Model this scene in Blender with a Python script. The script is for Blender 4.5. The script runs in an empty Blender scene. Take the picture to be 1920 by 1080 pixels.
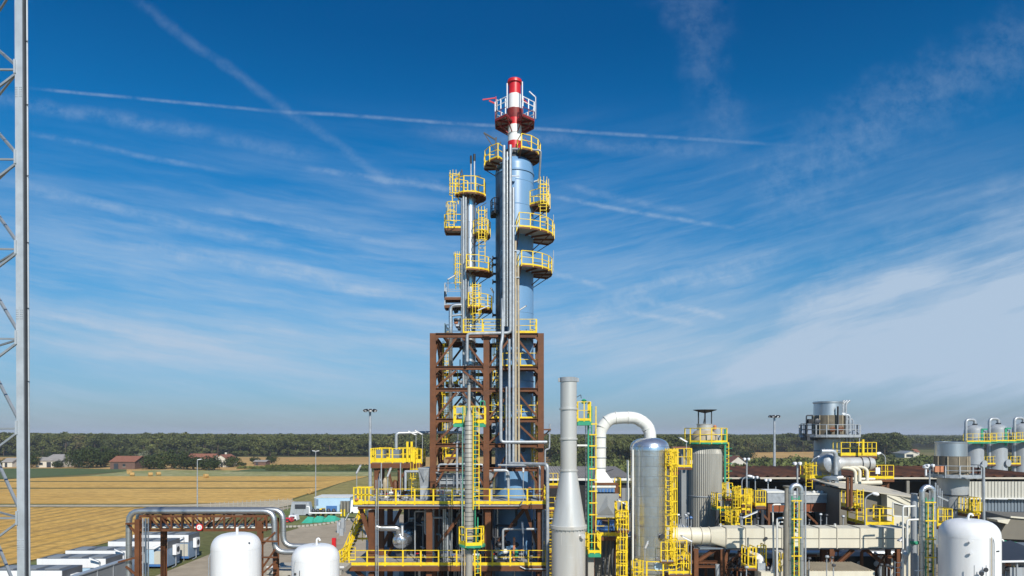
import bpy, math, random
import numpy as np
from mathutils import Vector, Matrix
random.seed(7)
R = math.radians
C = bpy.context.scene.collection
H = 14.0; FX = 1280.0; HV = 813.0

def X(u, Y): return (u - 960.0) * Y / FX
def Z(v, Y): return H + (HV - v) * Y / FX
def P(u, v, Y): return Vector((X(u, Y), Y, Z(v, Y)))
def G(u, v, z=0.0):
    Y = (H - z) * FX / (v - HV)
    return Vector((X(u, Y), Y, z))

# ---------------------------------------------------------------- materials
def _nt(name):
    m = bpy.data.materials.new(name); m.use_nodes = True
    nt = m.node_tree; b = nt.nodes['Principled BSDF']
    return m, nt, b

def mat(name, col, rough=.55, metal=0.0, var=.18, scale=1.5, dirt=None, dirt_amt=.35, bump=0.0, streak=False, spec=.5):
    m, nt, b = _nt(name); N = nt.nodes; L = nt.links
    tc = N.new('ShaderNodeTexCoord')
    mp = N.new('ShaderNodeMapping')
    L.new(tc.outputs['Object'], mp.inputs['Vector'])
    if streak: mp.inputs['Scale'].default_value = (1, 1, .12)
    n1 = N.new('ShaderNodeTexNoise'); n1.inputs['Scale'].default_value = scale; n1.inputs['Detail'].default_value = 6
    n1.inputs['Roughness'].default_value = .65
    L.new(mp.outputs[0], n1.inputs['Vector'])
    mr = N.new('ShaderNodeMapRange'); mr.inputs[1].default_value = .3; mr.inputs[2].default_value = .7
    mr.inputs[3].default_value = 1 - var; mr.inputs[4].default_value = 1 + var
    L.new(n1.outputs['Fac'], mr.inputs[0])
    vm = N.new('ShaderNodeVectorMath'); vm.operation = 'SCALE'
    vm.inputs[0].default_value = col[:3]
    L.new(mr.outputs[0], vm.inputs['Scale'])
    out = vm.outputs[0]
    if dirt:
        n2 = N.new('ShaderNodeTexNoise'); n2.inputs['Scale'].default_value = scale * 2.3; n2.inputs['Detail'].default_value = 8
        L.new(mp.outputs[0], n2.inputs['Vector'])
        r2 = N.new('ShaderNodeMapRange'); r2.inputs[1].default_value = .52; r2.inputs[2].default_value = .72
        r2.inputs[3].default_value = 0; r2.inputs[4].default_value = dirt_amt; L.new(n2.outputs['Fac'], r2.inputs[0])
        mx = N.new('ShaderNodeMix'); mx.data_type = 'RGBA'
        L.new(r2.outputs[0], mx.inputs[0]); L.new(out, mx.inputs[6]); mx.inputs[7].default_value = (*dirt, 1)
        out = mx.outputs[2]
    L.new(out, b.inputs['Base Color'])
    rr = N.new('ShaderNodeMapRange'); rr.inputs[3].default_value = max(.05, rough - .1); rr.inputs[4].default_value = min(1, rough + .12)
    L.new(n1.outputs['Fac'], rr.inputs[0]); L.new(rr.outputs[0], b.inputs['Roughness'])
    b.inputs['Metallic'].default_value = metal
    b.inputs['Specular IOR Level'].default_value = spec
    if bump:
        bp = N.new('ShaderNodeBump'); bp.inputs['Strength'].default_value = bump; bp.inputs['Distance'].default_value = .05
        L.new(n1.outputs['Fac'], bp.inputs['Height']); L.new(bp.outputs[0], b.inputs['Normal'])
    return m

M = {}
M['rust'] = mat('oxide_steel', (.135, .047, .014), .6, 0, .28, 1.2, dirt=(.06, .03, .02))
M['rustduct'] = mat('oxide_panel', (.26, .07, .025), .6, 0, .15, .8)
M['yellow'] = mat('yellow_paint', (.84, .60, .015), .45, 0, .16, 2, dirt=(.40, .22, .04), dirt_amt=.5)
M['green'] = mat('green_paint', (.035, .30, .17), .45, 0, .15, 2)
M['galv'] = mat('galvanised', (.42, .45, .48), .42, .35, .18, 2.5, dirt=(.2, .2, .19))
M['greyp'] = mat('grey_paint', (.33, .36, .39), .5, 0, .12, 1.5, dirt=(.15, .14, .12), streak=True)
M['masts'] = mat('mast_zinc', (.46, .50, .54), .45, .25, .12, 3)
M['darkg'] = mat('dark_steel', (.045, .05, .06), .5, .2, .25, 2)
M['black'] = mat('black_paint', (.015, .016, .018), .5, 0, .2, 2)
M['white'] = mat('white_paint', (.80, .81, .82), .32, 0, .035, .7, dirt=(.50, .48, .44), dirt_amt=.28, streak=True)
M['whited'] = mat('white_duct', (.74, .74, .70), .45, 0, .07, 1.2, dirt=(.4, .36, .28), dirt_amt=.3, streak=True)
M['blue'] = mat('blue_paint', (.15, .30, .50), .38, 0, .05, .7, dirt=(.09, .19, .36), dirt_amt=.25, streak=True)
M['bluem'] = mat('machine_blue', (.06, .17, .42), .4, 0, .15, 1.5)
M['red'] = mat('signal_red', (.58, .015, .02), .38, 0, .12, 1.5)
M['redst'] = mat('platform_red', (.22, .02, .018), .5, 0, .2, 2)
M['cream'] = mat('cream_paint', (.66, .62, .50), .5, 0, .05, .8, dirt=(.42, .36, .25), dirt_amt=.25, streak=True)
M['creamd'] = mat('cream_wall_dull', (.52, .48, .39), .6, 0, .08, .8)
M['tan'] = mat('tan_casing', (.42, .35, .24), .55, 0, .15, 1.2, dirt=(.16, .11, .07))
M['brgrey'] = mat('louvre_grey', (.22, .21, .18), .6, .1, .2, 1.5)
M['stack'] = mat('stack_steel', (.62, .61, .58), .36, .35, .1, .6, dirt=(.36, .29, .2), dirt_amt=.45, streak=True)
M['silo'] = mat('weathered_cladding', (.36, .35, .31), .5, .15, .14, 1.2, dirt=(.2, .18, .14), streak=True)
M['bluedk'] = mat('dark_blue_shell', (.035, .085, .16), .4, 0, .08, .7)
M['contr'] = mat('container_roof', (.10, .11, .125), .5, .1, .1, .8)
M['conc'] = mat('concrete', (.40, .38, .33), .9, 0, .12, 1, dirt=(.25, .23, .19))
M['grate'] = mat('grating', (.33, .33, .33), .7, .1, .15, 2)
M['grated'] = mat('grating_dark', (.10, .095, .09), .8, 0, .2, 2)
M['steelb'] = mat('brushed_drum', (.60, .62, .64), .36, .85, .08, .8, dirt=(.36, .36, .34), dirt_amt=.4, streak=True)
M['brace'] = mat('shaded_brace_zinc', (.27, .30, .33), .5, .2, .15, 3)  # mast zinc darkened, the shade on the braces is in the colour
M['neckg'] = mat('neck_steel', (.46, .49, .52), .4, .3, .1, .8, dirt=(.25, .25, .24), streak=True)
M['screen'] = mat('tan_screen', (.17, .145, .105), .6, .1, .25, 1.5, dirt=(.1, .08, .05))
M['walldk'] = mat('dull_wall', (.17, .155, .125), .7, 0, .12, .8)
M['brick'] = mat('brick', (.14, .08, .06), .85, 0, .2, 1)
M['tile'] = mat('roof_tile', (.25, .10, .06), .8, 0, .2, 1.5)
M['plaster'] = mat('plaster', (.60, .56, .48), .85, 0, .06, .6)
M['straw'] = mat('straw', (.46, .29, .10), .9, 0, .2, 3)
M['sheetg'] = mat('grey_sheet', (.26, .275, .285), .5, .1, .1, .5)
M['sheetc'] = mat('cream_sheet', (.50, .49, .43), .55, 0, .08, .5)
M['sheetb'] = mat('blue_grey_sheet', (.17, .21, .25), .5, .1, .1, .5)
M['roofr'] = mat('rusty_roof', (.125, .046, .018), .85, 0, .4, .35, dirt=(.03, .018, .012), dirt_amt=.9)
M['roofg'] = mat('grey_roof', (.30, .28, .26), .8, 0, .15, .5, dirt=(.2, .17, .14))
M['teal'] = mat('teal_tarp', (.05, .40, .27), .6, 0, .2, 1)
M['cabblue'] = mat('cabin_blue', (.17, .25, .36), .45, 0, .06, .6)
M['cabbluel'] = mat('shed_blue', (.42, .60, .76), .55, 0, .06, .6)
M['bark'] = mat('bark', (.10, .07, .045), .9, 0, .2, 3)
M['lampw'] = mat('lamp_glass', (.85, .86, .88), .25, 0, .02, 2)
M['glass'] = mat('window_glass', (.03, .04, .05), .12, 0, .1, 2)
M['orange'] = mat('orange_rust', (.50, .20, .10), .6, 0, .2, 3)

_m = M['roofr']; _n = _m.node_tree; _b = _n.nodes['Principled BSDF']; _src = _b.inputs['Base Color'].links[0].from_socket
_tc = _n.nodes.new('ShaderNodeTexCoord'); _sx = _n.nodes.new('ShaderNodeSeparateXYZ'); _n.links.new(_tc.outputs['Object'], _sx.inputs[0])
_w = _n.nodes.new('ShaderNodeMath'); _w.operation = 'MULTIPLY'; _n.links.new(_sx.outputs[0], _w.inputs[0]); _w.inputs[1].default_value = 1.15
_fl = _n.nodes.new('ShaderNodeMath'); _fl.operation = 'FLOOR'; _n.links.new(_w.outputs[0], _fl.inputs[0])
_wn = _n.nodes.new('ShaderNodeTexWhiteNoise'); _wn.noise_dimensions = '1D'; _n.links.new(_fl.outputs[0], _wn.inputs['W'])
_r = _n.nodes.new('ShaderNodeMapRange'); _r.inputs[3].default_value = .55; _r.inputs[4].default_value = 1.45; _n.links.new(_wn.outputs[0], _r.inputs[0])
_v = _n.nodes.new('ShaderNodeVectorMath'); _v.operation = 'SCALE'; _n.links.new(_src, _v.inputs[0]); _n.links.new(_r.outputs[0], _v.inputs['Scale']); _n.links.new(_v.outputs[0], _b.inputs['Base Color'])

def alu(name, col, rough, seam_z=.6, seam_ang=0, n=16, bump=.22):
    """insulation cladding sheet: polished metal, thin seams, each panel a little different"""
    m, nt, b = _nt(name); N = nt.nodes; L = nt.links
    tc = N.new('ShaderNodeTexCoord')
    sx = N.new('ShaderNodeSeparateXYZ'); L.new(tc.outputs['Object'], sx.inputs[0])
    def mth(op, a, bb=None):
        q = N.new('ShaderNodeMath'); q.operation = op
        for i, w in enumerate((a, bb)):
            if w is None: continue
            if isinstance(w, (int, float)): q.inputs[i].default_value = w
            else: L.new(w, q.inputs[i])
        return q.outputs[0]
    zz = mth('DIVIDE', sx.outputs[2], seam_z)
    fr = mth('FRACT', zz); fl = mth('FLOOR', zz)
    an = mth('ARCTAN2', sx.outputs[1], sx.outputs[0])
    aa = mth('ADD', mth('MULTIPLY', an, n / 6.2832), mth('MULTIPLY', fl, .5))
    fa = mth('FRACT', aa); fla = mth('FLOOR', aa)
    seam = mth('MAXIMUM', mth('LESS_THAN', fr, .045), mth('LESS_THAN', fa, .03))
    wn = N.new('ShaderNodeTexWhiteNoise'); wn.noise_dimensions = '2D'
    cb = N.new('ShaderNodeCombineXYZ'); L.new(fl, cb.inputs[0]); L.new(fla, cb.inputs[1]); L.new(cb.outputs[0], wn.inputs['Vector'])
    k = mth('ADD', mth('MULTIPLY', wn.outputs[0], .16), .90)
    k = mth('MULTIPLY', k, mth('SUBTRACT', 1.0, mth('MULTIPLY', seam, .4)))
    vm = N.new('ShaderNodeVectorMath'); vm.operation = 'SCALE'; vm.inputs[0].default_value = col; L.new(k, vm.inputs['Scale'])
    L.new(vm.outputs[0], b.inputs['Base Color'])
    ns = N.new('ShaderNodeTexNoise'); ns.inputs['Scale'].default_value = 2.5; ns.inputs['Detail'].default_value = 4
    L.new(tc.outputs['Object'], ns.inputs['Vector'])
    bp = N.new('ShaderNodeBump'); bp.inputs['Strength'].default_value = bump; bp.inputs['Distance'].default_value = .05
    hh = mth('ADD', ns.outputs['Fac'], mth('ADD', mth('MULTIPLY', seam, -.25), mth('MULTIPLY', wn.outputs[0], .1)))
    L.new(hh, bp.inputs['Height']); L.new(bp.outputs[0], b.inputs['Normal'])
    b.inputs['Metallic'].default_value = .85; b.inputs['Roughness'].default_value = rough
    return m
M['alu'] = alu('aluminium_cladding', (.68, .71, .75), .24)
M['alus'] = alu('aluminium_column_cladding', (.72, .74, .76), .30, 1.3, n=2, bump=.05)
M['alup'] = alu('aluminium_pipe_cladding', (.66, .68, .70), .36, .9, n=2)
M['aluu'] = alu('worn_cladding', (.55, .57, .57), .42, .8, n=4)

# ---------------------------------------------------------------- mesh builder
ORG = {}
class MB:
    def __init__(s): s.v = []; s.f = []; s.sm = []
    def add(s, vs, fs, smooth=False):
        o = len(s.v); s.v += [tuple(a) for a in vs]
        s.f += [tuple(i + o for i in f) for f in fs]; s.sm += [smooth] * len(fs)
        return s
    def box(s, x0, x1, y0, y1, z0, z1):
        v = [(x0, y0, z0), (x1, y0, z0), (x1, y1, z0), (x0, y1, z0), (x0, y0, z1), (x1, y0, z1), (x1, y1, z1), (x0, y1, z1)]
        return s.add(v, [(0, 3, 2, 1), (4, 5, 6, 7), (0, 1, 5, 4), (1, 2, 6, 5), (2, 3, 7, 6), (3, 0, 4, 7)])
    def hexa(s, b4, t4):
        return s.add(list(b4) + list(t4), [(0, 3, 2, 1), (4, 5, 6, 7), (0, 1, 5, 4), (1, 2, 6, 5), (2, 3, 7, 6), (3, 0, 4, 7)])
    def beam(s, p, q, w, h=None):
        h = h or w; p = Vector(p); q = Vector(q); d = (q - p)
        if d.length < 1e-6: return s
        d.normalize()
        up = Vector((0, 0, 1)) if abs(d.z) < .95 else Vector((0, 1, 0))
        a = d.cross(up).normalized() * w / 2; b = a.cross(d).normalized() * h / 2
        return s.hexa([p - a - b, p + a - b, p + a + b, p - a + b], [q - a - b, q + a - b, q + a + b, q - a + b])
    def ibeam(s, p, q, w, h):
        p = Vector(p); q = Vector(q); d = (q - p).normalized()
        up = Vector((0, 0, 1)) if abs(d.z) < .95 else Vector((0, 1, 0))
        a = d.cross(up).normalized(); b = a.cross(d).normalized(); t = min(w, h) * .12
        s.beam(p + b * (h / 2 - t / 2), q + b * (h / 2 - t / 2), w, t); s.beam(p - b * (h / 2 - t / 2), q - b * (h / 2 - t / 2), w, t)
        s.beam(p, q, t, h - 2 * t - .002)
        return s
    def ring_tube(s, rings, closed_ends=True):
        n = len(rings[0]); vs = [p for r in rings for p in r]; fs = []
        for i in range(len(rings) - 1):
            for j in range(n):
                k = (j + 1) % n
                fs.append((i * n + j, i * n + k, (i + 1) * n + k, (i + 1) * n + j))
        o = len(s.v); s.add(vs, fs, True)
        if closed_ends:
            s.add(rings[0], [tuple(range(n))[::-1]]); s.add(rings[-1], [tuple(range(n))])
        return s
    def tube(s, pts, r, seg=8, bend=None):
        pts = [Vector(p) for p in pts]; path = [pts[0]]
        bend = r * 2.2 if bend is None else bend
        for i in range(1, len(pts) - 1):
            a, b, c = pts[i - 1], pts[i], pts[i + 1]
            d0 = (a - b); d1 = (c - b); k = min(bend, d0.length * .49, d1.length * .49)
            if k < 1e-4: path.append(b); continue
            p0 = b + d0.normalized() * k; p1 = b + d1.normalized() * k
            for t in (0, .25, .5, .75, 1):
                path.append(p0 * (1 - t) ** 2 + b * 2 * t * (1 - t) + p1 * t * t)
        path.append(pts[-1])
        rings = []; prev = None
        for i, p in enumerate(path):
            if i == 0: d = path[1] - p
            elif i == len(path) - 1: d = p - path[i - 1]
            else: d = (path[i + 1] - p).normalized() + (p - path[i - 1]).normalized()
            d.normalize()
            if prev is None:
                up = Vector((0, 0, 1)) if abs(d.z) < .9 else Vector((0, 1, 0))
                a = d.cross(up).normalized()
            else:
                a = (prev - d * prev.dot(d)).normalized()
            prev = a; b = d.cross(a)
            rings.append([p + (a * math.cos(t) + b * math.sin(t)) * r for t in [2 * math.pi * j / seg for j in range(seg)]])
        return s.ring_tube(rings)
    def lathe(s, x, y, prof, seg=32, caps=True, flute=0.0):
        s.lathe_ax(Vector((x, y, 0)), Vector((0, 0, 1)), [(z, r) for r, z in prof], seg, caps, flute); return s
    def lathe_ax(s, p, d, prof, seg=24, caps=True, flute=0.0):
        p = Vector(p); d = Vector(d).normalized()
        up = Vector((0, 0, 1)) if abs(d.z) < .9 else Vector((1, 0, 0))
        a = (up - d * up.dot(d)).normalized(); b = d.cross(a)
        def ring(t, r):
            o = []
            for j in range(seg):
                an = 2 * math.pi * j / seg
                rr = r - (flute if (j % 2) else 0)
                o.append(p + d * t + (a * math.cos(an) + b * math.sin(an)) * rr)
            return o
        runs = [[prof[0]]]
        for i in range(1, len(prof)):
            runs[-1].append(prof[i])
            if i < len(prof) - 1:
                v0 = Vector((prof[i][0] - prof[i - 1][0], prof[i][1] - prof[i - 1][1])); v1 = Vector((prof[i + 1][0] - prof[i][0], prof[i + 1][1] - prof[i][1]))
                if v0.length > 1e-6 and v1.length > 1e-6 and v0.angle(v1) > R(38): runs.append([prof[i]])
        for k, run in enumerate(runs):
            o = len(s.v); n = seg; rings = [ring(t, r) for t, r in run]
            vs = [q for r in rings for q in r]; fs = []
            for i in range(len(rings) - 1):
                for j in range(n):
                    kk = (j + 1) % n; fs.append((i * n + j, i * n + kk, (i + 1) * n + kk, (i + 1) * n + j))
            s.add(vs, fs, not flute)
            if caps and k == 0 and run[0][1] > 1e-3: s.add(rings[0], [tuple(range(n))[::-1]])
            if caps and k == len(runs) - 1 and run[-1][1] > 1e-3:
                s.add(rings[-1], [tuple(range(n))])
        return s
    def sector(s, x, y, r0, r1, a0, a1, z0, z1, seg=None):
        seg = seg or max(4, int(abs(a1 - a0) / 14)); vs = []
        full = abs(a1 - a0) >= 359.9
        for i in range(seg + (0 if full else 1)):
            t = R(a0 + (a1 - a0) * i / seg); c, q = math.cos(t), math.sin(t)
            vs += [(x + r0 * c, y + r0 * q, z0), (x + r1 * c, y + r1 * q, z0), (x + r1 * c, y + r1 * q, z1), (x + r0 * c, y + r0 * q, z1)]
        n = len(vs) // 4; fs = []
        for i in range(seg):
            a = i * 4; b = ((i + 1) % n) * 4
            for j in range(4):
                k = (j + 1) % 4; fs.append((a + j, b + j, b + k, a + k))
        if not full: fs += [(0, 1, 2, 3), ((n - 1) * 4 + 3, (n - 1) * 4 + 2, (n - 1) * 4 + 1, (n - 1) * 4)]
        return s.add(vs, fs)
    def make(s, name, m, parent=None, label=None, cat=None, group=None, kind=None, org=None):
        me = bpy.data.meshes.new(name)
        if parent is not None: org = ORG[parent.name]
        elif org is None:
            a = np.array(s.v); org = Vector(((a[:, 0].min() + a[:, 0].max()) / 2, (a[:, 1].min() + a[:, 1].max()) / 2, a[:, 2].min())) if kind is None else Vector((0, 0, 0))
        org = Vector(org); v = np.array(s.v, dtype=np.float64) - np.array(org)
        me.from_pydata(v.tolist(), [], s.f)
        me.polygons.foreach_set('use_smooth', s.sm)
        me.materials.append(m if not isinstance(m, str) else M[m]); me.update()
        o = bpy.data.objects.new(name, me); C.objects.link(o)
        if parent is not None: o.parent = parent
        else: o.location = org
        ORG[o.name] = org
        tag(o, label, cat, group, kind)
        return o

def tag(o, label=None, cat=None, group=None, kind=None):
    if label: o['label'] = label
    if cat: o['category'] = cat
    if group: o['group'] = group
    if kind: o['kind'] = kind
    return o
def T(name, label, cat, loc, group=None):
    o = bpy.data.objects.new(name, None); C.objects.link(o); o.location = loc; o.empty_display_size = .3
    ORG[o.name] = Vector(loc); tag(o, label, cat, group); return o
def beamp(parent, name, m, p, q, w, h=None, i=False):
    b = MB(); (b.ibeam(p, q, w, h or w) if i else b.beam(p, q, w, h)); return b.make(name, m, parent)

# ---------------------------------------------------------------- plant pieces
RH = 1.1
def rail_run(m, pts, z, closed=False, h=RH, sp=1.35, pw=.11, rw=.046, toe=.2, t=.03):
    if sp < .85: pw = min(pw, .055); rw = .04
    pts = [Vector((p[0], p[1], z)) for p in pts]
    if closed: pts.append(pts[0])
    up = Vector((0, 0, 1))
    for si, (a, b) in enumerate(zip(pts[:-1], pts[1:])):
        L_ = (b - a).length; n = max(1, round(L_ / sp)); d = (b - a).normalized()
        for i in range(0 if si == 0 and not closed else 1, n + 1):
            p = a + (b - a) * i / n
            m.beam(p - up * .12, p + up * h, pw, pw * .5)
        m.beam(a + up * h, b + up * h, rw); m.beam(a + up * h * .55, b + up * h * .55, rw * .9)
        if toe: m.beam(a + up * toe / 2, b + up * toe / 2, t, toe)
    return m
def arc_pts(x, y, r, a0, a1, n):
    return [(x + r * math.cos(R(a0 + (a1 - a0) * i / n)), y + r * math.sin(R(a0 + (a1 - a0) * i / n))) for i in range(n + 1)]

def rect_platform(par, x0, x1, y0, y1, z, sides='FLRB', rail='yellow', deck='grate', edge='rust', eh=.26, name='deck', toe=.2, sp=1.35, pw=.1):
    d = MB().box(x0, x1, y0, y1, z - .05, z).make(name, deck, par)
    e = MB()
    e.beam((x0 - .03, y0 - .03, z - .053 - eh / 2), (x1 + .03, y0 - .03, z - .053 - eh / 2), .1, eh)
    e.beam((x0 - .03, y1 + .03, z - .053 - eh / 2), (x1 + .03, y1 + .03, z - .053 - eh / 2), .1, eh)
    e.beam((x0, y0 + .05, z - .056 - eh / 2), (x0, y1 - .05, z - .056 - eh / 2), .1, eh)
    e.beam((x1, y0 + .05, z - .056 - eh / 2), (x1, y1 - .05, z - .056 - eh / 2), .1, eh)
    n = max(1, int((x1 - x0) / 1.4))
    for i in range(1, n):
        x = x0 + (x1 - x0) * i / n
        e.beam((x, y0 + .05, z - .06 - eh * .4), (x, y1 - .05, z - .06 - eh * .4), .08, eh * .8)
    e.make('edge_beam', edge, par)
    m = MB(); k = .02
    if 'F' in sides: rail_run(m, [(x0, y0 - k), (x1, y0 - k)], z, toe=toe, sp=sp, pw=pw)
    if 'B' in sides: rail_run(m, [(x0, y1 + k), (x1, y1 + k)], z, toe=toe, sp=sp, pw=pw)
    if 'L' in sides: rail_run(m, [(x0 - k, y0), (x0 - k, y1)], z, toe=toe, sp=sp, pw=pw)
    if 'R' in sides: rail_run(m, [(x1 + k, y0), (x1 + k, y1)], z, toe=toe, sp=sp, pw=pw)
    if m.v: m.make('railing', rail, par)
    return d

def round_platform(par, x, y, z, r0, r1, a0, a1, rail='yellow', deck='grate', beam='rust', closed_sides=True, strut=True, toe=.13, h=RH, name='platform', beams=True):
    dk = MB().sector(x, y, r0, r1 - .02, a0, a1, z - .035, z)
    d = dk.make(name, deck, par)
    b = MB().sector(x, y, r1 - .015, r1 + .03, a0, a1, z - .13, z + .003)
    span = abs(a1 - a0); n = max(3, int(span / 24))
    full = span >= 359.9
    if beams:
        for i in range(n if full else n + 1):
            t = R(a0 + (a1 - a0) * i / n); c, q = math.cos(t), math.sin(t)
            b.beam((x + r0 * .9 * c, y + r0 * .9 * q, z - .11), (x + (r1 - .02) * c, y + (r1 - .02) * q, z - .11), .08, .14)
            if strut and i % 2 == 0 and r1 - r0 > .5:
                b.beam((x + r0 * .97 * c, y + r0 * .97 * q, z - .75 * (r1 - r0)), (x + (r1 - .15) * c, y + (r1 - .15) * q, z - .18), .06)
    b.make('support_beams', beam, d)
    m = MB(); ns = max(3, int(span * R(1) * r1 / .85))
    pts = arc_pts(x, y, r1, a0, a1, ns)
    if closed_sides and not full:
        pts = [(x + r0 * math.cos(R(a0)), y + r0 * math.sin(R(a0)))] + pts + [(x + r0 * math.cos(R(a1)), y + r0 * math.sin(R(a1)))]
    rail_run(m, pts, z, sp=1.6, toe=toe, pw=.085, rw=.05, h=h)
    m.make('railing', rail, d)
    return d

def ladder(par, x, y, z0, z1, ang=-90, m='yellow', cage=True, w=.5, cr=.42, cz=None, name='ladder', cagem=None, rung=.035):
    a = R(ang); n = Vector((math.cos(a), math.sin(a), 0)); t = Vector((-n.y, n.x, 0)); p = Vector((x, y, 0))
    b = MB()
    for s_ in (-1, 1): b.beam(p + t * s_ * w / 2 + Vector((0, 0, z0)), p + t * s_ * w / 2 + Vector((0, 0, z1)), .06, .06)
    k = z0 + .25
    while k < z1 - .05:
        b.beam(p - t * w / 2 + Vector((0, 0, k)), p + t * w / 2 + Vector((0, 0, k)), rung); k += .3
    lo = b.make(name, m, par)
    if cage:
        c = MB(); cz = z0 + 2.1 if cz is None else cz; cen = p + n * cr * .85
        angs = [ang + q for q in (-140, -105, -70, -35, 0, 35, 70, 105, 140)]
        k = cz
        while k <= z1 + .01:
            pts = [cen + Vector((math.cos(R(q)) * cr, math.sin(R(q)) * cr, k)) for q in angs]
            for u_, v_ in zip(pts[:-1], pts[1:]): c.beam(u_, v_, .03, .055)
            k += .75
        for q in angs[1:-1:2] + [angs[4]]:
            pp = cen + Vector((math.cos(R(q)) * cr, math.sin(R(q)) * cr, 0))
            c.beam(pp + Vector((0, 0, cz)), pp + Vector((0, 0, z1)), .035, .03)
        if c.v: c.make('safety_cage', cagem or m, lo)
    return lo

def pipe(name, label, pts, r, m='galv', cat='pipe', group=None, seg=10, bend=None, flanges=()):
    b = MB().tube(pts, r, seg, bend)
    for f in flanges:
        p = Vector(pts[f]); q = Vector(pts[f + 1]); d = (q - p).normalized(); mid = p + (q - p) * .5
        b.lathe_ax(mid - d * .05, d, [(0, r), (0, r * 1.45), (.1, r * 1.45), (.1, r)], 12)
    return b.make(name, m, None, label, cat, group, org=Vector(pts[0]))

def pipepart(par, pts, r, m='galv', name='pipe', seg=8, bend=None):
    return MB().tube(pts, r, seg, bend).make(name, m, par)

LG = 'tilted tube lamps on thin poles'
def tube_lamp(u, vb, vt, Y, tilt, label, L_=.75, r=.03):
    """thin pole, its foot on a deck, a fluorescent fitting at the top tilted in the picture plane"""
    x = X(u, Y); z0 = Z(vb, Y); z1 = Z(vt, Y)
    t = T('tube_lamp', label, 'lamp', (x, Y, z0), LG)
    MB().tube([(x, Y, z0), (x, Y, z1)], r, 6).make('pole', 'galv', t)
    a = R(tilt); d = Vector((math.cos(a), -.35, math.sin(a))).normalized()
    p = Vector((x, Y - .03, z1))
    f = MB().beam(p - d * .05, p + d * L_, .15, .07).make('lamp_housing', 'galv', t)
    MB().beam(p + d * .03 - Vector((0, .06, .035)), p + d * (L_ - .05) - Vector((0, .06, .035)), .11, .06).make('tube_cover', 'lampw', f)
    return t
def crook_lamp(u, vb, vt, Y, side, label, group='street style lamps with bent arms'):
    x = X(u, Y); z0 = Z(vb, Y); z1 = Z(vt, Y)
    t = T('bent_arm_lamp', label, 'lamp', (x, Y, z0), group)
    MB().tube([(x, Y, z0), (x, Y, z1), (x + side * .5, Y - .1, z1 + .28)], .045, 8, .5).make('pole', 'galv', t)
    MB().lathe_ax((x + side * .42, Y - .1, z1 + .27), (side, -.1, -.25), [(0, .04), (.1, .11), (.35, .13), (.45, .05)], 10).make('lamp_head', 'lampw', t)
    return t
# ---------------------------------------------------------------- render, camera, light, sky
sc = bpy.context.scene
sc.view_settings.view_transform = 'Standard'; sc.view_settings.look = 'None'
sc.view_settings.exposure = EXPO if 'EXPO' in globals() else 0.0
cam = bpy.data.cameras.new('camera'); cam.lens = 24; cam.sensor_width = 36; cam.shift_y = 273 / 1920; cam.clip_end = 20000; cam.clip_start = .3
co = bpy.data.objects.new('camera', cam); C.objects.link(co); co.location = (0, 0, H); co.rotation_euler = (R(90), 0, 0); sc.camera = co
SUN_EL, SUN_AZ = 37.0, 20.5         # azimuth measured from straight behind the camera towards the right
sl = bpy.data.lights.new('sun', 'SUN'); sl.energy = 5.0; sl.angle = R(.5); sl.color = (1, .935, .83)
so = bpy.data.objects.new('sun', sl); C.objects.link(so)
sdir = Vector((math.sin(R(SUN_AZ)) * math.cos(R(SUN_EL)), -math.cos(R(SUN_AZ)) * math.cos(R(SUN_EL)), math.sin(R(SUN_EL))))
so.rotation_euler = sdir.to_track_quat('Z', 'Y').to_euler(); so.location = sdir * 300

w = bpy.data.worlds.new('World'); sc.world = w; w.use_nodes = True
NT = w.node_tree; WN = NT.nodes; WL = NT.links
bg = WN['Background']
sky = WN.new('ShaderNodeTexSky'); sky.sky_type = 'NISHITA'; sky.sun_disc = False
sky.sun_elevation = R(SUN_EL); sky.sun_rotation = R(180 - SUN_AZ); sky.air_density = 1.0; sky.dust_density = .6; sky.ozone_density = 2.5

class E:
    def __init__(s, k): s.k = k
    @staticmethod
    def op(o, a, b=None, c=None):
        n = WN.new('ShaderNodeMath'); n.operation = o
        for i, q in enumerate((a, b, c)):
            if q is None: continue
            if isinstance(q, E): WL.new(q.k, n.inputs[i])
            else: n.inputs[i].default_value = q
        return E(n.outputs[0])
    def __add__(a, b): return E.op('ADD', a, b)
    __radd__ = __add__
    def __sub__(a, b): return E.op('SUBTRACT', a, b)
    def __rsub__(a, b): return E.op('SUBTRACT', b, a)
    def __mul__(a, b): return E.op('MULTIPLY', a, b)
    __rmul__ = __mul__
    def __truediv__(a, b): return E.op('DIVIDE', a, b)
def mx(a, b): return E.op('MAXIMUM', a, b)
def mn(a, b): return E.op('MINIMUM', a, b)
def ss(x, a, b):
    n = WN.new('ShaderNodeMapRange'); n.interpolation_type = 'SMOOTHSTEP'
    WL.new(x.k, n.inputs[0]); n.inputs[1].default_value = a; n.inputs[2].default_value = b; return E(n.outputs[0])
def noise(x, y, scale, detail=5, rough=.55, z=0.0):
    cb = WN.new('ShaderNodeCombineXYZ')
    WL.new(x.k, cb.inputs[0]); WL.new(y.k, cb.inputs[1]); cb.inputs[2].default_value = z
    n = WN.new('ShaderNodeTexNoise'); n.inputs['Scale'].default_value = scale; n.inputs['Detail'].default_value = detail; n.inputs['Roughness'].default_value = rough
    WL.new(cb.outputs[0], n.inputs['Vector']); return E(n.outputs['Fac'])
tc = WN.new('ShaderNodeTexCoord'); sp = WN.new('ShaderNodeSeparateXYZ'); WL.new(tc.outputs['Generated'], sp.inputs[0])
dx, dy, dz = (E(sp.outputs[i]) for i in range(3))
yy = mx(dy, .12)
s0 = dx / yy; t0 = dz / yy
ws = noise(s0, t0, 5.0, 4, .6, 3.1) - .5; wt = noise(s0, t0, 5.0, 4, .6, 9.7) - .5
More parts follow.
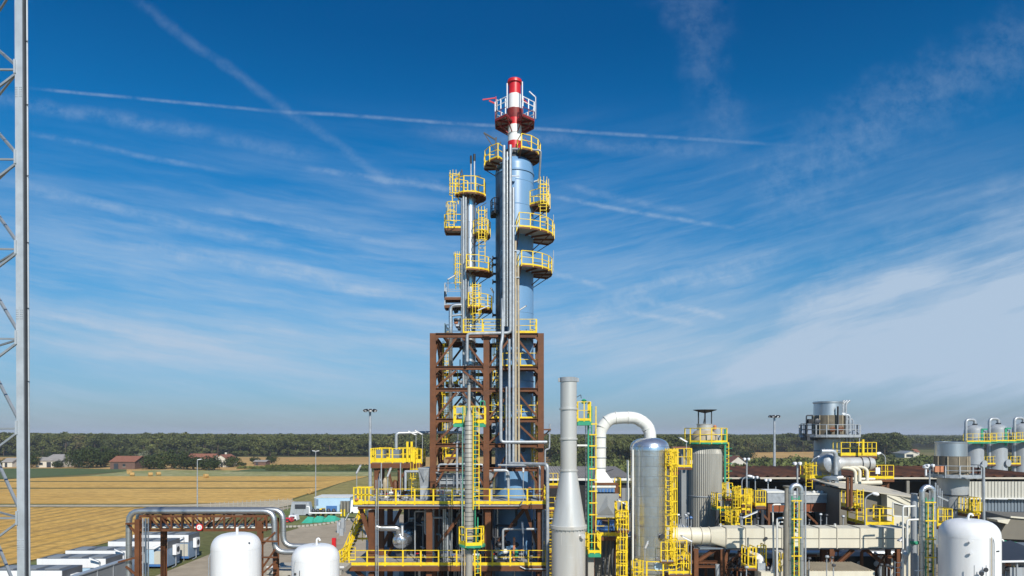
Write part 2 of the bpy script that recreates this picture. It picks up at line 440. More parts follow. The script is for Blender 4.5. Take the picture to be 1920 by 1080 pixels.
wf = noise(s0, t0, 38.0, 3, .6, 5.0) - .5
s_ = s0 + ws * .03; t_ = t0 + wt * .02
def uv(u, v): return ((u - 960) / FX, (HV - v) / FX)
cloud = None
# streak fields: fan out from the middle of the sky
ab = E.op('POWER', s_ * s_ + .02, .5)
fl = t_ + s_ * .18 - (s_ + ab) * .24
st = noise(s_ * .9, fl * 7, 2.2, 7, .62)
st2 = noise(s_ * 1.6 + 4.0, fl * 16, 2.6, 6, .65)
low = ss(t_, .52, .12)                       # veil thickens towards the horizon
horiz = ss(t_, .02, .14)
fib = noise(s_ * 2.2 + 9.0, fl * 30, 3.0, 7, .7)
veil = low * (ss(fib, .45, .75) * .12 + ss(st, .36, .74) * .46 + ss(st2, .40, .74) * .24 + .02 + ss(t_, .30, .12) * .24)
veil = veil * (.35 + horiz * .65)
# left half: pale streaks low down
lft = ss(s_, .05, -.25) * ss(t_, .45, .2) * ss(st, .36, .66) * .14
# cloud mass on the right
def side(p, q, inv=1):
    (a, b), (c, d) = uv(*p), uv(*q); nx, ny = -(d - b), (c - a); L_ = math.hypot(nx, ny)
    return ((s_ - a) * (nx / L_ * inv) + (t_ - b) * (ny / L_ * inv))
ed = (noise(s_, t_, 9.0, 8, .7, 2.0) - .5) * .13
m1 = ss(side((1500, 500), (1920, 335), -1) + ed, -.04, .09)
m2 = ss(side((1555, 470), (1405, 640), 1) + ed, -.008, .045)
puff = noise(s_ * 1.0, t_ * 1.6, 7.0, 9, .62, 6.6)
mass = m1 * m2 * (.40 + (st - .5) * 1.0 + (st2 - .5) * .5 + (puff - .5) * .55) * (.3 + horiz * .7)
m3 = ss(t_, .17, .08) * ss(s_, -.02, .3) * (.55 + (st - .5) * .8) * horiz
# broad faint bands
def trail(p, q, width, amt, soft=1.0, fray=.0, side_soft=0):
    (a, b), (c, d) = uv(*p), uv(*q); L_ = math.hypot(c - a, d - b); ux, uy = (c - a) / L_, (d - b) / L_
    ps = s0 - a; pt = t0 - b
    al = (ps * ux + pt * uy) / L_
    pe = ps * (-uy) + pt * ux + ws * fray + wf * fray * .25
    g = ss(E.op('ABSOLUTE', pe), width / FX, 0.0)
    e = ss(al, -.02, .14) * ss(al, 1.04, .72)
    k = ss(noise(s0, t0, 34.0, 5, .7, a * 7), .22, .75) * 1.25
    return g * e * k * amt
cl = [trail((50, 165), (560, 213), 5, .26, fray=.004), trail((480, 206), (1540, 276), 5.5, .26, fray=.006), trail((760, 240), (1420, 290), 22, .14, fray=.03),
      trail((225, -20), (800, 395), 15, .115, fray=.03), trail((-60, 175), (420, 262), 22, .18, fray=.035), trail((300, 235), (620, 300), 22, .12, fray=.04),
      trail((40, 246), (445, 328), 8, .17, fray=.015), trail((560, 315), (900, 362), 9, .24, fray=.02), trail((680, 325), (870, 355), 22, .12, fray=.04),
      trail((1020, 366), (1400, 432), 7, .30, fray=.01), trail((1050, 345), (1330, 402), 11, .16, fray=.02), trail((340, 380), (800, 470), 9, .20, fray=.02),
      trail((0, 340), (620, 480), 16, .20, fray=.03), trail((200, 440), (900, 590), 22, .24, fray=.05), trail((1160, 582), (1310, 612), 9, .34, fray=.015),
      trail((1200, 562), (1400, 606), 10, .30, fray=.015), trail((1030, 505), (1150, 545), 9, .26, fray=.02), trail((40, 585), (470, 662), 10, .18, fray=.02),
      trail((1010, 610), (1500, 470), 34, .28, fray=.08), trail((1380, 390), (2040, 10), 110, .13, fray=.2), trail((1270, -60), (1390, 330), 75, .10, fray=.2), trail((1200, 640), (1290, 690), 4, .1)]
tot = veil + lft + mass + m3
for c in cl: tot = tot + c
front = ss(dy, .05, .35)
back = ss(noise(dx / mx(dz, .15), dy / mx(dz, .15), .6, 6), .45, .75) * .35
tot = tot * front + back * (1.0 - front)
tot = mn(mx(tot, 0.0), .93)
cn = WN.new('ShaderNodeValToRGB'); WL.new(dz.k, cn.inputs[0])   # overall tone of the clear sky by height: haze at the horizon, deep blue above
cr = cn.color_ramp
def lin(c): return tuple(((x / 255) / 12.92 if x / 255 <= .04045 else ((x / 255 + .055) / 1.055) ** 2.4) for x in c)
SKYK = 1.0
stops = [(0.0, (.40, .49, .68)), (.05, (.34, .555, .80)), (.12, (.27, .63, .83)), (.22, (.12, .67, .96)), (.36, (.03, .62, .99)), (.50, (.005, .46, .83)), (1.0, (.03, .4, .85))]
stops_ = [(0.0, (.40, .50, .60)), (.05, (.36, .54, .72)), (.12, (.30, .60, .86)), (.22, (.18, .60, 1.0)), (.36, (.12, .58, 1.05)), (.50, (.05, .50, .98)), (1.0, (.05, .4, .9))]
while len(cr.elements) < len(stops): cr.elements.new(.5)
for e, (p, c) in zip(cr.elements, stops): e.position = p; e.color = (*c, 1)
mul = WN.new('ShaderNodeMix'); mul.data_type = 'RGBA'; mul.blend_type = 'MULTIPLY'; mul.inputs[0].default_value = 1
WL.new(sky.outputs[0], mul.inputs[6]); WL.new(cn.outputs[0], mul.inputs[7])
mixc = WN.new('ShaderNodeMix'); mixc.data_type = 'RGBA'
WL.new(tot.k, mixc.inputs[0]); WL.new(mul.outputs[2], mixc.inputs[6])
BGS = .11
ccol = lin((181, 201, 223)); mixc.inputs[7].default_value = (ccol[0] / BGS, ccol[1] / BGS, ccol[2] / BGS, 1)
WL.new(mixc.outputs[2], bg.inputs['Color']); bg.inputs['Strength'].default_value = BGS
w.cycles.sampling_method = 'MANUAL'; w.cycles.sample_map_resolution = 256
# ---------------------------------------------------------------- ground, fields, roads
def ground_mat(name, c1, c2, scale=.05, c3=None, rows=None, rough=.95, fine=1.2, fa=.25):
    m, nt, b = _nt(name); N = nt.nodes; L = nt.links
    tc_ = N.new('ShaderNodeTexCoord')
    def ns(sc_, det=6):
        n = N.new('ShaderNodeTexNoise'); n.inputs['Scale'].default_value = sc_; n.inputs['Detail'].default_value = det; n.inputs['Roughness'].default_value = .6
        L.new(tc_.outputs['Object'], n.inputs['Vector']); return n.outputs['Fac']
    def mr(x, a, b_, c, d):
        n = N.new('ShaderNodeMapRange'); L.new(x, n.inputs[0])
        for i, q in enumerate((a, b_, c, d)): n.inputs[i + 1].default_value = q
        return n.outputs[0]
    def mixc_(f, a, b_):
        n = N.new('ShaderNodeMix'); n.data_type = 'RGBA'; L.new(f, n.inputs[0])
        for i, q in ((6, a), (7, b_)):
            if isinstance(q, tuple): n.inputs[i].default_value = (*q, 1)
            else: L.new(q, n.inputs[i])
        return n.outputs[2]
    col = mixc_(mr(ns(scale), .38, .62, 0, 1), c1, c2)
    if c3: col = mixc_(mr(ns(scale * 3.1), .5, .68, 0, .8), col, c3)
    if rows:
        ang, per, amt, rc = rows
        mp = N.new('ShaderNodeMapping'); mp.inputs['Rotation'].default_value = (0, 0, R(ang)); L.new(tc_.outputs['Object'], mp.inputs['Vector'])
        wv = N.new('ShaderNodeTexWave'); wv.inputs['Scale'].default_value = 6.2832 / 20 / per * 1.0; wv.bands_direction = 'Y'
        wv.inputs['Distortion'].default_value = 1.6; wv.inputs['Detail'].default_value = 3; wv.inputs['Detail Scale'].default_value = .6
        L.new(mp.outputs[0], wv.inputs['Vector'])
        mm = N.new('ShaderNodeMath'); mm.operation = 'MULTIPLY'; L.new(mr(wv.outputs['Fac'], .55, 1, 0, amt), mm.inputs[0]); L.new(mr(ns(.12), .3, .6, .3, 1), mm.inputs[1])
        col = mixc_(mm.outputs[0], col, rc)
    vm = N.new('ShaderNodeVectorMath'); vm.operation = 'SCALE'; L.new(col, vm.inputs[0]); L.new(mr(ns(fine, 8), .3, .7, 1 - fa, 1 + fa), vm.inputs['Scale'])
    L.new(vm.outputs[0], b.inputs['Base Color']); b.inputs['Roughness'].default_value = rough; b.inputs['Specular IOR Level'].default_value = .15
    bp = N.new('ShaderNodeBump'); bp.inputs['Strength'].default_value = .5; bp.inputs['Distance'].default_value = .15; L.new(ns(fine * 1.5, 6), bp.inputs['Height']); L.new(bp.outputs[0], b.inputs['Normal'])
    return m
GM = {
 'land': ground_mat('land', (.12, .13, .045), (.20, .17, .07), .01, (.08, .10, .03)),
 'wheat': ground_mat('wheat_stubble', (.55, .325, .078), (.60, .37, .105), .03, (.43, .26, .08), rows=(90, 3.0, .8, (.27, .19, .07)), fine=.9, fa=.3),
 'wheat2': ground_mat('wheat_stubble_far', (.56, .335, .085), (.61, .385, .115), .02, (.48, .29, .08), rows=(2, 6, .4, (.38, .25, .09)), fine=.5, fa=.24),
 'tan': ground_mat('tan_field', (.44, .27, .10), (.52, .33, .12), .012, (.38, .25, .09), rows=(3, 14, .3, (.30, .21, .10)), fine=.2, fa=.15),
 'crop': ground_mat('green_crop', (.085, .125, .045), (.11, .14, .06), .03, None, rows=(4, 3, .4, (.05, .075, .03)), fine=.6),
 'pale': ground_mat('pale_crop', (.33, .32, .15), (.24, .25, .09), .05, (.43, .39, .24), fine=.5, fa=.35),
 'grass': ground_mat('grass', (.13, .17, .05), (.22, .21, .09), .12, (.08, .12, .03), fine=1.5),
 'track': ground_mat('track', (.50, .43, .31), (.42, .36, .25), .1, None, fine=1),
 'yard': ground_mat('yard_concrete', (.40, .335, .245), (.35, .295, .22), .08, (.30, .25, .185), fine=.8, fa=.12),
 'drk': ground_mat('weedy_strip', (.10, .10, .035), (.16, .14, .05), .3, None, fine=2),
 'dry': ground_mat('dry_grass', (.30, .25, .09), (.24, .21, .07), .06, (.36, .28, .11), fine=.8),
 'forest': ground_mat('forest_floor', (.035, .04, .015), (.05, .05, .02), .05, None),
 'water': None}
def gpoly(name, m, pts, z, inpx=True):
    v = [G(u, v_, z) if inpx else Vector((u, v_, z)) for u, v_ in pts]
    b = MB().add(v, [tuple(range(len(v)))])
    a = v[1] - v[0]; 
    nrm = sum(((v[i].x * v[(i + 1) % len(v)].y - v[(i + 1) % len(v)].x * v[i].y) for i in range(len(v))))
    if nrm < 0: b.f = [b.f[0][::-1]]
    return b.make(name, GM[m], kind='structure', org=(0, 0, 0))
gpoly('ground', 'land', [(-9000, -3000), (9000, -3000), (9000, 12000), (-9000, 12000)], 0, False)
gpoly('forest_floor', 'forest', [(-900, 856), (1035, 856), (1045, 874), (1300, 873), (1310, 855), (1480, 852), (1600, 846), (1720, 843), (3000, 843), (3000, 817.5), (-900, 817.5)], .02)
gpoly('tan_field', 'tan', [(-900, 884), (-900, 857), (1030, 857), (1034, 872), (560, 885)], .03)
gpoly('tan_field', 'tan', [(1390, 860), (1390, 848), (1540, 847), (1560, 858)], .05)
gpoly('green_field', 'crop', [(-900, 905), (-900, 881), (130, 878), (238, 880), (236, 884), (150, 890), (0, 898)], .06)
gpoly('pale_crop_field', 'pale', [(150, 894), (235, 884), (300, 881), (560, 883), (700, 884), (700, 893), (300, 893)], .05)
gpoly('green_crop_rows', 'crop', [(430, 884), (500, 876), (700, 873), (760, 872), (760, 885), (560, 884.5)], .09)
gpoly('wheat_field', 'wheat2', [(-900, 944), (-900, 897), (0, 899), (160, 893), (690, 893), (640, 905), (600, 918), (548, 935), (545, 941), (330, 944.5)], .07)
gpoly('wheat_field', 'wheat', [(-900, 1200), (-900, 951), (372, 951.5), (455, 951), (368, 985), (355, 991), (236, 1008), (110, 1040), (0, 1062), (-200, 1110)], .07)
for a, b_ in ((901.5, 903), (914, 916)):
    gpoly('weedy_strip', 'drk', [(-900, b_ + 1), (-900, a + 1), (560, a), (640 if a < 910 else 610, a), (560, b_)], .08)
gpoly('dry_verge', 'dry', [(548, 938), (610, 918), (640, 906), (690, 894), (760, 893), (760, 960), (560, 948)], .06)
gpoly('farm_track', 'track', [(-900, 950), (-900, 946.5), (330, 946.3), (430, 943), (545, 936.5), (560, 944), (470, 962), (372, 984), (360, 988), (450, 952), (372, 950)], .10)
gpoly('yard', 'yard', [(-31, 20), (-35, 50), (-35, 82), (-33, 92), (-31.5, 101), (-38, 112), (-45, 128), (-36, 134), (-28, 118), (-18, 118), (-12, 160), (60, 160), (90, 150), (90, 20)], .03, False)
gpoly('grass_verge', 'grass', [(-300, 1210), (0, 1066), (110, 1044), (236, 1012), (355, 995), (372, 1001), (365, 1008), (280, 1025), (200, 1080), (-100, 1200)], .05)
gpoly('grass_lawn', 'grass', [(523, 990), (560, 988), (612, 984), (655, 975), (700, 955), (720, 940), (610, 940), (560, 947), (512, 962)], .05)
# pale kerb blocks along the lawn
kbt = T('lawn_kerb', 'row of small pale kerb blocks curving along the lawn edge', 'kerb', tuple(G(590, 985)))
for i in range(17):
    kb = MB()
    u = 530 + i * 7.8; v = 989.5 - .0009 * (u - 530) ** 2
    p = G(u, v, 0); kb.box(p.x - .22, p.x + .22, p.y - .2, p.y + .2, .04, .3).make('kerb_block', 'conc', kbt)

# ---------------------------------------------------------------- foliage
def leafmat(name, a, b_, c, s1=.06, s2=.9):
    m, nt, b = _nt(name); N = nt.nodes; L = nt.links
    g = N.new('ShaderNodeNewGeometry')
    def ns(sc_, det=3):
        n = N.new('ShaderNodeTexNoise'); n.inputs['Scale'].default_value = sc_; n.inputs['Detail'].default_value = det; L.new(g.outputs['Position'], n.inputs['Vector']); return n.outputs['Fac']
    r1 = N.new('ShaderNodeValToRGB'); L.new(ns(s1), r1.inputs[0])
    e = r1.color_ramp.elements; e[0].position = .36; e[0].color = (*a, 1); e[1].position = .62; e[1].color = (*b_, 1); q = e.new(.72); q.color = (*c, 1)
    vm = N.new('ShaderNodeVectorMath'); vm.operation = 'SCALE'; L.new(r1.outputs[0], vm.inputs[0])
    mr = N.new('ShaderNodeMapRange'); mr.inputs[1].default_value = .3; mr.inputs[2].default_value = .7; mr.inputs[3].default_value = .55; mr.inputs[4].default_value = 1.45
    L.new(ns(s2, 4), mr.inputs[0]); L.new(mr.outputs[0], vm.inputs['Scale'])
    L.new(vm.outputs[0], b.inputs['Base Color']); b.inputs['Roughness'].default_value = .75; b.inputs['Specular IOR Level'].default_value = .2
    return m
LM = {'pine': leafmat('pine_foliage', (.052, .064, .018), (.105, .115, .032), (.125, .09, .045), .045),
      'oak': leafmat('dark_foliage', (.022, .034, .010), (.042, .058, .015), (.065, .08, .022), .15, .8),
      'bush': leafmat('bush_foliage', (.06, .075, .022), (.13, .15, .04), (.17, .17, .06), .05, .7),
      'willow': leafmat('grey_foliage', (.13, .145, .09), (.19, .20, .13), (.22, .22, .15), .2, .8)}
rng = np.random.default_rng(5)
def crown_quads(n, rx, rz, cz, leaf, lobes=7, flat=.0, hemi=False):
    """leaf clumps spread over several uneven lobes; returns (n,4,3)"""
    lc = rng.normal(size=(lobes, 3)); lc /= np.linalg.norm(lc, axis=1)[:, None]; lc *= rng.uniform(.25, .62, (lobes, 1)); lc[:, 2] *= .8
    lr = rng.uniform(.34, .58, lobes)
    k = rng.integers(0, lobes, n); d = rng.normal(size=(n, 3)); d /= np.linalg.norm(d, axis=1)[:, None]
    if hemi: d[:, 2] = np.abs(d[:, 2])
    p = lc[k] + d * (lr[k] * rng.uniform(.72, 1.05, n))[:, None]
    nrm = d * .8 + rng.normal(size=(n, 3)) * .45; nrm /= np.linalg.norm(nrm, axis=1)[:, None]
    p = p * np.array([rx, rx, rz]) + np.array([0, 0, cz])
    a = np.cross(nrm, rng.normal(size=(n, 3))); a /= np.linalg.norm(a, axis=1)[:, None]; b = np.cross(nrm, a)
    sz = leaf * rng.uniform(.6, 1.3, (n, 1))
    a = a * sz; b = b * sz * rng.uniform(.5, 1, (n, 1))
    return np.stack([p - a - b * .4, p + b, p + a + b * .3, p - b], 1)
def quads_mesh(name, q, m):
    q = np.asarray(q, np.float32).reshape(-1, 4, 3); n = len(q)
    me = bpy.data.meshes.new(name); me.vertices.add(n * 4); me.vertices.foreach_set('co', q.reshape(-1))
    me.loops.add(n * 4); me.loops.foreach_set('vertex_index', np.arange(n * 4, dtype=np.int32))
    me.polygons.add(n); me.polygons.foreach_set('loop_start', np.arange(n, dtype=np.int32) * 4); me.polygons.foreach_set('loop_total', np.full(n, 4, np.int32))
    me.materials.append(m); me.update(calc_edges=True); return me
# the pine wood: rows of umbrella shaped crowns, far too many to count
tpl = {}
for k in range(6):
    tpl['n', k] = crown_quads(300, 5.0, 3.0, 0, .55, 9)
    tpl['m', k] = crown_quads(70, 4.8, 2.5, 0, 1.05, 6, hemi=True)
    tpl['f', k] = crown_quads(26, 5.2, 2.4, 0, 1.9, 5, hemi=True)
    tpl['b', k] = crown_quads(150, 3.2, 2.0, 0, .5, 6)
def lin_i(x, tab):
    for (a, b), (c, d) in zip(tab[:-1], tab[1:]):
        if x <= c: return b + (d - b) * max(0, (x - a)) / (c - a)
    return tab[-1][1]
FRONT = [(-500, 428), (700, 428), (1030, 426), (1046, 300), (1300, 300), (1330, 400), (1420, 500), (1530, 520), (1600, 500), (1625, 400), (1690, 400), (1715, 700), (1800, 640), (1840, 500), (2400, 480)]
HT = [(-500, 14.0), (60, 14.2), (160, 13.4), (500, 13.2), (560, 12.9), (700, 13.0), (1030, 13.2), (1046, 11.6), (1120, 12.2), (1160, 13.0), (1190, 12.4), (1300, 11.9), (1340, 13.0), (1390, 12.0), (1440, 12.6), (1500, 13.2), (1530, 12.3), (1620, 12.5), (1640, 14.4), (1678, 13.9), (1700, 10.5), (1790, 10.0), (2400, 10.5)]
qs = []; nq = 0; trunks = MB()
Yr = 300.0
rr_ = random.Random(11)
while Yr < 2600:
    step = 6.2 if Yr < 560 else (10 if Yr < 900 else (24 if Yr < 1500 else 60))
    xs = -0.92 * Yr
    while xs < .86 * Yr:
        wx = (6.4 if Yr < 900 else 12 if Yr < 1500 else 26) * rr_.uniform(.75, 1.2)
        u = 960 + FX * xs / Yr; f = lin_i(u, FRONT); x = xs + rr_.uniform(-1.5, 1.5); y = Yr + rr_.uniform(-3, 3)
        xs += wx
        if y < f + rr_.uniform(0, 6): continue
        dpt = y - f; h = lin_i(u, HT) * (1 if Yr < 900 else .98) + rr_.uniform(-1.2, .5) - (1.6 if rr_.random() < .2 else 0) + .55 * math.sin(u * .031 + y * .02) + (rr_.uniform(.5, 1.7) if rr_.random() < .035 else 0)
        if dpt < 15: h -= rr_.uniform(.6, 3.5)
        if 1046 < u < 1330 and y > 430: h = 13.2 + rr_.uniform(-.9, .3)
        k = rr_.randrange(6); s1 = rr_.uniform(.8, 1.25); a = rr_.uniform(0, 6.28); c_, d_ = math.cos(a), math.sin(a)
        kind = 'n' if dpt < 42 and Yr < 620 else ('m' if Yr < 900 else 'f')
        rt = np.array([[c_, -d_, 0], [d_, c_, 0], [0, 0, 1]]) * np.array([s1, s1, s1 * rr_.uniform(.8, 1.15)])
        if Yr > 1500: rt = rt * 2.2
        t_q = tpl[kind, k] @ rt.T; top = t_q[..., 2].max()
        qs.append(t_q + np.array([x, y, h - top])); nq += len(t_q)
        if dpt < 24 and Yr < 620:
            trunks.beam((x, y, 0), (x + rr_.uniform(-.5, .5), y, h - 2.5), .3)
            for _ in range(4):
                kk = rr_.randrange(6); s2 = rr_.uniform(.7, 1.1)
                qs.append(tpl['b', kk] * s2 + np.array([x + rr_.uniform(-4, 4), y + rr_.uniform(-2, 4), rr_.uniform(1.0, h * .55)])); nq += 90
    Yr += step
me = quads_mesh('pine_forest', np.concatenate(qs), LM['pine'])
fo = bpy.data.objects.new('pine_forest', me); C.objects.link(fo); ORG[fo.name] = Vector((0, 0, 0))
tag(fo, 'dense dark green pine wood closing the horizon behind the fields', 'forest', None, 'stuff')
trunks.make('forest_trunks', 'bark', fo)
print('forest quads', nq)
# scrub in front of the wood on the right
qs = []
for i in range(620):
    u = rr_.uniform(1040, 2050); v = rr_.uniform(857, 899)
    if u < 1300 and v < 868: continue
    if 1390 < u < 1540 and v < 864: continue
    if 1350 < u < 1412 and v > 858 and v < 872: continue
    if 1675 < u < 1735 and v < 864: continue
    p = G(u, v); s1 = rr_.uniform(.6, 1.5)
    qs.append(tpl['b', rr_.randrange(6)] * s1 + np.array([p.x, p.y, 1.1 * s1]))
me = quads_mesh('scrub', np.concatenate(qs), LM['bush']); fo = bpy.data.objects.new('scrub', me); C.objects.link(fo)
tag(fo, 'green scrub and bushes between the plant roof and the wood', 'bushes', None, 'stuff')

# single trees around the farmhouses
crowns = {}
for nm, mm in (('oak', 'oak'), ('willow', 'willow')):
    for k in range(4): crowns[nm, k] = quads_mesh('crown_' + nm, crown_quads(1500, .74, .66, .50, .048, 14), LM[mm])
def tree(u, vb, vt, wpx, label, kind='oak', cat='tree', group='trees around the farmhouses', name='broadleaf_tree'):
    p = G(u, vb); h = (vb - vt) * p.y / FX; wd = wpx * p.y / FX
    t = T(name, label, cat, tuple(p), group)
    MB().lathe(p.x, p.y, [(.28, 0), (.2, h * .3), (.08, h * .8)], 7).make('trunk', 'bark', t)
    o = bpy.data.objects.new('crown', crowns[kind, rr_.randrange(4)]); C.objects.link(o); o.parent = t; o.location = (0, 0, h * .0)
    o.scale = (wd * .95, wd * .95, h * .97); o.rotation_euler = (0, 0, rr_.uniform(0, 6.28))
    return t
TR = [(8, 873, 860, 18, 'low round tree at the far left field edge beyond the mast'), (27, 874, 861, 14, 'small round tree just left of the mast leg'),
 (60, 877, 842, 22, 'tall narrow dark tree just right of the mast leg'), (91, 861, 846, 16, 'small dark tree standing alone in the tan field'),
 (107, 877, 861, 18, 'low dark tree in front of the cream farm buildings'), (141, 877, 836, 30, 'first big dark tree right of the cream farm buildings'),
 (166, 878, 832, 38, 'broadest dark tree of the clump left of the brick barn'), (190, 876, 834, 36, 'tall dark tree in the middle of the clump left of the brick barn'),
 (212, 872, 838, 34, 'dark tree directly behind the roof of the brick barn'), (238, 868, 846, 22, 'small dark tree behind the right end of the brick barn'),
 (281, 880, 848, 34, 'dark tree right after the brick barn, nearest to its gable'), (302, 880, 856, 18, 'small dark tree between two large ones behind the hay bales'),
 (322, 879, 842, 36, 'tallest dark tree midway between the barn and the white house'), (345, 880, 847, 28, 'dark tree left of the distant field lamp'),
 (362, 881, 850, 32, 'dark rounded tree behind the distant field lamp'), (382, 881, 852, 32, 'low dark tree left of the white farmhouse'),
 (402, 882, 855, 30, 'dark shrub like tree touching the left of the white farmhouse'), (437, 876, 852, 24, 'rounded dark tree against the right wall of the white farmhouse'),
 (454, 874, 865, 16, 'low bush like tree second to the right of the white farmhouse'), (479, 870, 855, 17, 'small pointed tree alone in the tan field'),
 (509, 869, 851, 20, 'small round tree at the end of the hedge right of the farmhouses')]
for a in TR: tree(*a)
tree(268, 866, 844, 26, 'pale grey green willow rising behind the clump near the barn', 'willow', name='willow_tree')
tree(132, 872, 852, 18, 'grey green tree beside the cream farm buildings', 'willow', name='willow_tree')
tree(1048, 872, 845, 26, 'dark tree seen between the steel frame and the tall grey stack', group='trees behind the plant')
tree(1095, 874, 848, 30, 'dark tree seen just right of the tall grey stack', group='trees behind the plant')
tree(1400, 862, 842, 26, 'dark tree beside the red roofed house beyond the rusty roof', group='trees behind the plant')
tree(1145, 868, 826, 14, 'thin brownish tree poking up under the white pipe arch', 'willow', group='trees behind the plant')

# ---------------------------------------------------------------- farm buildings
def house(name, label, cat, x0, x1, y0, y1, h, rh, wall, roof, ridge='x', doors=(), group=None, ov=.35, chim=None):
    xm, ym = (x0 + x1) / 2, (y0 + y1) / 2
    t = T(name, label, cat, (xm, ym, 0), group)
    w_ = MB().box(x0, x1, y0, y1, 0, h)
    if ridge == 'x':
        for x in (x0, x1): w_.add([(x, y0, h), (x, y1, h), (x, ym, h + rh)], [(0, 1, 2)])
    else:
        for y in (y0, y1): w_.add([(x0, y, h), (x1, y, h), (xm, y, h + rh)], [(0, 1, 2)])
    wo = w_.make('wall', wall, t)
    r = MB(); th = .18
    if ridge == 'x':
        for s_ in (-1, 1):
            ye = ym + s_ * ((y1 - y0) / 2 + ov); ze = h - ov * rh / ((y1 - y0) / 2)
            r.hexa([(x0 - ov, ye, ze + .03), (x1 + ov, ye, ze + .03), (x1 + ov, ym, h + rh + .03), (x0 - ov, ym, h + rh + .03)], [(x0 - ov, ye, ze + th), (x1 + ov, ye, ze + th), (x1 + ov, ym, h + rh + th), (x0 - ov, ym, h + rh + th)])
    else:
        for s_ in (-1, 1):
            xe = xm + s_ * ((x1 - x0) / 2 + ov); ze = h - ov * rh / ((x1 - x0) / 2)
            r.hexa([(xe, y0 - ov, ze + .03), (xe, y1 + ov, ze + .03), (xm, y1 + ov, h + rh + .03), (xm, y0 - ov, h + rh + .03)], [(xe, y0 - ov, ze + th), (xe, y1 + ov, ze + th), (xm, y1 + ov, h + rh + th), (xm, y0 - ov, h + rh + th)])
    ro = r.make('roof', roof, t)
    if chim: MB().box(chim[0] - .35, chim[0] + .35, chim[1] - .35, chim[1] + .35, h, h + rh + .9).make('chimney', 'plaster', ro)
    for (kind, a, b_, zb, zt) in doors:
        f = MB().box(x0 + a, x0 + b_, y0 - .08, y0 - .02, zb, zt).make(kind, 'glass' if kind == 'window' else 'darkg', t)
        if kind == 'window': MB().box(x0 + a - .1, x0 + b_ + .1, y0 - .12, y0 - .02, zb - .12, zb - .02).make('sill', 'plaster', f)
    return t
Yb = 270
house('brick_barn', 'dark brick barn with an orange tiled roof at the field edge', 'barn', X(212, Yb), X(258, Yb), 268, 278, 3.0, 1.9, 'brick', 'tile', 'x', [('door', 1.5, 3.2, 0, 2.3), ('window', 5, 6, 1, 2.1)])
house('farm_shed', 'pale small shed between the brick barn and the dark trees', 'shed', X(256, 290), X(268, 290), 288, 294, 2.8, .8, 'plaster', 'roofg', 'x', [('door', .6, 1.5, 0, 2)])
house('farmhouse', 'white farmhouse with its gable towards the field', 'house', X(404, 285), X(428, 285), 284, 294, 3.4, 1.7, 'plaster', 'tile', 'y', [('window', 1, 1.9, 1, 2.2), ('door', 2.6, 3.5, 0, 2.1), ('window', 4, 4.6, 1, 2.2)], chim=(X(420, 288), 290))
house('farmhouse_wing', 'long red roofed farm wing left of the white farmhouse', 'house', X(357, 300), X(404, 300), 297, 305, 3.2, 1.8, 'plaster', 'tile', 'x', [('window', 2, 3, 1, 2.2), ('window', 6, 7, 1, 2.2)])
house('farm_building', 'long low cream farm building left of the big dark trees', 'barn', X(76, 285), X(124, 285), 282, 290, 2.8, 1.2, 'plaster', 'roofg', 'x', [('window', 1.5, 3, 1, 2), ('door', 4.6, 6.4, 0, 2.3), ('window', 8, 9, 1, 2)])
house('farm_building', 'small cream farm house low behind the mast leg', 'house', X(8, 285), X(26, 285), 284, 290, 2.2, 1.4, 'plaster', 'roofg', 'x', [('door', 1, 2, 0, 1.9)])
house('farm_building', 'cream outbuilding partly hidden between the first dark trees', 'barn', X(96, 310), X(142, 310), 308, 316, 3.2, 1.2, 'plaster', 'roofg', 'x', [('window', 2, 3, 1, 2)])
house('roadside_house', 'low house with an orange tiled roof beyond the rusty roof', 'house', X(1368, 255), X(1398, 255), 254, 263, 3.2, 2.3, 'plaster', 'tile', 'y', [('window', 1, 2, 1, 2.2), ('door', 3.1, 4, 0, 2.1)])
house('greenhouse', 'pale low greenhouse far off beyond the rusty roof', 'greenhouse', X(1687, 400), X(1712, 400), 395, 430, 2.4, 1.4, 'plaster', 'galv', 'y', [('window', 1, 5, .5, 2)])
house('roadside_house', 'small pale house far off right of the greenhouse', 'house', X(1712, 430), X(1724, 430), 430, 437, 2.4, 1.6, 'plaster', 'tile', 'x', [('window', 1, 1.8, 1, 2)])
house('field_hut', 'dark hut with a flat roof by the hedge right of the farmhouses', 'hut', X(478, 300), X(500, 300), 299, 304, 1.7, .5, 'brick', 'roofg', 'x', [('door', .8, 1.7, 0, 1.5)])
hq = [tpl['b', k % 6] * .45 + np.array([G(448 + k * 3.6, 879).x, G(448 + k * 3.6, 879).y, .5]) for k in range(15)]
me = quads_mesh('hedge', np.concatenate(hq), LM['bush']); fo = bpy.data.objects.new('hedge', me); C.objects.link(fo); tag(fo, 'low hedge running right from the white farmhouse garden', 'hedge')
# row crops beyond the wheat, right of the farmhouses
rowq = []
for vv in (874.5, 876, 878, 880.5, 883):
    u = 500
    while u < 770:
        p = G(u, vv); rowq.append(tpl['b', rr_.randrange(6)][:40] * .38 + np.array([p.x, p.y, .5])); u += 3.2
me = quads_mesh('tall_crop', np.concatenate(rowq), LM['bush']); fo = bpy.data.objects.new('tall_crop', me); C.objects.link(fo); tag(fo, 'dark green rows of tall crop between the wheat and the tan field', 'crop', None, 'stuff')

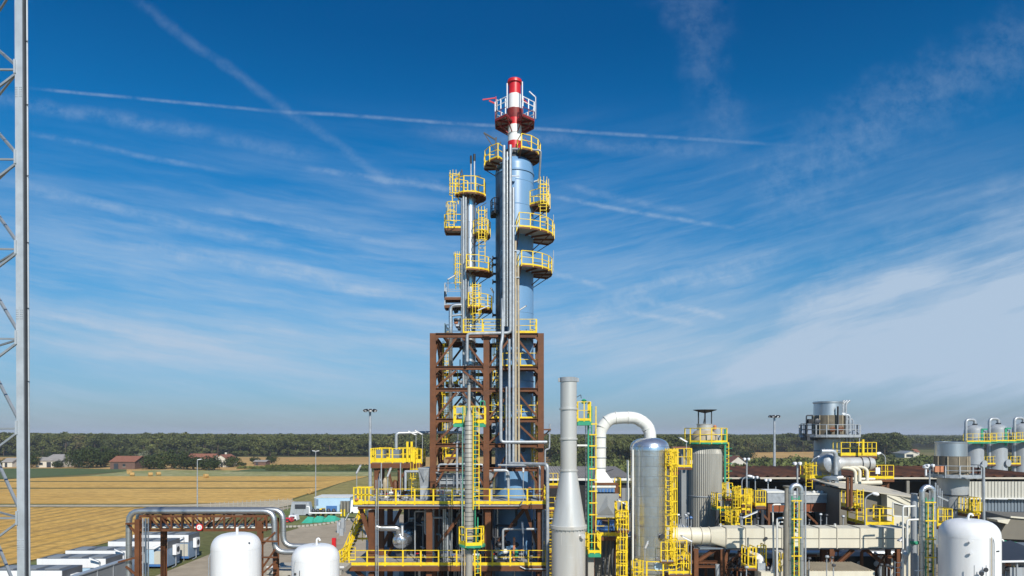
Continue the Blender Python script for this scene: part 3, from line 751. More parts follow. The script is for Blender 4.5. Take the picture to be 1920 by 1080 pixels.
# hay bales
for i, (u, v, lb) in enumerate(((248, 893, 'first round straw bale from the left on the stubble'), (282, 893, 'second round straw bale from the left on the stubble'),
        (297, 892, 'third round straw bale from the left, close beside the second'), (386, 896, 'lone round straw bale by the distant field lamp'),
        (583, 926.5, 'nearest round straw bale left of the blue shed'), (243, 889, 'small faint round bale behind the first one'))):
    p = G(u, v); r = .62
    b = MB(); a = R(25 + i * 11); d = Vector((math.cos(a), math.sin(a), 0))
    b.lathe_ax(p + Vector((0, 0, r + .05)) - d * .65, d, [(0, r * .96), (.06, r), (1.24, r), (1.3, r * .96)], 18)
    b.make('straw_bale', 'straw', None, lb, 'straw bale', 'round bales on the stubble field')
# ---------------------------------------------------------------- steel frame tower (front plane Y=53, back plane Y=59)
FY0, FY1 = 53.0, 59.0
fx = [X(812, FY0), X(912, FY0), X(1014, FY0)]
LV = [Z(v, FY0) for v in (629, 690, 731, 788, 835)]       # levels, top first
ft = T('steel_frame_tower', 'tall rust brown steel frame carrying the silver and the blue columns', 'steel tower', (fx[1], (FY0 + FY1) / 2, 0))
for y in (FY0, FY1):
    for x in fx: beamp(ft, 'post', 'rust', (x, y, 0), (x, y, LV[0] + .15), .46, .42, True)
xt = .20
for y in (FY0, FY1):
    for i, z in enumerate(LV + [Z(880, FY0)]):
        for a, b in ((0, 1), (1, 2)):
            beamp(ft, 'beam', 'rust', (fx[a] + xt, y, z), (fx[b] - xt, y, z), .3, .36 if i == 0 else .3, True)
for x in fx:
    for z in LV + [Z(880, FY0)]:
        beamp(ft, 'side_beam', 'rust', (x, FY0 + .22, z), (x, FY1 - .22, z), .26, .3, True)
LZ = LV + [Z(915, FY0)]
for y in (FY0 + .02, FY1 - .02):
    for k in range(5):
        zt, zb = LZ[k] - .2, LZ[k + 1] + .18
        for a, b in ((0, 1), (1, 2)):
            xa, xb = fx[a] + .2, fx[b] - .2; xm = (xa + xb) / 2
            wdt = .2
            if a == 0 or k != 1 or y > 55:
                beamp(ft, 'brace', 'rust', (xa, y, zb), (xm - .25, y, zt), wdt, .15)
                beamp(ft, 'brace', 'rust', (xm + .25, y, zt), (xb, y, zb), wdt, .15)
for x in (fx[0], fx[2]):
    ym = (FY0 + FY1) / 2
    for k in range(5):
        zt, zb = LZ[k] - .18, LZ[k + 1] + .18
        beamp(ft, 'side_brace', 'rust', (x, FY0 + .25, zb), (x, ym - .2, zt), .14, .18)
        beamp(ft, 'side_brace', 'rust', (x, ym + .2, zt), (x, FY1 - .25, zb), .14, .18)
for x in fx:
    for z in LV:
        gp = MB()
        for (s_2, s_3) in ((-1, -1), (1, -1)):
            if (x == fx[0] and s_2 < 0) or (x == fx[2] and s_2 > 0): continue
            gp.hexa([(x + s_2 * .24, FY0 - .19, z - .42), (x + s_2 * .30, FY0 - .19, z - .42), (x + s_2 * .30, FY0 - .17, z - .42), (x + s_2 * .24, FY0 - .17, z - .42)], [(x + s_2 * .24, FY0 - .19, z - .16), (x + s_2 * .5, FY0 - .19, z - .16), (x + s_2 * .5, FY0 - .17, z - .16), (x + s_2 * .24, FY0 - .17, z - .16)])
        gp.make('gusset_plate', 'rust', ft)
g = MB()
for k in range(5):   # joists of the top level
    xx = fx[0] + .8 + k * 1.6; g.beam((xx, FY0 + .2, LV[0] - .05), (xx, FY1 - .2, LV[0] - .05), .14, .2)
g.make('roof_joists', 'rust', ft)
# landings with yellow railings inside the frame
def landing(u0, u1, v, ys, sides, y0=None, y1=None):
    z = Z(v, FY0); rect_platform(ft, X(u0, FY0), X(u1, FY0), (y0 or FY0 + .25), (y1 or FY0 + 1.5), z, sides, eh=.16, name='landing', toe=.2, sp=1.2, pw=.08)
landing(942, 1010, 688, 0, 'FR')
landing(916, 1008, 786, 0, 'F')
landing(916, 1008, 834, 0, '', FY0 + .25, FY0 + 1.9)  # railless deck added to shade the blue column below it
landing(925, 1008, 730, 0, '', FY0 + .25, FY0 + 1.9)  # another plain deck, put in for the shade it casts on the column
landing(880, 908, 730, 0, 'F', FY1 - 1.6, FY1 - .4)
landing(826, 850, 712, 0, 'F', FY1 - 1.6, FY1 - .4)
landing(826, 848, 860, 0, 'FL', FY1 - 1.6, FY1 - .4)
# top level: railings, decks round the two columns
rect_platform(ft, X(868, FY0), X(940, FY0), FY0 + .6, FY0 + 2, LV[0] + .26, 'FB', eh=.14, name='landing', toe=.15)
rect_platform(ft, X(962, FY0), X(1006, FY0), FY0 + .6, FY0 + 2.4, LV[0] + .26, 'FR', eh=.14, name='landing', toe=.2)
rect_platform(ft, X(828, FY0), X(866, FY0), FY1 - 2.5, FY1 - .6, LV[0] + .26, 'FL', rail='galv', eh=.14, name='landing', toe=.1)
for (u, v0, v1, y, cg) in ((932, 690, 630, FY0 + 2.2, True), (930, 788, 690, FY0 + 2.2, True), (928, 786, 735, FY0 + .8, False), (1004, 900, 790, FY0 + 1.9, True), (1002, 870, 745, FY0 + 2.2, False),
                           (838, 735, 640, FY1 - 1.0, True), (836, 862, 735, FY1 - 1.2, True), (892, 728, 692, FY1 - 1, True), (1000, 624, 600, FY0 + 1, False), (840, 628, 606, FY1 - 2, False)):
    ladder(ft, X(u, y), y, Z(v0, y), Z(v1, y), -90, 'yellow', cg, w=.5, cr=.36, cz=Z(v0, y) + (1.0 if cg else 0))
ladder(ft, X(936, FY0 + 3.5), FY0 + 3.5, Z(930, 56), Z(786, 56), -90, 'black', False, w=.55)
# little rust bracket with white bent pipes on the right flank
br = MB().box(fx[2] + .24, X(1033, FY0), FY0 - .2, FY0 + .6, Z(804, FY0) - .12, Z(804, FY0)); br.beam((fx[2] + .24, FY0 + .2, Z(818, FY0)), (X(1031, FY0), FY0 + .2, Z(806, FY0)), .1)
br.make('bracket', 'rust', ft)

# ---------------------------------------------------------------- blue column with the red and white stack
CY = 56.0; bx = X(965, CY); br_ = 35.2 * CY / FX
def bz(v): return Z(v, CY)
bc = T('blue_column', 'tall light blue process column with a red and white stack on top', 'column', (bx, CY, 0))
MB().lathe(bx, CY, [(br_ * 1.55, 0), (br_ * 1.12, bz(960)), (br_ * 1.06, bz(940)), (br_, bz(700)), (br_, bz(318)), (br_ * .97, bz(312)), (br_ * .86, bz(306)), (br_ * .62, bz(301)), (br_ * .30, bz(299)), (.4, bz(298.5))], 64).make('shell', 'blue', bc)
wb = MB()
for v in (348, 392, 436, 486, 538, 590, 652, 716, 780, 850, 910): wb.lathe(bx, CY, [(br_ + .002 + (.0 if v < 700 else .04), bz(v) - .04), (br_ + .02 + (.0 if v < 700 else .06), bz(v)), (br_ + .002 + (0 if v < 700 else .05), bz(v) + .04)], 64, False)
wb.make('weld_seams', 'blue', bc)
sk = MB()   # stiffening skirt in the lower part
ski = MB().lathe(bx, CY, [(br_ + .07, bz(331)), (br_ + .07, bz(328))], 48).make('top_ring', 'blue', bc)
# neck and stack
sr = 13.0 * CY / FX
MB().sector(bx, CY, br_ - .02, br_ + .035, 176, 262, bz(636), bz(322)).make('dark_shell_sector', 'bluedk', bc, 'darker blue shell over the left flank')  # thin sector in a darker blue over the column's left flank
neck = MB().lathe(bx, CY, [(sr * 1.75, bz(309)), (sr * 1.75, bz(292)), (sr * 1.4, bz(288)), (sr * 1.4, bz(284))], 32).make('neck', 'darkg', bc)
st = MB().lathe(bx, CY, [(sr, bz(286)), (sr, bz(267))], 32).make('stack', 'red', bc, 'red band of the stack')
for (m_, va, vb_, k) in (('white', 267, 237, .99), ('red', 237, 214, .98), ('white', 208, 179, .94), ('red', 179, 155, .88)):
    MB().lathe(bx, CY, [(sr * k, bz(va) + .002), (sr * k, bz(vb_))], 32).make('stack_band', m_, st)
MB().lathe(bx, CY, [(sr * 1.0, bz(224)), (sr * 1.16, bz(209)), (sr * 1.16, bz(207)), (sr * .98, bz(206))], 32).make('stack_collar', 'redst', st)
MB().lathe(bx, CY, [(sr * .90, bz(158)), (sr * 1.08, bz(157)), (sr * 1.08, bz(155)), (sr * 1.0, bz(151)), (sr * .92, bz(151)), (sr * .88, bz(157))], 32, False).make('stack_rim', 'red', st)
for v in (252,): MB().lathe(bx, CY, [(sr * 1.01, bz(v) - .05), (sr * 1.06, bz(v)), (sr * 1.01, bz(v) + .05)], 32, False).make('stack_flange', 'white', st)
# red octagon platform
zp = bz(229); r1 = 39 * CY / FX
sp_ = MB().sector(bx, CY, sr * 1.05, r1, -67.5, 247.5, zp - .04, zp, 7).make('stack_platform', 'grate', bc)
b = MB()
for i in range(8):
    a0, a1 = R(i * 45 - 67.5), R(i * 45 - 22.5)
    if i == 7: a1 = a0 + .01
    p0 = Vector((bx + r1 * math.cos(a0), CY + r1 * math.sin(a0), zp - .15)); p1 = Vector((bx + r1 * math.cos(a1), CY + r1 * math.sin(a1), zp - .15))
    if i < 7: b.beam(p0, p1, .07, .2)
    q0 = Vector((bx + sr * math.cos(a0), CY + sr * math.sin(a0), zp - .13)); b.beam(q0, p0, .1, .16)
    b.beam(Vector((q0.x, q0.y, zp - 1.0)), p0 - Vector((0, 0, .1)), .07)
    h0 = q0.lerp(p0, .55); a2 = a1; h1 = Vector((bx + sr * math.cos(a2), CY + sr * math.sin(a2), zp - .13)).lerp(p1, .55); b.beam(h0, h1, .07, .1)
b.make('support_beams', 'redst', sp_)
m1_ = MB(); m2_ = MB()
for i in range(7):
    a0, a1 = R(i * 45 - 67.5), R(i * 45 - 22.5)
    p0 = Vector((bx + r1 * math.cos(a0), CY + r1 * math.sin(a0), zp)); p1 = Vector((bx + r1 * math.cos(a1), CY + r1 * math.sin(a1), zp))
    for t_ in (0, .5):
        p = p0.lerp(p1, t_); m1_.beam(p, p + Vector((0, 0, .55)), .05); m2_.beam(p + Vector((0, 0, .551)), p + Vector((0, 0, 1.35)), .08)
    for h_ in (1.33, .95): m2_.beam(p0 + Vector((0, 0, h_)), p1 + Vector((0, 0, h_)), .05)
    m1_.beam(p0 + Vector((0, 0, .5)), p1 + Vector((0, 0, .5)), .035)
m1_.make('railing', 'redst', sp_, 'red lower half of the platform railing'); m2_.make('railing', 'white', sp_, 'white upper half of the platform railing')
for (dx_, za, zb_, m_) in ((-14, 214, 168, 'white'), (14, 214, 165, 'white'), (39, 226, 185, 'galv'), (-33, 226, 190, 'galv'), (-17, 232, 196, 'white')):
    x = bx + dx_ * CY / FX; pipepart(sp_, [(x, CY - 1.0 if abs(dx_) < 20 else CY - .3, bz(za)), (x, CY - 1.0 if abs(dx_) < 20 else CY - .3, bz(zb_))], .05, m_, 'stanchion')
MB().beam((bx + 27 * CY / FX, CY - .4, bz(176)), (bx + 38 * CY / FX, CY - .4, bz(186)), .09, .07).make('lamp_bar', 'galv', sp_)
pv = MB()
for k in range(3): pv.lathe_ax((bx + (14 + k * 3) * CY / FX, CY - 1.1, bz(200 + k * 3)), (1, -.3, .2), [(0, .05), (.05, .11), (.12, .11), (.18, .05)], 8)
pv.make('valve_cluster', 'red', sp_)
wa = MB().beam(P(905, 187, CY), P(930, 183.5, CY), .06, .09)
wa.beam(P(917, 189, CY), P(928, 194, CY), .1, .1); wa.beam(P(930, 181, CY), P(930, 230, CY), .06); wa.make('boom', 'red', sp_, 'red pointed boom sticking out left')
# davit (dark) on the left
dv = MB().beam(P(930, 312, CY), P(930, 258, CY), .14); dv.beam(P(931, 263, CY), P(907, 249, CY), .11); dv.beam(P(907, 249, CY), P(929, 282, CY), .07)
dv.beam(P(933, 279, CY), P(939, 266, CY), .07); dv.make('davit', 'darkg', bc)
MB().beam(P(984, 258, CY), P(993, 272, CY), .06).make('davit_arm', 'redst', bc)
# top platforms (yellow)
round_platform(bc, bx, CY, bz(298) + .1, sr * 1.5, 48 * CY / FX, -75, 70, deck='grated', name='top_platform')
round_platform(bc, bx, CY, bz(314), br_ * 1.02, 57 * CY / FX, 175, 238, deck='grate', name='side_platform')
# right hand balconies
def balcony(v, r1u, a0, a1, strut=True, **k):
    return round_platform(bc, bx, CY, bz(v), br_ + .04, r1u * CY / FX, a0, a1, strut=strut, **k)
balcony(447, 74, -84, 28); balcony(513, 70, -80, 25)
balcony(391, 66, -38, 10, rail='yellow'); 
for k, v in enumerate((447, 513)):
    pipepart(bc, [(bx + 72 * CY / FX, CY - .6, bz(v - 40)), (bx + 72 * CY / FX, CY - .6, bz(v))], .03, 'galv', 'lamp_pole')
# left small black-railed shelf
round_platform(bc, bx, CY, bz(404), br_ + .02, 45 * CY / FX, 175, 215, rail='darkg', beam='black', deck='grated', name='side_platform', strut=False)
ladder(bc, bx + 52 * CY / FX, CY - 1.6, bz(446), bz(351), -90, 'yellow', True, cr=.43, cz=bz(400))
ladder(bc, X(932, CY), CY - 1.15, bz(620), bz(500), -180, 'darkg', False, w=.3)
# vent pipe over the right shoulder
pipepart(bc, [P(959, 286, CY - 1.2), P(959, 279, CY - 1.2), P(1014, 282, CY - 1.6), P(1011, 338, CY - .4), P(1001, 341, CY - .4)], .085, 'galv', 'vent_pipe')
pipepart(bc, [P(1011, 336, CY - .4), P(1029, 346, CY - .6), P(1030, 392, CY - .6)], .05, 'galv', 'vent_pipe')
for v in (351, 383, 430, 470, 540, 575): 
    MB().lathe_ax((bx + br_ * math.sin(R(-5)), CY - br_ * .98, bz(v)), (.1, -1, 0), [(0, .1), (.2, .1), (.2, .17), (.26, .17)], 10).make('nozzle', 'blue', bc)
# dark nozzles at the left edge
for v in (486, 498, 515, 530, 592): MB().lathe_ax((bx - br_ + .05, CY - .3, bz(v)), (-1, 0, 0), [(0, .1), (.25, .1), (.25, .2), (.34, .2)], 10).make('nozzle', 'darkg', bc)

# riser pipes in front of the blue column
PG = 'tall riser pipes in front of the blue column'
py = 52.2
def riser(u, v0, v1, r, m_, label, y=py, extra=None):
    pts = extra or [P(u, v0, y), P(u, v1, y)]
    return pipe('riser_pipe', label, pts, r, m_, group=PG)
riser(945, 0, 0, .125, 'galv', 'widest grey riser, top left of the pipes beside the blue column', extra=[P(945, 273, 52.4), P(945, 612, 52.4)])
riser(0, 0, 0, .12, 'galv', 'silver riser whose top curls towards the left along the frame top and drops down', extra=[P(957, 272, 52.4), P(957, 624, 52.4), P(876, 626, 52.4), P(876, 678, 52.4)])
riser(0, 0, 0, .07, 'aluu', 'thinnest grey riser between the two widest pipes', extra=[P(951, 285, 52.5), P(951, 612, 52.5)])
riser(0, 0, 0, .09, 'darkg', 'thin dark riser close behind the silver one', extra=[P(953, 300, 52.7), P(953, 612, 52.7)])
riser(0, 0, 0, .10, 'galv', 'pipe starting beside the manholes of the blue column', extra=[P(962.5, 352, 52.9), P(962.5, 868, 52)])
riser(0, 0, 0, .09, 'tan', 'second slim brownish pipe of the bundle crossing the frame', extra=[P(966.5, 452, 52.9), P(967, 868, 52)])
riser(0, 0, 0, .09, 'tan', 'third slim brownish pipe of the bundle, ending below the balconies', extra=[P(971.5, 500, 52.9), P(972.5, 700, 52.4), P(973, 868, 52)])
riser(0, 0, 0, .105, 'galv', 'wide lower pipe of the bundle starting under the frame top', extra=[P(955, 636, 52.2), P(955, 868, 52)])
riser(0, 0, 0, .13, 'galv', 'offset grey pipe that turns right at the foot of the bundle', extra=[P(942.5, 560, 52.5), P(942.5, 632, 52.3), P(939, 648, 52.2), P(939, 829, 52), P(1026, 829, 52)])
riser(0, 0, 0, .07, 'galv', 'short slim pipe beginning halfway down the frame', extra=[P(949.5, 725, 52), P(949.5, 900, 52)])
riser(0, 0, 0, .13, 'galv', 'pipe looping over the deck to the right edge of the structure', extra=[P(955, 869, 51.6), P(1026.5, 870.5, 49.4), P(1027, 1090, 49.4)])
riser(0, 0, 0, .08, 'galv', 'second smaller loop just inside the pipe at the right edge', extra=[P(934, 872, 51), P(1012, 873, 50.4), P(1012, 950, 50.4)])
pipe('bent_pipe', 'thin white pipe hanging off the right flank bracket', [P(1031, 795, 53), P(1030, 842, 53), P(1022, 843, 53), P(1022, 880, 53)], .07, 'galv')
b = MB()
for v in (330, 424, 470, 520, 566, 600): b.beam(P(940, v, 52.7), P(974, v, 52.7), .05, .08); b.beam(P(950, v, 52.8), P(952, v, 54.6), .06)
b.make('pipe_brackets', 'galv', bc)
MB().beam(P(949.5, 300, 52.85), P(949.5, 612, 52.85), .02, .02).box(X(948, 53), X(953, 53), 52.95, 53.0, Z(612, 53), Z(300, 53)).make('added_shade_strip', 'sheetb', bc)  # strip added between the risers to throw shade on the column's left side

# ---------------------------------------------------------------- slim silver column
SY = 56.0; sx = X(881, SY); srr = 11.5 * SY / FX
def szv(v): return Z(v, SY)
sc_ = T('silver_column', 'slim aluminium clad column left of the blue column', 'column', (sx, SY, 0))
MB().lathe(sx, SY, [(srr * 1.1, 0), (srr * 1.1, szv(800)), (srr, szv(790)), (srr, szv(372)), (srr * .75, szv(369)), (srr * .3, szv(366))], 32).make('shell', 'alus', sc_)
pipepart(sc_, [P(869, 345, 55), P(869, 800, 55)], .09, 'galv', 'riser_pipe'); pipepart(sc_, [P(873.5, 370, 54.9), P(873.5, 720, 54.9)], .07, 'aluu', 'riser_pipe'); pipepart(sc_, [P(866.5, 640, 55.2), P(866.5, 372, 55.2)], .13, 'aluu', 'riser_pipe')
pipepart(sc_, [P(878, 490, 55.1), P(878, 640, 55.1)], .05, 'galv', 'riser_pipe')
round_platform(sc_, sx, SY, szv(370), .2, 30 * SY / FX, -150, 60, deck='grate', name='top_platform', h=1.3)
ladder(sc_, X(855, SY), SY - .6, szv(388), szv(330), -100, 'yellow', True, cz=szv(372), cr=.42)
b = MB().tube([P(883, 368, SY), P(883, 295, SY)], .06, 6); b.tube([P(889.5, 368, SY), P(889.5, 292, SY)], .07, 6); b.make('lightning_rods', 'galv', sc_)
MB().tube([P(883, 307, SY), P(883, 292, SY)], .085, 6).tube([P(889.5, 302, SY), P(889.5, 289, SY)], .1, 6).make('rod_tips', 'black', sc_)
MB().beam(P(862, 329, SY), P(902, 330, SY), .06, .06).make('hoist_beam', 'darkg', sc_); MB().beam(P(862, 330, SY), P(866, 318, SY), .08).beam(P(866, 318, SY), P(870, 340, SY), .06).make('hoist', 'darkg', sc_)
def spl(u0, u1, v, rail='yellow', y0=55.2, y1=56.4, h=1.1, sides='FLR', toe=.14, dk='grate'):
    return rect_platform(sc_, X(u0, 56), X(u1, 56), y0, y1, szv(v), sides, rail=rail, deck=dk, eh=.2, name='side_platform', toe=toe, sp=1.1, pw=.08)
spl(836, 867, 433); ladder(sc_, X(848, 55.8), 55.1, szv(433), szv(390), -90, 'yellow', True, cz=szv(425), cr=.42, w=.42)
round_platform(sc_, sx, SY, szv(442), srr, 38 * SY / FX, -50, 25, name='side_platform', strut=True)
ladder(sc_, X(904, 55), 54.6, szv(500), szv(403), -90, 'yellow', True, cz=szv(462), cr=.42)
round_platform(sc_, sx, SY, szv(513), srr, 42 * SY / FX, -95, 30, name='side_platform')
ladder(sc_, X(859.5, 56), 55.4, szv(545), szv(478), -90, 'yellow', True, cz=szv(535), cr=.3, w=.35)
spl(836, 866, 575, rail='galv', toe=.08); spl(836, 866, 560, rail='galv', toe=0, h=.8)
round_platform(sc_, sx, SY, szv(582), srr, 42 * SY / FX, -90, 20, name='side_platform')
ladder(sc_, X(893, 55), 54.6, szv(612), szv(540), -90, 'yellow', True, cz=szv(596), cr=.42)
pipepart(sc_, [P(865, 572, 55), P(845, 573, 55), P(845, 622, 55), P(845, 800, 57)], .16, 'alup', 'side_pipe')
pipepart(sc_, [P(866, 590, 55), P(848, 592, 55)], .08, 'galv', 'side_pipe')
random.seed(3)
for k in range(12):
    u = random.uniform(846, 866); v = random.uniform(575, 620)
    MB().lathe_ax(P(u, v, 55.6), (1, 0, random.uniform(-.3, .3)), [(0, .06), (.06, .14), (.3, .14), (.36, .06)], 8).make('valve', random.choice(['whited', 'galv', 'orange', 'darkg']), sc_)
MB().beam(P(894, 392, 55), P(912, 360 + 20, 55), .05).make('davit_arm', 'darkg', sc_)

# fittings knotted round the silver column inside the frame
random.seed(17)
for k in range(26):
    u = random.uniform(858, 902); v = random.choice([random.uniform(672, 700), random.uniform(708, 735), random.uniform(640, 660), random.uniform(755, 780)])
    MB().lathe_ax(P(u, v, random.uniform(54.6, 55.3)), (1, random.uniform(-1, 1), random.uniform(-.6, .6)), [(0, .06), (.05, .15), (.25, .15), (.32, .06)], 8).make('fitting', random.choice(['rust', 'darkg', 'galv', 'tan', 'darkg', 'brgrey']), sc_)
for k in range(16):
    u = random.uniform(840, 935); v0 = random.uniform(640, 800); y = random.uniform(54, 58)
    pipe('slim_pipe', 'slim pipe run inside the rust brown steel frame', [P(u, v0, y), P(u, v0 + random.uniform(25, 60), y), P(u + random.uniform(-30, 30), v0 + random.uniform(60, 64), y)], random.uniform(.04, .08), random.choice(['galv', 'darkg', 'greyp']), group='slim pipes inside the steel frame')
for k in range(14):
    u = random.uniform(915, 1005); v0 = random.uniform(640, 860); y = random.uniform(53.6, 54.2)
    MB().lathe_ax(P(u, v0, y), (0, -1, 0), [(0, .12), (.1, .12), (.1, .18), (.15, .18)], 10).make('nozzle', random.choice(['blue', 'darkg', 'galv']), bc)
# ---------------------------------------------------------------- process structure: two decks and a small upper platform
DY0, DY1 = 50.0, 58.5
eh_ = T('shade_block', 'black ribbed block added behind the vessels to stand in for bay shade', 'building', (X(890, 64), 66, 0))  # black block added to darken the bays, its colour stands in for shade
b = MB(); x = X(757, 62)
b.box(x, X(1024, 62), 62, 68, 0, 7.4)
while x < X(1024, 62): b.box(x, x + .12, 61.93, 62.0 - .002, 0, 7.38); x += .5
b.make('ribbed_wall', 'black', eh_); MB().box(X(755, 62), X(1026, 62), 61.8, 68.2, 7.402, 7.55).make('roof', 'darkg', eh_)
for u in (780, 850, 930, 990): MB().box(X(u, 62), X(u, 62) + 1.1, 61.88, 61.925, .1, 2.2).make('door', 'darkg', eh_)
zu, zl = Z(945, DY0), Z(1060, DY0)
ps = T('process_structure', 'two storey brown steel process structure with yellow railed decks', 'steel structure', (X(840, 54), 54, 0))
rect_platform(ps, X(672, DY0), X(1024, DY0), DY0, DY1, zu, 'FR', eh=.3, name='deck', toe=.22, sp=1.32, pw=.115)
rect_platform(ps, X(655, DY0), X(1024, DY0), DY0, DY1, zl, 'FR', eh=.36, name='deck', toe=.22, sp=1.32, pw=.115)
rr = MB(); rail_run(rr, [(X(672, DY0) + .0, DY1), (X(760, DY0), DY1)], zu); rr.make('railing', 'yellow', ps); rr = MB(); rail_run(rr, [(X(655, DY0) + 2.4, DY1), (X(700, DY0), DY1)], zl); rr.make('railing', 'yellow', ps)
for y in (DY0 + .5, DY0 + 4.2, DY1 - .4):
    for u in (697, 805, 915, 1013):
        x = X(u, DY0 + .5)
        beamp(ps, 'post', 'rust', (x, y, 0), (x, y, zl - .6), .42, .4, True)
        beamp(ps, 'post', 'rust', (x, y, zl + .01), (x, y, zu - .5), .42, .4, True)
for (u0, v0, u1, v1, y) in ((697, 1020, 676, 952, 50.5), (697, 990, 673, 951, 54.2), (712, 1035, 752, 955, 54.2), (820, 1022, 872, 955, 51.5), (935, 1015, 985, 952, 51.5), (985, 952, 1012, 1035, 51.5), (720, 1060, 740, 1015, 54),
                         (660, 1062, 700, 1100, 50.4), (792, 955, 815, 1022, 58), (905, 1020, 940, 955, 58)):
    beamp(ps, 'brace', 'rust', P(u0, v0, y), P(u1, v1, y), .26, .24, True)
for z in (zl - .28, zu - .28):
    for y in (DY0 + 4.2,):
        beamp(ps, 'floor_beam', 'rust', (X(672, 50), y, z - .25), (X(1020, 50), y, z - .25), .22, .34, True)
# end landing with a pale plate on the far left of the upper deck
x0, x1 = X(664, DY0), X(680, DY0)
MB().box(x0 - .02, x1, DY0 - .14, DY0 - .04, Z(946, DY0), Z(937, DY0)).make('gate_panel', 'yellow', ps)
m = MB()
for i in range(5):
    x = x0 + i * .28; m.beam((x, DY0 - .1, zu), (x, DY0 - .1, zu + 1.25), .09, .06)
m.beam((x0, DY0 - .1, zu + 1.2), (x0 + 1.3, DY0 - .1, zu + 1.2), .07); m.beam((x0, DY0 - .1, zu + .7), (x0 + 1.3, DY0 - .1, zu + .7), .06)
m.beam((x0, DY0 + .6, zu + 1.2), (x0 + 1.3, DY0 + .6, zu + 1.2), .07); m.beam((x0, DY0 + .6, zu + .6), (x0 + 1.3, DY0 + .6, zu + .6), .07)
m.make('gate_rails', 'yellow', ps)
MB().lathe_ax((X(667, 50), DY0 - .2, Z(1, 50) * 0 + Z(937, DY0)), (1, 0, .3), [(0, .05), (.05, .1), (.2, .1), (.25, .05)], 8).make('beacon', 'orange', ps)
# stair flight on the left
sf = T('access_stair', 'steep yellow metal stair on the left end of the process structure', 'stairs', (X(655, 52), 52, 0))
sa, sb = P(633, 1078, 51.5), P(682, 960, 53.0)
sa = P(645, 1052, 52); sb = P(678, 972, 54)
m = MB()
for k in range(13):
    p = sa.lerp(sb, k / 12); m.box(p.x - .15, p.x + .2, p.y - .1, p.y + 1.0, p.z - .03, p.z)
m.make('treads', 'grate', sf)
for dy_ in (-.12, 1.02):
    o = Vector((0, dy_, 0)); beamp(sf, 'stringer', 'yellow', sa + o, sb + o, .08, .28)
    m = MB(); up = Vector((0, 0, 1)); m.beam(sa + o + up * 1.0, sb + o + up * 1.0, .06); m.beam(sa + o + up * .5, sb + o + up * .5, .05)
    for k in range(7):
        p = sa.lerp(sb, k / 6) + o; m.beam(p, p + up * 1.0, .07)
    m.make('handrail', 'yellow', sf)
sc2, sd = P(612, 1065, 51), P(640, 1040, 52)
m = MB(); sa2, sb2 = P(600, 1100, 51.5), P(645, 1052, 51.9)
for k in range(10):
    p = sa2.lerp(sb2, k / 9); m.box(p.x - .15, p.x + .2, p.y - .9, p.y, p.z - .03, p.z)
m.make('treads', 'grate', sf)
for dy_ in (-.95, .05):
    o = Vector((0, dy_, 0)); m = MB(); m.beam(sa2 + o, sb2 + o, .07, .22)
    for h_ in (1.05, .55): m.beam(sa2 + o + up * h_, sb2 + o + up * h_, .06)
    for k in range(6):
        p = sa2.lerp(sb2, k / 5) + o; m.beam(p, p + up * 1.05, .07)
    m.make('handrail', 'yellow', sf)
rect_platform(sf, X(638, 50), X(656, 50), 49.9, 52.6, zl + .02, 'FL', eh=.2, toe=.2, sp=.8, name='landing')
rect_platform(sf, X(676, 54), X(690, 54), 53.6, 55.2, Z(972, 54), 'FL', eh=.2, toe=.2, sp=.8, name='landing')
m = MB(); m0_ = MB(); rail_run(m0_, [(X(641, 50), 51.9), (X(655, 50), 51.9)], Z(1062, 50), sp=.5); m0_.make('railing', 'yellow', sf); rail_run(m, [(X(668, 54), 54.1), (X(690, 54), 54.1)], Z(1012, 54), sp=.5, toe=.15); m.make('railing', 'yellow', sf)
# small upper platform
UY = 54.0
up_ = T('raised_platform', 'small raised platform with a solid yellow railing above the left end of the upper deck', 'platform', (X(742, UY), UY + 1.5, zu))
zz = Z(867, UY)
rect_platform(up_, X(696, UY), X(776, UY), UY, UY + 3.4, zz, 'FLRB', eh=.4, toe=.34, sp=.85, pw=.12)
rect_platform(up_, X(776, UY) + .1, X(788, UY), UY + .5, UY + 3.0, zz - .05, 'FR', eh=.3, toe=.3, sp=.5, name='side_deck')
for u in (704, 748):
    for y in (UY + .3, UY + 3): beamp(up_, 'post', 'rust', (X(u, UY), y, zu + .01), (X(u, UY), y, zz - .5), .28, .28, True)
for u in (764, 772): MB().beam(P(u, 866, UY - .1), P(u, 828, UY - .1), .17, .1).make('gate_post', 'yellow', up_)
beamp(up_, 'brace', 'rust', P(704, 905, UY + .2), P(712, 878, UY + .2), .16); beamp(up_, 'brace', 'rust', P(738, 925, UY + .2), P(728, 880, UY + .2), .16); beamp(up_, 'brace', 'rust', P(748, 900, UY + .2), P(770, 874, UY + .2), .18)
ladder(up_, X(779, 55), 54.6, zu, zz, -90, 'yellow', True, cz=zu + 1.6, cr=.4)
MB().box(X(707, 56), X(722, 56), 55.6, 56.6, zz, zz + .95).make('cabinet', 'sheetb', up_); MB().box(X(733, 56), X(750, 56), 55.6, 56.6, zz, zz + .95).make('cabinet', 'sheetb', up_)
pipe('bent_pipe', 'silver pipe arching from the raised platform to the steel frame', [P(743, 866, 56), P(743, 812, 56), P(812, 811, 57), P(868, 811, 57)], .13, 'galv')
for i, (u, vt, a, lb) in enumerate(((780, 815, 152, 'tilted lamp over the right end of the raised platform'), (792, 814, 150, 'second tilted lamp beside it, closer to the steel frame'))):
    tube_lamp(u, 866, vt, 55, a, lb)
tube_lamp(669, 945, 887, 50, 60, 'tilted lamp at the far left end of the upper deck')
tube_lamp(727, 945, 893, 50, 66, 'tilted lamp standing under the raised platform')
tube_lamp(755, 1058, 1004, 50, 88, 'upright lamp in front of the round silver vessel end', .8)
tube_lamp(981, 1060, 999, 50, 95, 'upright lamp in front of the dark blue column foot', .9)
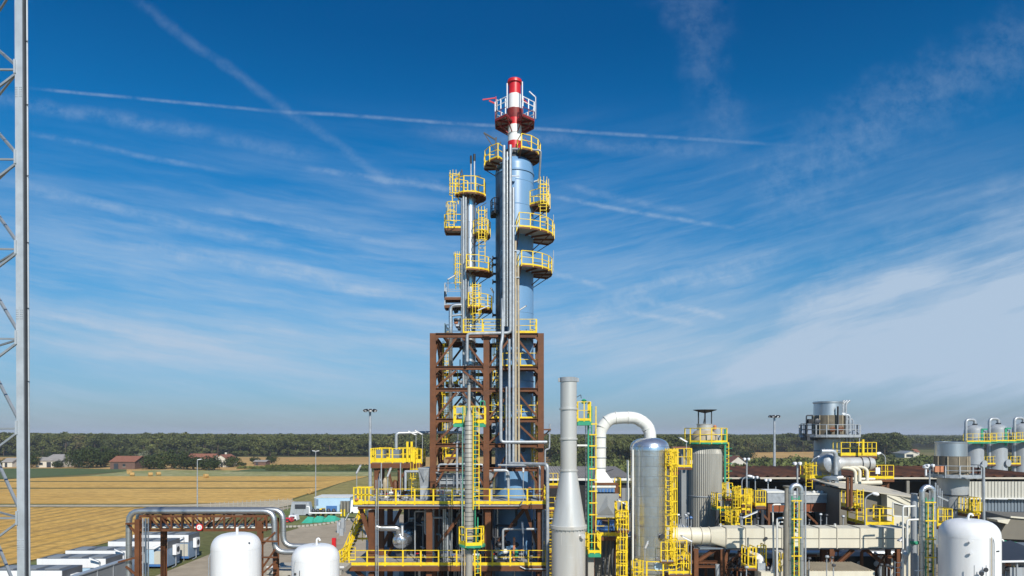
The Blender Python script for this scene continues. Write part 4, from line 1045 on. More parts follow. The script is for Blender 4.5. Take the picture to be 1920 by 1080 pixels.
tube_lamp(981, 944, 885, 50, 88, 'slim lamp pole on the upper deck beside the blue column', .35)
tube_lamp(840, 548, 524, 55, 25, 'tilted lamp on the left rail of the silver column')
tube_lamp(925, 548+20, 528+20, 55, 120, 'small tilted lamp between the silver and blue columns', .4)
tube_lamp(973, 600, 582, 53, 30, 'tilted lamp against the blue column above the frame top', .7)
tube_lamp(896, 590, 582, 54, 20, 'tilted lamp on the lowest balcony of the silver column', 1.1)
tube_lamp(648, 1000, 975, 70, 60, 'tilted lamp beyond the yellow stair by the red hydrant', .9)
tube_lamp(636, 1010, 985, 72, 80, 'lamp stand just left of the one by the red hydrant', .4)
# equipment under the raised platform
for k, (u, w_, v0, v1, mm, nm, lb) in enumerate(((722, 9, 926, 896, 'tan', 'pump', 'beige pump body standing under the raised platform'), (741, 12, 928, 900, 'rust', 'pump', 'brown round pump behind the upper deck railing'),
        (709, 8, 926, 880, 'greyp', 'filter_vessel', 'slim grey filter vessel under the raised platform'))):
    x = X(u, 54.5); r = w_ * 54.5 / FX / 2; z0 = zu; z1 = Z(v1, 54.5)
    t = T(nm, lb, nm.replace('_', ' '), (x, 54.5, z0))
    MB().lathe(x, 54.5, [(r * .8, z0), (r * .8, z0 + .1), (r * .4, z0 + .12), (r * .4, z0 + (z1 - z0) * .3), (r, z0 + (z1 - z0) * .4), (r, z0 + (z1 - z0) * .85), (r * .5, z1 - .05), (r * .3, z1)], 16).make('body', mm, t)
    MB().lathe_ax((x - r * 1.3, 54.5, z0 + (z1 - z0) * .62), (1, 0, 0), [(0, .14), (.06, .14), (.07, .08), (2.6 * r - .07, .08), (2.6 * r - .06, .14), (2.6 * r, .14)], 12).make('flange', 'galv', t)
for i, (u, lb) in enumerate(((715, 'thin grey pipe post left under the raised platform'), (751, 'thin pale pipe post right under the raised platform'))):
    pipe('pipe', lb, [P(u, 930, 53.2), P(u, 868, 53.2)], .05, 'galv')
pipe('pipe', 'small square loop of grey pipe right of the raised platform', [P(760, 920, 52), P(760, 884, 52), P(785, 884, 52)], .1, 'galv', bend=.05)
# heat exchanger block with two pyramidal grey hoods
hx = T('air_cooler', 'grey sheet metal duct bank between two pointed hoods on the upper deck', 'cooler', (X(855, 54), 54, zu))
def hood(u0, u1, vt, name, y0=53.0, y1=55.0):
    xa, xb = X(u0, y0), X(u1, y0); zt = Z(vt, y0); zm = zt - 1.35; xm = (xa + xb) / 2
    b = MB().box(xa + .12, xb - .12, y0 + .3, y1 - .2, zu + .01, zm)
    b.hexa([(xa + .12, y0 + .3, zm), (xb - .12, y0 + .3, zm), (xb - .12, y1 - .2, zm), (xa + .12, y1 - .2, zm)], [(xa, y0 + .05, zt), (xb, y0 + .05, zt), (xb, y1, zt), (xa, y1, zt)])
    b.add([(xa + .02, y0 + .04, zt), (xb - .02, y0 + .04, zt), (xm, y0 + .03, zt - .95), (xm, y0 - .12, zt - .04)], [(0, 2, 3), (3, 2, 1), (0, 3, 1)])
    b.box(xa - .03, xb + .03, y0 - .0, y1 + .03, zt + .002, zt + .06)
    b.make(name, 'galv', hx)
hood(784, 806, 879, 'hood'); hood(906, 926, 881, 'hood')
for (va, vb_, m_) in ((889, 896, 'greyp'), (897.5, 900, 'galv'), (902, 908, 'galv'), (910, 914, 'darkg'), (918, 921, 'galv')):
    MB().box(X(806, 53.4), X(906, 53.4), 53.5, 54.8, Z(vb_, 53.5), Z(va, 53.5)).make('duct', m_, hx)
for i, u in enumerate(range(812, 905, 13)):
    MB().beam(P(u, 922, 53.3), P(u, 884, 53.3), .05).make('duct_support', 'galv', hx)
PG2 = 'loose process pipes on the upper deck'
def opipe(lb, pts, r, m_='galv', g=PG2): return pipe('pipe', lb, [P(*p) for p in pts], r, m_, group=g)
opipe('pale pipe making a square loop above the left hood', [(806, 886, 53), (822, 886, 53), (822, 871, 53), (876, 870, 53)], .09)
opipe('pipe running along above the duct bank to the right hood', [(884, 871, 53), (906, 871, 53), (906, 883, 53)], .09)
opipe('tall pipe rising through the middle of the duct bank', [(857, 925, 53), (857, 830, 53), (862, 829, 53)], .1)
opipe('short pale pipe rising left of the green ladder column', [(867, 925, 52), (867, 800, 52)], .05)
opipe('pipe linking the right hood to the blue column', [(926, 882, 52), (953, 882, 52), (953, 925, 52)], .12)
opipe('small white pipe bend in front of the blue column foot', [(943, 1030, 51), (943, 992, 51), (1020, 992, 51)], .09)
opipe('thin pipe along the edge of the upper deck, hanging under the beam', [(664, 948.5, 49.8), (976, 948.5, 49.8), (980, 938, 49.8)], .04)
opipe('thin pipe curling under the edge of the lower deck', [(975, 1062, 49.8), (985, 1067, 49.8), (1024, 1067, 49.8)], .04)
opipe('double thin pipe hanging in front of the decks, left one', [(705, 900, 49.6), (705, 1100, 49.6)], .03)
opipe('double thin pipe hanging in front of the decks, right one', [(709, 900, 49.6), (709, 1100, 49.6)], .03)
opipe('thin vertical conduit left of the green ladder column', [(866, 905, 49.6), (866, 1100, 49.6)], .04)
opipe('slim conduit right beside it, reaching lower deck level', [(871, 960, 49.6), (871, 1100, 49.6)], .05, 'tan')
# round silver vessel and its feed pipe on the lower level
sv = T('horizontal_vessel', 'round polished silver vessel seen end on, with a fat pipe entering its top', 'vessel', (X(749, 52), 53.5, zl))
vc = P(749, 1015, 52); rv = 15.0 * 52 / FX
MB().lathe_ax(vc, (0.15, 1, 0), [(-.22, .12), (-.21, rv * .45), (-.1, rv * .8), (.08, rv * .97), (.2, rv), (3.2, rv), (3.4, rv * .8), (3.5, .05)], 32).make('shell', 'alu', sv)
MB().lathe_ax(vc + Vector((0, -.25, 0)), (0.15, 1, 0), [(-.06, .1), (.05, .12)], 12).make('boss', 'galv', sv)
for dy_ in (.6, 2.4): MB().box(vc.x - rv * .7, vc.x + rv * .7, 52 + dy_, 52.2 + dy_, zl, vc.z - rv * .6).make('saddle', 'darkg', sv)
pipe('feed_pipe', 'fat silver pipe dropping and turning into the round vessel', [P(702, 950, 52), P(702, 990, 52), P(748, 990, 52), P(749, 1003, 52.3)], .24, 'alup', seg=14)
# dark vertical vessels behind
for i, (u, w_, v0, v1, m_, lb, y) in enumerate(((772, 34, 1042, 978, 'darkg', 'dark round topped vessel behind the silver one', 55.5), (795, 18, 1045, 985, 'darkg', 'slimmer dark vessel right behind the silver one', 57),
        (840, 26, 1048, 968, 'darkg', 'dark vessel deep in the middle bay of the lower deck', 57), (870, 20, 1050, 965, 'black', 'black vessel deep behind the ladder column', 57.5), (912, 22, 1050, 985, 'darkg', 'dark vessel left of the blue column foot', 56.5))):
    x = X(u, y); r = w_ * y / FX / 2; z1 = Z(v1, y)
    t = T('dark_vessel', lb, 'vessel', (x, y, zl))
    MB().lathe(x, y, [(r, zl + .01), (r, z1 - r * .5), (r * .86, z1 - r * .25), (r * .5, z1 - .05), (.12, z1)], 24).make('shell', m_, t)
    MB().lathe(x, y, [(.14, z1 - .1), (.14, z1 + .2), (.24, z1 + .2), (.24, z1 + .28)], 12).make('nozzle', 'galv', t)
# pale walls / tarps seen through the lower bay
MB().box(X(686, 62), X(748, 62), 62, 62.2, .02, Z(958, 62)).make('concrete_wall', 'white', None, 'white concrete wall seen through the lower bay of the structure', 'wall')
# lots of slim pipes, valves and instruments in the shaded bays
random.seed(21)
PL = {'galv': 'thin grey process pipe standing in a shaded bay of the structure', 'darkg': 'thin dark process pipe standing in a shaded bay of the structure', 'aluu': 'dull clad process pipe standing in a shaded bay of the structure'}
for k in range(74):
    m_ = random.choice(['galv', 'galv', 'darkg', 'aluu']); y = random.uniform(51.2, 57.8)
    up2 = k < 40
    z0, z1 = (zl, zu) if up2 else (0.02, zl)
    xa = X(random.uniform(760, 1020), y); r = random.uniform(.035, .1)
    za = z0 + .02; zb_ = random.uniform(z0 + 1.4, z1 - .55)
    if random.random() < .45: pts = [(xa, y, za), (xa, y, z1 - .3)]
    else: pts = [(xa, y, za), (xa, y, zb_), (xa + random.uniform(-2, 2), y, zb_), ]
    if len(pts) == 3 and random.random() < .6: pts.append((pts[2][0], y, z1 - .3))
    pipe('process_pipe', PL[m_], pts, r, m_, group='slim pipes in the shaded bays: ' + m_, seg=7)
for k in range(46):
    on_up = k < 22
    y = random.uniform(50.7, 52.4) if not on_up else random.uniform(50.8, 53.5); u = random.uniform(770, 1015) if not on_up else random.choice([random.uniform(700, 780), random.uniform(810, 1015)])
    z0 = zl if not on_up else zu
    x = X(u, y); t = T('valve', 'small pipe valve standing on the deck behind the yellow railing', 'valve', (x, y, z0), 'small valves on the decks')
    h_ = random.uniform(.35, .95)
    MB().tube([(x, y, z0), (x, y, z0 + h_)], .04, 6).lathe_ax((x - .15, y, z0 + h_ * .6), (1, 0, 0), [(0, .12), (.04, .12), (.06, .07), (.15, .11), (.24, .07), (.26, .12), (.3, .12)], 8).make('body', random.choice(['galv', 'darkg', 'whited']), t)
    MB().lathe(x, y, [(.04, z0 + h_), (.13, z0 + h_ + .02), (.13, z0 + h_ + .06), (.03, z0 + h_ + .08)], 10).make('handwheel', random.choice(['red', 'bluem', 'galv', 'galv', 'orange']), t)
# pump skid in front of the blue column foot
sk = T('pump_skid', 'low skid of white and brown pumps with a grey box on the lower deck', 'pump skid', (X(940, 51.5), 51.5, zl))
MB().box(X(909, 51), X(922, 51), 50.9, 51.6, zl + .9, Z(1015, 51)).make('control_box', 'brgrey', sk)
MB().box(X(908, 51), X(968, 51), 50.8, 53, zl + .02, zl + .16).make('base', 'darkg', sk)
for k in range(9):
    p = P(926 + k * 5, 0, 51.4); z = zl + .3 + (k % 3) * .5
    MB().lathe_ax((p.x - .15, 51.2 + (k % 2) * .6, z), (1, .2, 0), [(0, .1), (.08, .2), (.3, .2), (.42, .08)], 10).make('pump', ['galv', 'whited', 'darkg'][k % 3], sk)
MB().box(X(962, 51), X(966, 51), 50.9, 51.1, zl, zl + 1.9).make('red_post', 'orange', sk); MB().lathe(X(968, 51), 50.9, [(.14, zl + .5), (.14, zl + 1.0)], 10).make('extinguisher', 'green', sk)
# conduits down the right flank
for i, u in enumerate((1018, 1022)):
    opipe('pipe running down the right end of the structure, %s one' % ('inner' if i == 0 else 'outer'), [(u, 955, 50.3 + i), (u, 1100, 50.3 + i)], .07, 'galv', 'pipes down the right end')
rw = T('rear_walkway', 'yellow railed walkway on brown posts behind the left side of the tall grey stack', 'walkway', (X(1040, 62), 62, 0))
rect_platform(rw, X(1028, 62), X(1052, 62), 62, 64, Z(955, 62), 'FLR', eh=.3, sp=.6, toe=.2); rect_platform(rw, X(1028, 62), X(1052, 62), 62, 64, Z(1035, 62), 'FLR', eh=.3, sp=.6, toe=.2)
rect_platform(rw, X(1028, 62), X(1046, 62), 62, 64, Z(910, 62), 'FL', eh=.2, sp=.5, toe=.2)
for u in (1029, 1051): beamp(rw, 'post', 'rust', (X(u, 62), 63.8, 0), (X(u, 62), 63.8, Z(910, 62)), .25, .25, True)
ladder(rw, X(1034, 61.6), 61.7, 0, Z(955, 62), -90, 'yellow', True, cz=1.5)

# ---------------------------------------------------------------- slender grey column with the green and yellow ladder (Y=44)
GY = 44.0; gx = X(879.5, GY); gr = 8.2 * GY / FX
gc = T('sampling_column', 'slender grey banded pipe column with green frame and yellow ladder in front of the structure', 'column', (gx, GY, 0))
MB().lathe(gx, GY, [(gr * .8, 0), (gr * .8, Z(1040, GY)), (gr, Z(1038, GY)), (gr, Z(785, GY)), (gr * .7, Z(780, GY)), (gr * .5, Z(772, GY)), (gr * .35, Z(768, GY)), (gr * .35, Z(722, GY))], 20).make('shell', 'silo', gc)
b = MB()
v = 790
while v < 1030: b.lathe(gx, GY, [(gr + .002, Z(v, GY)), (gr + .025, Z(v, GY) + .015), (gr + .002, Z(v, GY) + .03)], 20, False); v += 8.5
b.make('bands', 'darkg', gc)
for u in (874, 868, 891): MB().beam(P(u, 1018, GY + .3), P(u, 762, GY + .3), .06).make('frame_post', 'green', gc)
ladder(gc, X(893, GY), GY - .15, Z(955, GY), Z(765, GY), -60, 'yellow', False, w=.42)
ladder(gc, X(896, GY), GY - .1, Z(1090, GY), Z(1040, GY), -60, 'yellow', False, w=.4)
MB().beam(P(896, 1075, GY), P(896, 970, GY), .07).make('frame_post', 'green', gc)
round_platform(gc, gx + .2, GY, Z(1020, GY), gr + .02, 24 * GY / FX, -185, 30, deck='green', beam='green', toe=.2, name='platform')
rect_platform(gc, X(850, GY), X(908, GY), GY + .45, GY + 1.9, Z(793, GY), 'FLRB', eh=.2, edge='green', deck='green', toe=.22, sp=.7, name='top_platform', pw=.08)
m = MB().tube([P(901, 765, GY + .5), P(901, 752, GY + .5), P(909, 752, GY + .5), P(909, 765, GY + .5)], .04, 6, .1); m.make('green_loop', 'green', gc)

# ---------------------------------------------------------------- lattice mast at the left edge
LY = 14.0
ms = T('lattice_mast', 'tall pale grey lattice mast cut by the left edge of the picture', 'mast', (-11.2, 15, 0))
def leg(ax, ay, bx_, by_, zb=0, zt=34, name='leg'):
    return MB().beam((ax, ay, zb), (bx_, by_, zt), .15, .15).make(name, 'masts', ms)
def lx(z): return -10.02 - (z - 11) * .0045
leg(lx(0), LY, lx(34), LY); leg(-12.6, LY, -12.35, LY); leg(-12.45, 16.0, -12.4, 16.0)
MB().beam((lx(0) + .093, LY - .02, 0), (lx(34) + .093, LY - .02, 34), .035, .05).make('cable', 'darkg', ms)
MB().tube([(lx(0) + .128, LY, 0), (lx(34) + .128, LY, 34)], .018, 6).make('thin_pipe', 'masts', ms)
for k in range(-5, 8):
    zn = Z(130 + 168.4 * k, LY) if k > -3 else Z(130 + 168.4 * k, LY)
    if zn < .5: continue
    p = Vector((lx(zn) - .05, LY + .02, zn)); q = Vector((-12.5, LY, zn)); r_ = Vector((-12.4, 16.0, zn))
    b = MB().beam(p, q + Vector((0, 0, .02)), .035).beam(p, r_, .035).beam(q, r_, .035)
    b.make('horizontal', 'brace', ms)
    zn2 = zn + 168.4 * LY / FX; hf = (zn + zn2) / 2
    b = MB()
    b.beam(p + Vector((0, 0, -.03)), q + Vector((0, 0, -1.84)), .04); b.beam(p + Vector((0, .02, .1)), p + Vector((-.9, 1.2, 2.0)), .025)
    b.beam(p + Vector((0, .04, .03)), r_ + Vector((0, 0, 1.84)), .05)
    b.make('diagonal', 'brace', ms)
    MB().box(p.x - .04, p.x + .0, p.y - .12, p.y - .09, zn - .12, zn + .16).make('gusset', 'masts', ms)
for v in (78, 197, 330, 455, 578, 715):
    z = Z(v, LY); MB().tube([(lx(z) + .12, LY - .02, z), (lx(z) + .17, LY - .04, z - .01)], .008, 5).make('clip', 'darkg', ms)
for v in (175, 590, 1020):
    b = MB()
    for i in range(5):
        for j in (-.06, -.03, .03, .06):
            z = Z(v, LY) + (i - 2) * .045; b.lathe_ax((lx(z) + j, LY - .075, z), (0, -1, 0), [(0, .009), (.012, .009), (.014, .004)], 6)
    b.make('bolts', 'masts', ms)

# ---------------------------------------------------------------- white tanks
def tank(u, ru, vt, Y, label, group='tall white storage tanks'):
    x = X(u, Y); r = ru * Y / FX; zt = Z(vt, Y)
    t = T('storage_tank', label, 'tank', (x, Y, 0), group)
    hd = r * .62
    prof = [(r, .5), (r, zt - hd)] + [(r * math.cos(a) ** .55, zt - hd + hd * math.sin(a)) for a in [R(q) for q in (8, 18, 30, 42, 54, 66, 76, 84)]] + [(.02, zt)]
    MB().lathe(x, Y, prof, 72).make('shell', 'white', t)
    w_ = MB()
    for z in (zt - hd, zt - hd - 2.4, zt - hd - 4.6): w_.lathe(x, Y, [(r + .001, z - .025), (r + .008, z), (r + .001, z + .025)], 72, False)
    w_.make('weld_seams', 'white', t)
    for a in (45, 135, 225, 315): MB().beam((x + r * .9 * math.cos(R(a)), Y + r * .9 * math.sin(R(a)), 0), (x + r * .9 * math.cos(R(a)), Y + r * .9 * math.sin(R(a)), .8), .2).make('leg', 'white', t)
    return t, x, r, zt
t, x, r, zt = tank(443, 44.5, 999, 38, 'left white domed storage tank under the pipe bridge')
MB().tube([(x + .05, 38, zt - .05), (x + .05, 38, zt + .32)], .07, 10).make('vent', 'white', t)
MB().lathe_ax((x + 1.0, 38 - .75, zt - .45), (.6, -.7, .3), [(0, .05), (.05, .05)], 10).make('plug', 'darkg', t)
MB().tube([(x - r - .12, 37.8, 0), (x - r - .12, 37.8, zt - 1.4), (x - r + .05, 37.8, zt - .9)], .03, 6).make('side_pipe', 'galv', t)
t, x, r, zt = tank(592, 43.5, 1020, 37, 'second white domed storage tank with a hooked vent, left of the yellow stair')
MB().tube([(x + .05, 37, zt - .05), (x + .05, 37, zt + .26), (x + .16, 37, zt + .32), (x + .24, 37, zt + .18)], .05, 8, .08).make('vent', 'white', t)
def wrap(x, y, r, ang, z0, z1, rad=.02): 
    c_, s_2 = math.cos(R(ang)), math.sin(R(ang)); return [(x + (r + .07) * c_, y + (r + .07) * s_2, z0), (x + (r + .07) * c_, y + (r + .07) * s_2, z1)]
a = wrap(x, 37, r, -130, 0, zt - .75); MB().tube(a + [(x - .35, 37 - .55, zt - .12), (x, 37, zt + .05)], .022, 6, .3).make('level_pipe', 'galv', t)
for v in (1052,): MB().lathe_ax((x - .75, 37 - 1.08, zt - 1.4), (-.5, -.8, 0), [(0, .06), (.06, .06)], 10).make('plug', 'darkg', t)
a = wrap(x, 37, r, -112, 0, zt - 1.2); MB().tube(a, .018, 6).make('gauge_pipe', 'darkg', t)
t, x, r, zt = tank(1817, 50, 973, 36, 'largest white domed storage tank at the right, with level pipes down its front')
MB().tube([(x - .05, 36, zt - .05), (x - .05, 36, zt + .12), (x + .02, 36, zt + .27), (x + .15, 36, zt + .26), (x + .2, 36, zt + .16)], .055, 8, .1).make('vent', 'white', t)
a = wrap(x, 36, r, -78, 0, zt - .8); MB().tube(a + [(x + .15, 36 - .6, zt - .15)], .025, 6, .3).make('level_pipe', 'galv', t)
a = wrap(x, 36, r, -84, 0, zt - .75); MB().beam(a[0], a[1], .03, .03).make('gauge_strip', 'tan', t)
MB().hexa([(x + .5, 36 - 1.335, zt - 1.52), (x + .72, 36 - 1.235, zt - 1.52), (x + .72, 36 - 1.2, zt - 1.52), (x + .5, 36 - 1.3, zt - 1.52)], [(x + .5, 36 - 1.335, zt - 1.46), (x + .72, 36 - 1.235, zt - 1.46), (x + .72, 36 - 1.2, zt - 1.46), (x + .5, 36 - 1.3, zt - 1.46)]).make('name_plate', 'black', t)
for (dx_, vz) in ((-.72, 1.0), (-.70, 1.6)): MB().lathe_ax((x + dx_, 36 - r * .86, zt - vz), (-.5, -.8, .1), [(0, .05), (.12, .05), (.12, .08), (.15, .08)], 8).make('lifting_lug', 'white', t)
for (dx_, zz_, k) in ((-.78, 2.15, 0), (-.4, 2.35, 1), (-.18, 2.15, 1)):
    MB().tube([(x + dx_, 36 - r - .15, 0), (x + dx_, 36 - r - .15, zt - zz_)], .02, 6).make('instrument_pole', 'greyp', t)
    if k: MB().lathe_ax((x + dx_ - .02, 36 - r - .12, zt - zz_ - .22), (0, -1, 0), [(0, .1), (.06, .12), (.08, .1)], 14).make('gauge', 'darkg', t)

# ---------------------------------------------------------------- pipe bridge over the tanks
PY = 45.0
pb = T('pipe_bridge', 'rusty lattice pipe bridge spanning behind the white tanks', 'pipe bridge', (X(372, PY), PY, 0))
zt, zb = Z(968, PY), Z(994, PY); xa, xb = X(262, PY), X(500, PY)
for y in (PY, PY + 1.6):
    beamp(pb, 'chord', 'rust', (xa, y, zt), (xb, y, zt), .14); beamp(pb, 'chord', 'rust', (xa, y, zb), (xb, y, zb), .14)
    n = 12
    for i in range(n + 1):
        x = xa + (xb - xa) * i / n; beamp(pb, 'upright', 'rust', (x, y, zb + .07), (x, y, zt - .07), .1, .09)
        if i < n:
            x2 = xa + (xb - xa) * (i + 1) / n
            if i < n / 2: beamp(pb, 'diagonal', 'rust', (x, y, zt - .07), (x2, y, zb + .07), .08)
            else: beamp(pb, 'diagonal', 'rust', (x, y, zb + .07), (x2, y, zt - .07), .08)
for i in range(0, 13, 2):
    x = xa + (xb - xa) * i / 12; beamp(pb, 'cross_tie', 'rust', (x, PY + .07, zt), (x, PY + 1.53, zt), .09); beamp(pb, 'cross_tie', 'rust', (x, PY + .07, zb), (x, PY + 1.53, zb), .09)
for (u, y) in ((259, PY), (284, PY + 1.6), (488, PY), (502, PY + 1.6)):
    x = X(u, PY); beamp(pb, 'column', 'rust', (x, y + .0, 0), (x, y + .0, zt - .2 if u in (259, 284) else zt - .3), .32, .3, True)
for (p, q) in (((488, 1025), (516, 998)), ((488, 1070), (516, 1030)), ((489, 1078), (518, 1052)), ((240, 983), (258, 1003)), ((236, 1062), (258, 1080))):
    beamp(pb, 'brace', 'rust', P(p[0], p[1], PY + .1), P(q[0], q[1], PY + .1), .11)
for v in (1015, 1045): beamp(pb, 'strut', 'rust', P(488, v, PY), P(520, v, PY), .1)
beamp(pb, 'strut', 'rust', P(236, 982, PY - .1), P(262, 981, PY - .1), .12); beamp(pb, 'strut', 'rust', P(222, 1054, PY - .1), P(256, 1045, PY - .1), .12)
# service trays and thin pipes inside the bridge
for (z, y, r_, m_) in ((zb + .2, PY + .8, .14, 'sheetb'), (zb + .12, PY + .4, .05, 'whited'), (zb + .1, PY + 1.2, .06, 'galv')):
    pipe('bridge_pipe', {'sheetb': 'dark blue grey pipe lying inside the pipe bridge', 'whited': 'thin white pipe lying in front inside the pipe bridge', 'galv': 'thin silver pipe lying at the back inside the pipe bridge'}[m_], [(xa - .3, y, z), (xb + .2, y, z)], r_, m_)
# two big ducts on top, bending down at both ends
zt2 = zt + .30
for i, y in enumerate((PY + .35, PY + 1.15)):
    o = i * 9
    pts = [P(236 + o * .6, 1100, PY), P(236 + o * .6, 0, PY), None]
    xl = X(236 + o * .6, PY); xr = X(511 + o, PY); zlow = Z(1037, PY) + i * .25
    pts = [(xl, y, 1.0), (xl, y, zt2), (xr, y, zt2), (xr, y, zlow), (X(575, PY), y, zlow)]
    pipe('clad_duct', 'silver clad duct over the pipe bridge, the %s of two' % ('front' if i == 0 else 'rear'), pts, .19, 'aluu', seg=16, bend=.75, group='two clad ducts over the pipe bridge')
for i in range(3): opipe('thin grey pipe climbing the left bridge column, number %s from the left' % ['one', 'two', 'three'][i], [(268 + i * 5, 1100, 44.6), (268 + i * 5, 972, 44.6)], .045 + .02 * (i == 1), ['galv', 'sheetb', 'galv'][i], 'thin pipes on the left bridge column')
# round sign and a dark round speaker
sg = T('height_limit_sign', 'round white sign with a red rim on the pipe bridge', 'sign', tuple(P(374, 988.5, PY - .3)))
c_ = P(374, 988.5, PY - .3)
MB().lathe_ax(c_, (0, -1, 0), [(0, .235), (.02, .235)], 28).make('rim', 'red', sg); MB().lathe_ax(c_ + Vector((0, -.021, 0)), (0, -1, 0), [(0, .165), (.006, .165)], 28).make('disc', 'white', sg)
dg = MB()
for (ax, az, bx2, bz2) in ((-.09, .05, -.04, -.01), (-.09, .05, -.06, .08)): pass
for seg_ in (((-.045, .07), (-.10, -.02)), ((-.105, -.02), (-.025, -.02)), ((-.045, .07), (-.045, -.07)), ((.0, -.07), (.012, -.07)), ((.095, .07), (.04, .07)), ((.04, .07), (.04, .005)), ((.04, .005), (.095, .0)), ((.095, .0), (.095, -.07)), ((.095, -.07), (.035, -.07))):
    (a1, b1), (a2, b2) = seg_; dg.beam(c_ + Vector((a1, -.032, b1)), c_ + Vector((a2, -.032, b2)), .018, .006)
dg.make('digits', 'black', sg)
sh = T('hanging_lamp', 'dark round lamp hanging inside the pipe bridge right of the round sign', 'lamp', tuple(P(395, 984, PY + .5)))
MB().lathe_ax(P(395, 982, PY + .5), (0, -1, 0), [(0, .1), (.05, .17), (.25, .19), (.3, .12)], 18).make('housing', 'black', sh); MB().beam(P(395, 978, PY + .4), P(395, 968, PY + .4), .06).make('hanger', 'darkg', sh)

# ---------------------------------------------------------------- blue grey electrical containers
cl_ = ['nearest', 'second', 'third', 'fourth', 'fifth and farthest']
for i, (Y, x1, L_, hh) in enumerate(((55.6, -36.6, 6.1, 2.85), (60.9, -36.2, 6.1, 2.85), (65.4, -36.6, 6.1, 2.8), (70.6, -35.6, 6.1, 2.85), (75.2, -35.6, 6.1, 2.85))):
    x0 = x1 - L_; y0, y1 = Y, Y + 2.5
    t = T('equipment_container', 'blue grey equipment container with white front band, %s of the row' % cl_[i], 'container', ((x0 + x1) / 2, Y + 1.2, 0), 'row of equipment containers by the road')
    MB().box(x0, x1, y0, y1, .25, hh - .75).make('body', 'cabblue', t)
    MB().box(x0 - .03, x1 + .03, y0 - .06, y1 + .03, hh - .748, hh - .02).make('roof_box', 'contr', t)
    MB().box(x0 - .02, x1 - .0, y0 - .1, y0 - .063, hh - .80, hh + .0).make('white_band', 'white', t)
    MB().box(x0 + .1, x1 - .1, y0 - .02, y0 - .002, .5, hh - 1.0).make('front_panel', 'sheetc', t)
    MB().box(x0, x1, y0 - .03, y0 - .004, .25, .48).make('skirt', 'bluem', t)
    for k in range(3): MB().box(x0 + .5 + k * 1.9, x0 + 1.7 + k * 1.9, y0 + .5, y1 - .5, hh - .018, hh + .05).make('roof_panel', 'sheetg', t)
    ac = MB().box(x1 + .05, x1 + .42, y0 + .9, y0 + 1.75, 1.3, 2.35).make('cooling_unit', 'white', t)
    MB().lathe_ax((x1 + .43, y0 + 1.32, 1.85), (1, 0, 0), [(0, .3), (.02, .3)], 16).make('fan_grille', 'darkg', ac)
    MB().tube([(x1 + .2, y0 + 1.3, 1.3), (x1 + .2, y0 + 1.3, .1), (x1 + .2, y0 + .5, .08)], .05, 6).make('drain_pipe', 'galv', t)
    MB().box(x0 + 3.9, x0 + 4.7, y0 - .04, y0 - .021, .5, 2.0).make('door', 'cabbluel', t)
    if i >= 1: tube_lamp(960 + (x1 - .4) * FX / (Y - .3), 813 + 14 * FX / (Y - .3), 813 + (14 - 2.65) * FX / (Y - .3), Y - .3, 200 if i in (3, 4) else 150, 'tilted lamp at the corner of the %s container' % cl_[i], .9)
en = T('ribbed_enclosure', 'large grey sheet enclosure with pale joints at the bottom left', 'enclosure', (-30.6, 49, 0))
MB().box(-30.8, -30.4, 44, 54, .03, 4.0).make('shell', 'sheetg', en)
for k in range(6): MB().box(-30.398, -30.36, 44 + k * 2, 44.1 + k * 2, .03, 4.0).make('joint', 'galv', en)
MB().box(-30.85, -30.33, 43.95, 54.05, 4.002, 4.08).make('roof', 'galv', en)

# ---------------------------------------------------------------- beyond: shed, tarps, lamps, fences, hydrant
bs = T('blue_shed', 'pale blue flat roofed shed at the end of the yard', 'shed', (X(622, 122), 124, 0))
MB().box(X(590, 122), X(656, 122), 122, 127, 0, 2.55).make('wall', 'cabbluel', bs); MB().box(X(589, 122), X(657, 122), 121.9, 127.1, 2.56, 2.68).make('roof', 'whited', bs)
MB().box(X(612, 122), X(632, 122), 121.9, 121.98, .1, 1.1).make('panel', 'bluem', bs); MB().box(X(590, 122), X(597, 122), 121.9, 121.98, 1.2, 2.3).make('panel', 'cabblue', bs)
for k in range(3): MB().box(X(638 + k * 6, 121), X(642 + k * 6, 121), 121, 121.8, 0, 2.0).make('door', 'brgrey', bs)
for i, (u, Y, w_, h_, m_, nm, lb, ct) in enumerate(((602, 117, .8, 1.1, 'yellow', 'yellow_bin', 'small yellow bin in front of the blue shed', 'bin'), (563, 116, 3.6, 2.3, 'greyp', 'covered_load', 'grey purple covered heap left of the blue shed', 'cover'),
        (668, 119, 2.2, 2.4, 'white', 'white_van', 'white cab standing right of the blue shed', 'van'), (548, 109, 1.4, .9, 'white', 'white_box', 'small white box on the lawn near the red machine', 'box'), (538, 107, 1.3, .7, 'red', 'red_machine', 'small red machine on the lawn edge', 'machine'))):
    x = X(u, Y); t = T(nm, lb, ct, (x, Y, 0))
    b = MB().hexa([(x - w_ / 2, Y, .15), (x + w_ / 2, Y, .15), (x + w_ / 2, Y + 1.6, .15), (x - w_ / 2, Y + 1.6, .15)], [(x - w_ * .42, Y + .2, h_), (x + w_ * .40, Y + .2, h_), (x + w_ * .4, Y + 1.5, h_), (x - w_ * .42, Y + 1.5, h_)])
    b.make('body', m_, t)
    for s_2 in (-.32, .32): MB().lathe_ax((x + s_2 * w_, Y - .05, .2), (0, 1, 0), [(0, .2), (.12, .2)], 12).make('wheel', 'black', t)
    MB().box(x - w_ * .25, x + w_ * .25, Y - .03, Y + .12, h_ * .55, h_ * .85).make('panel', 'darkg', t)
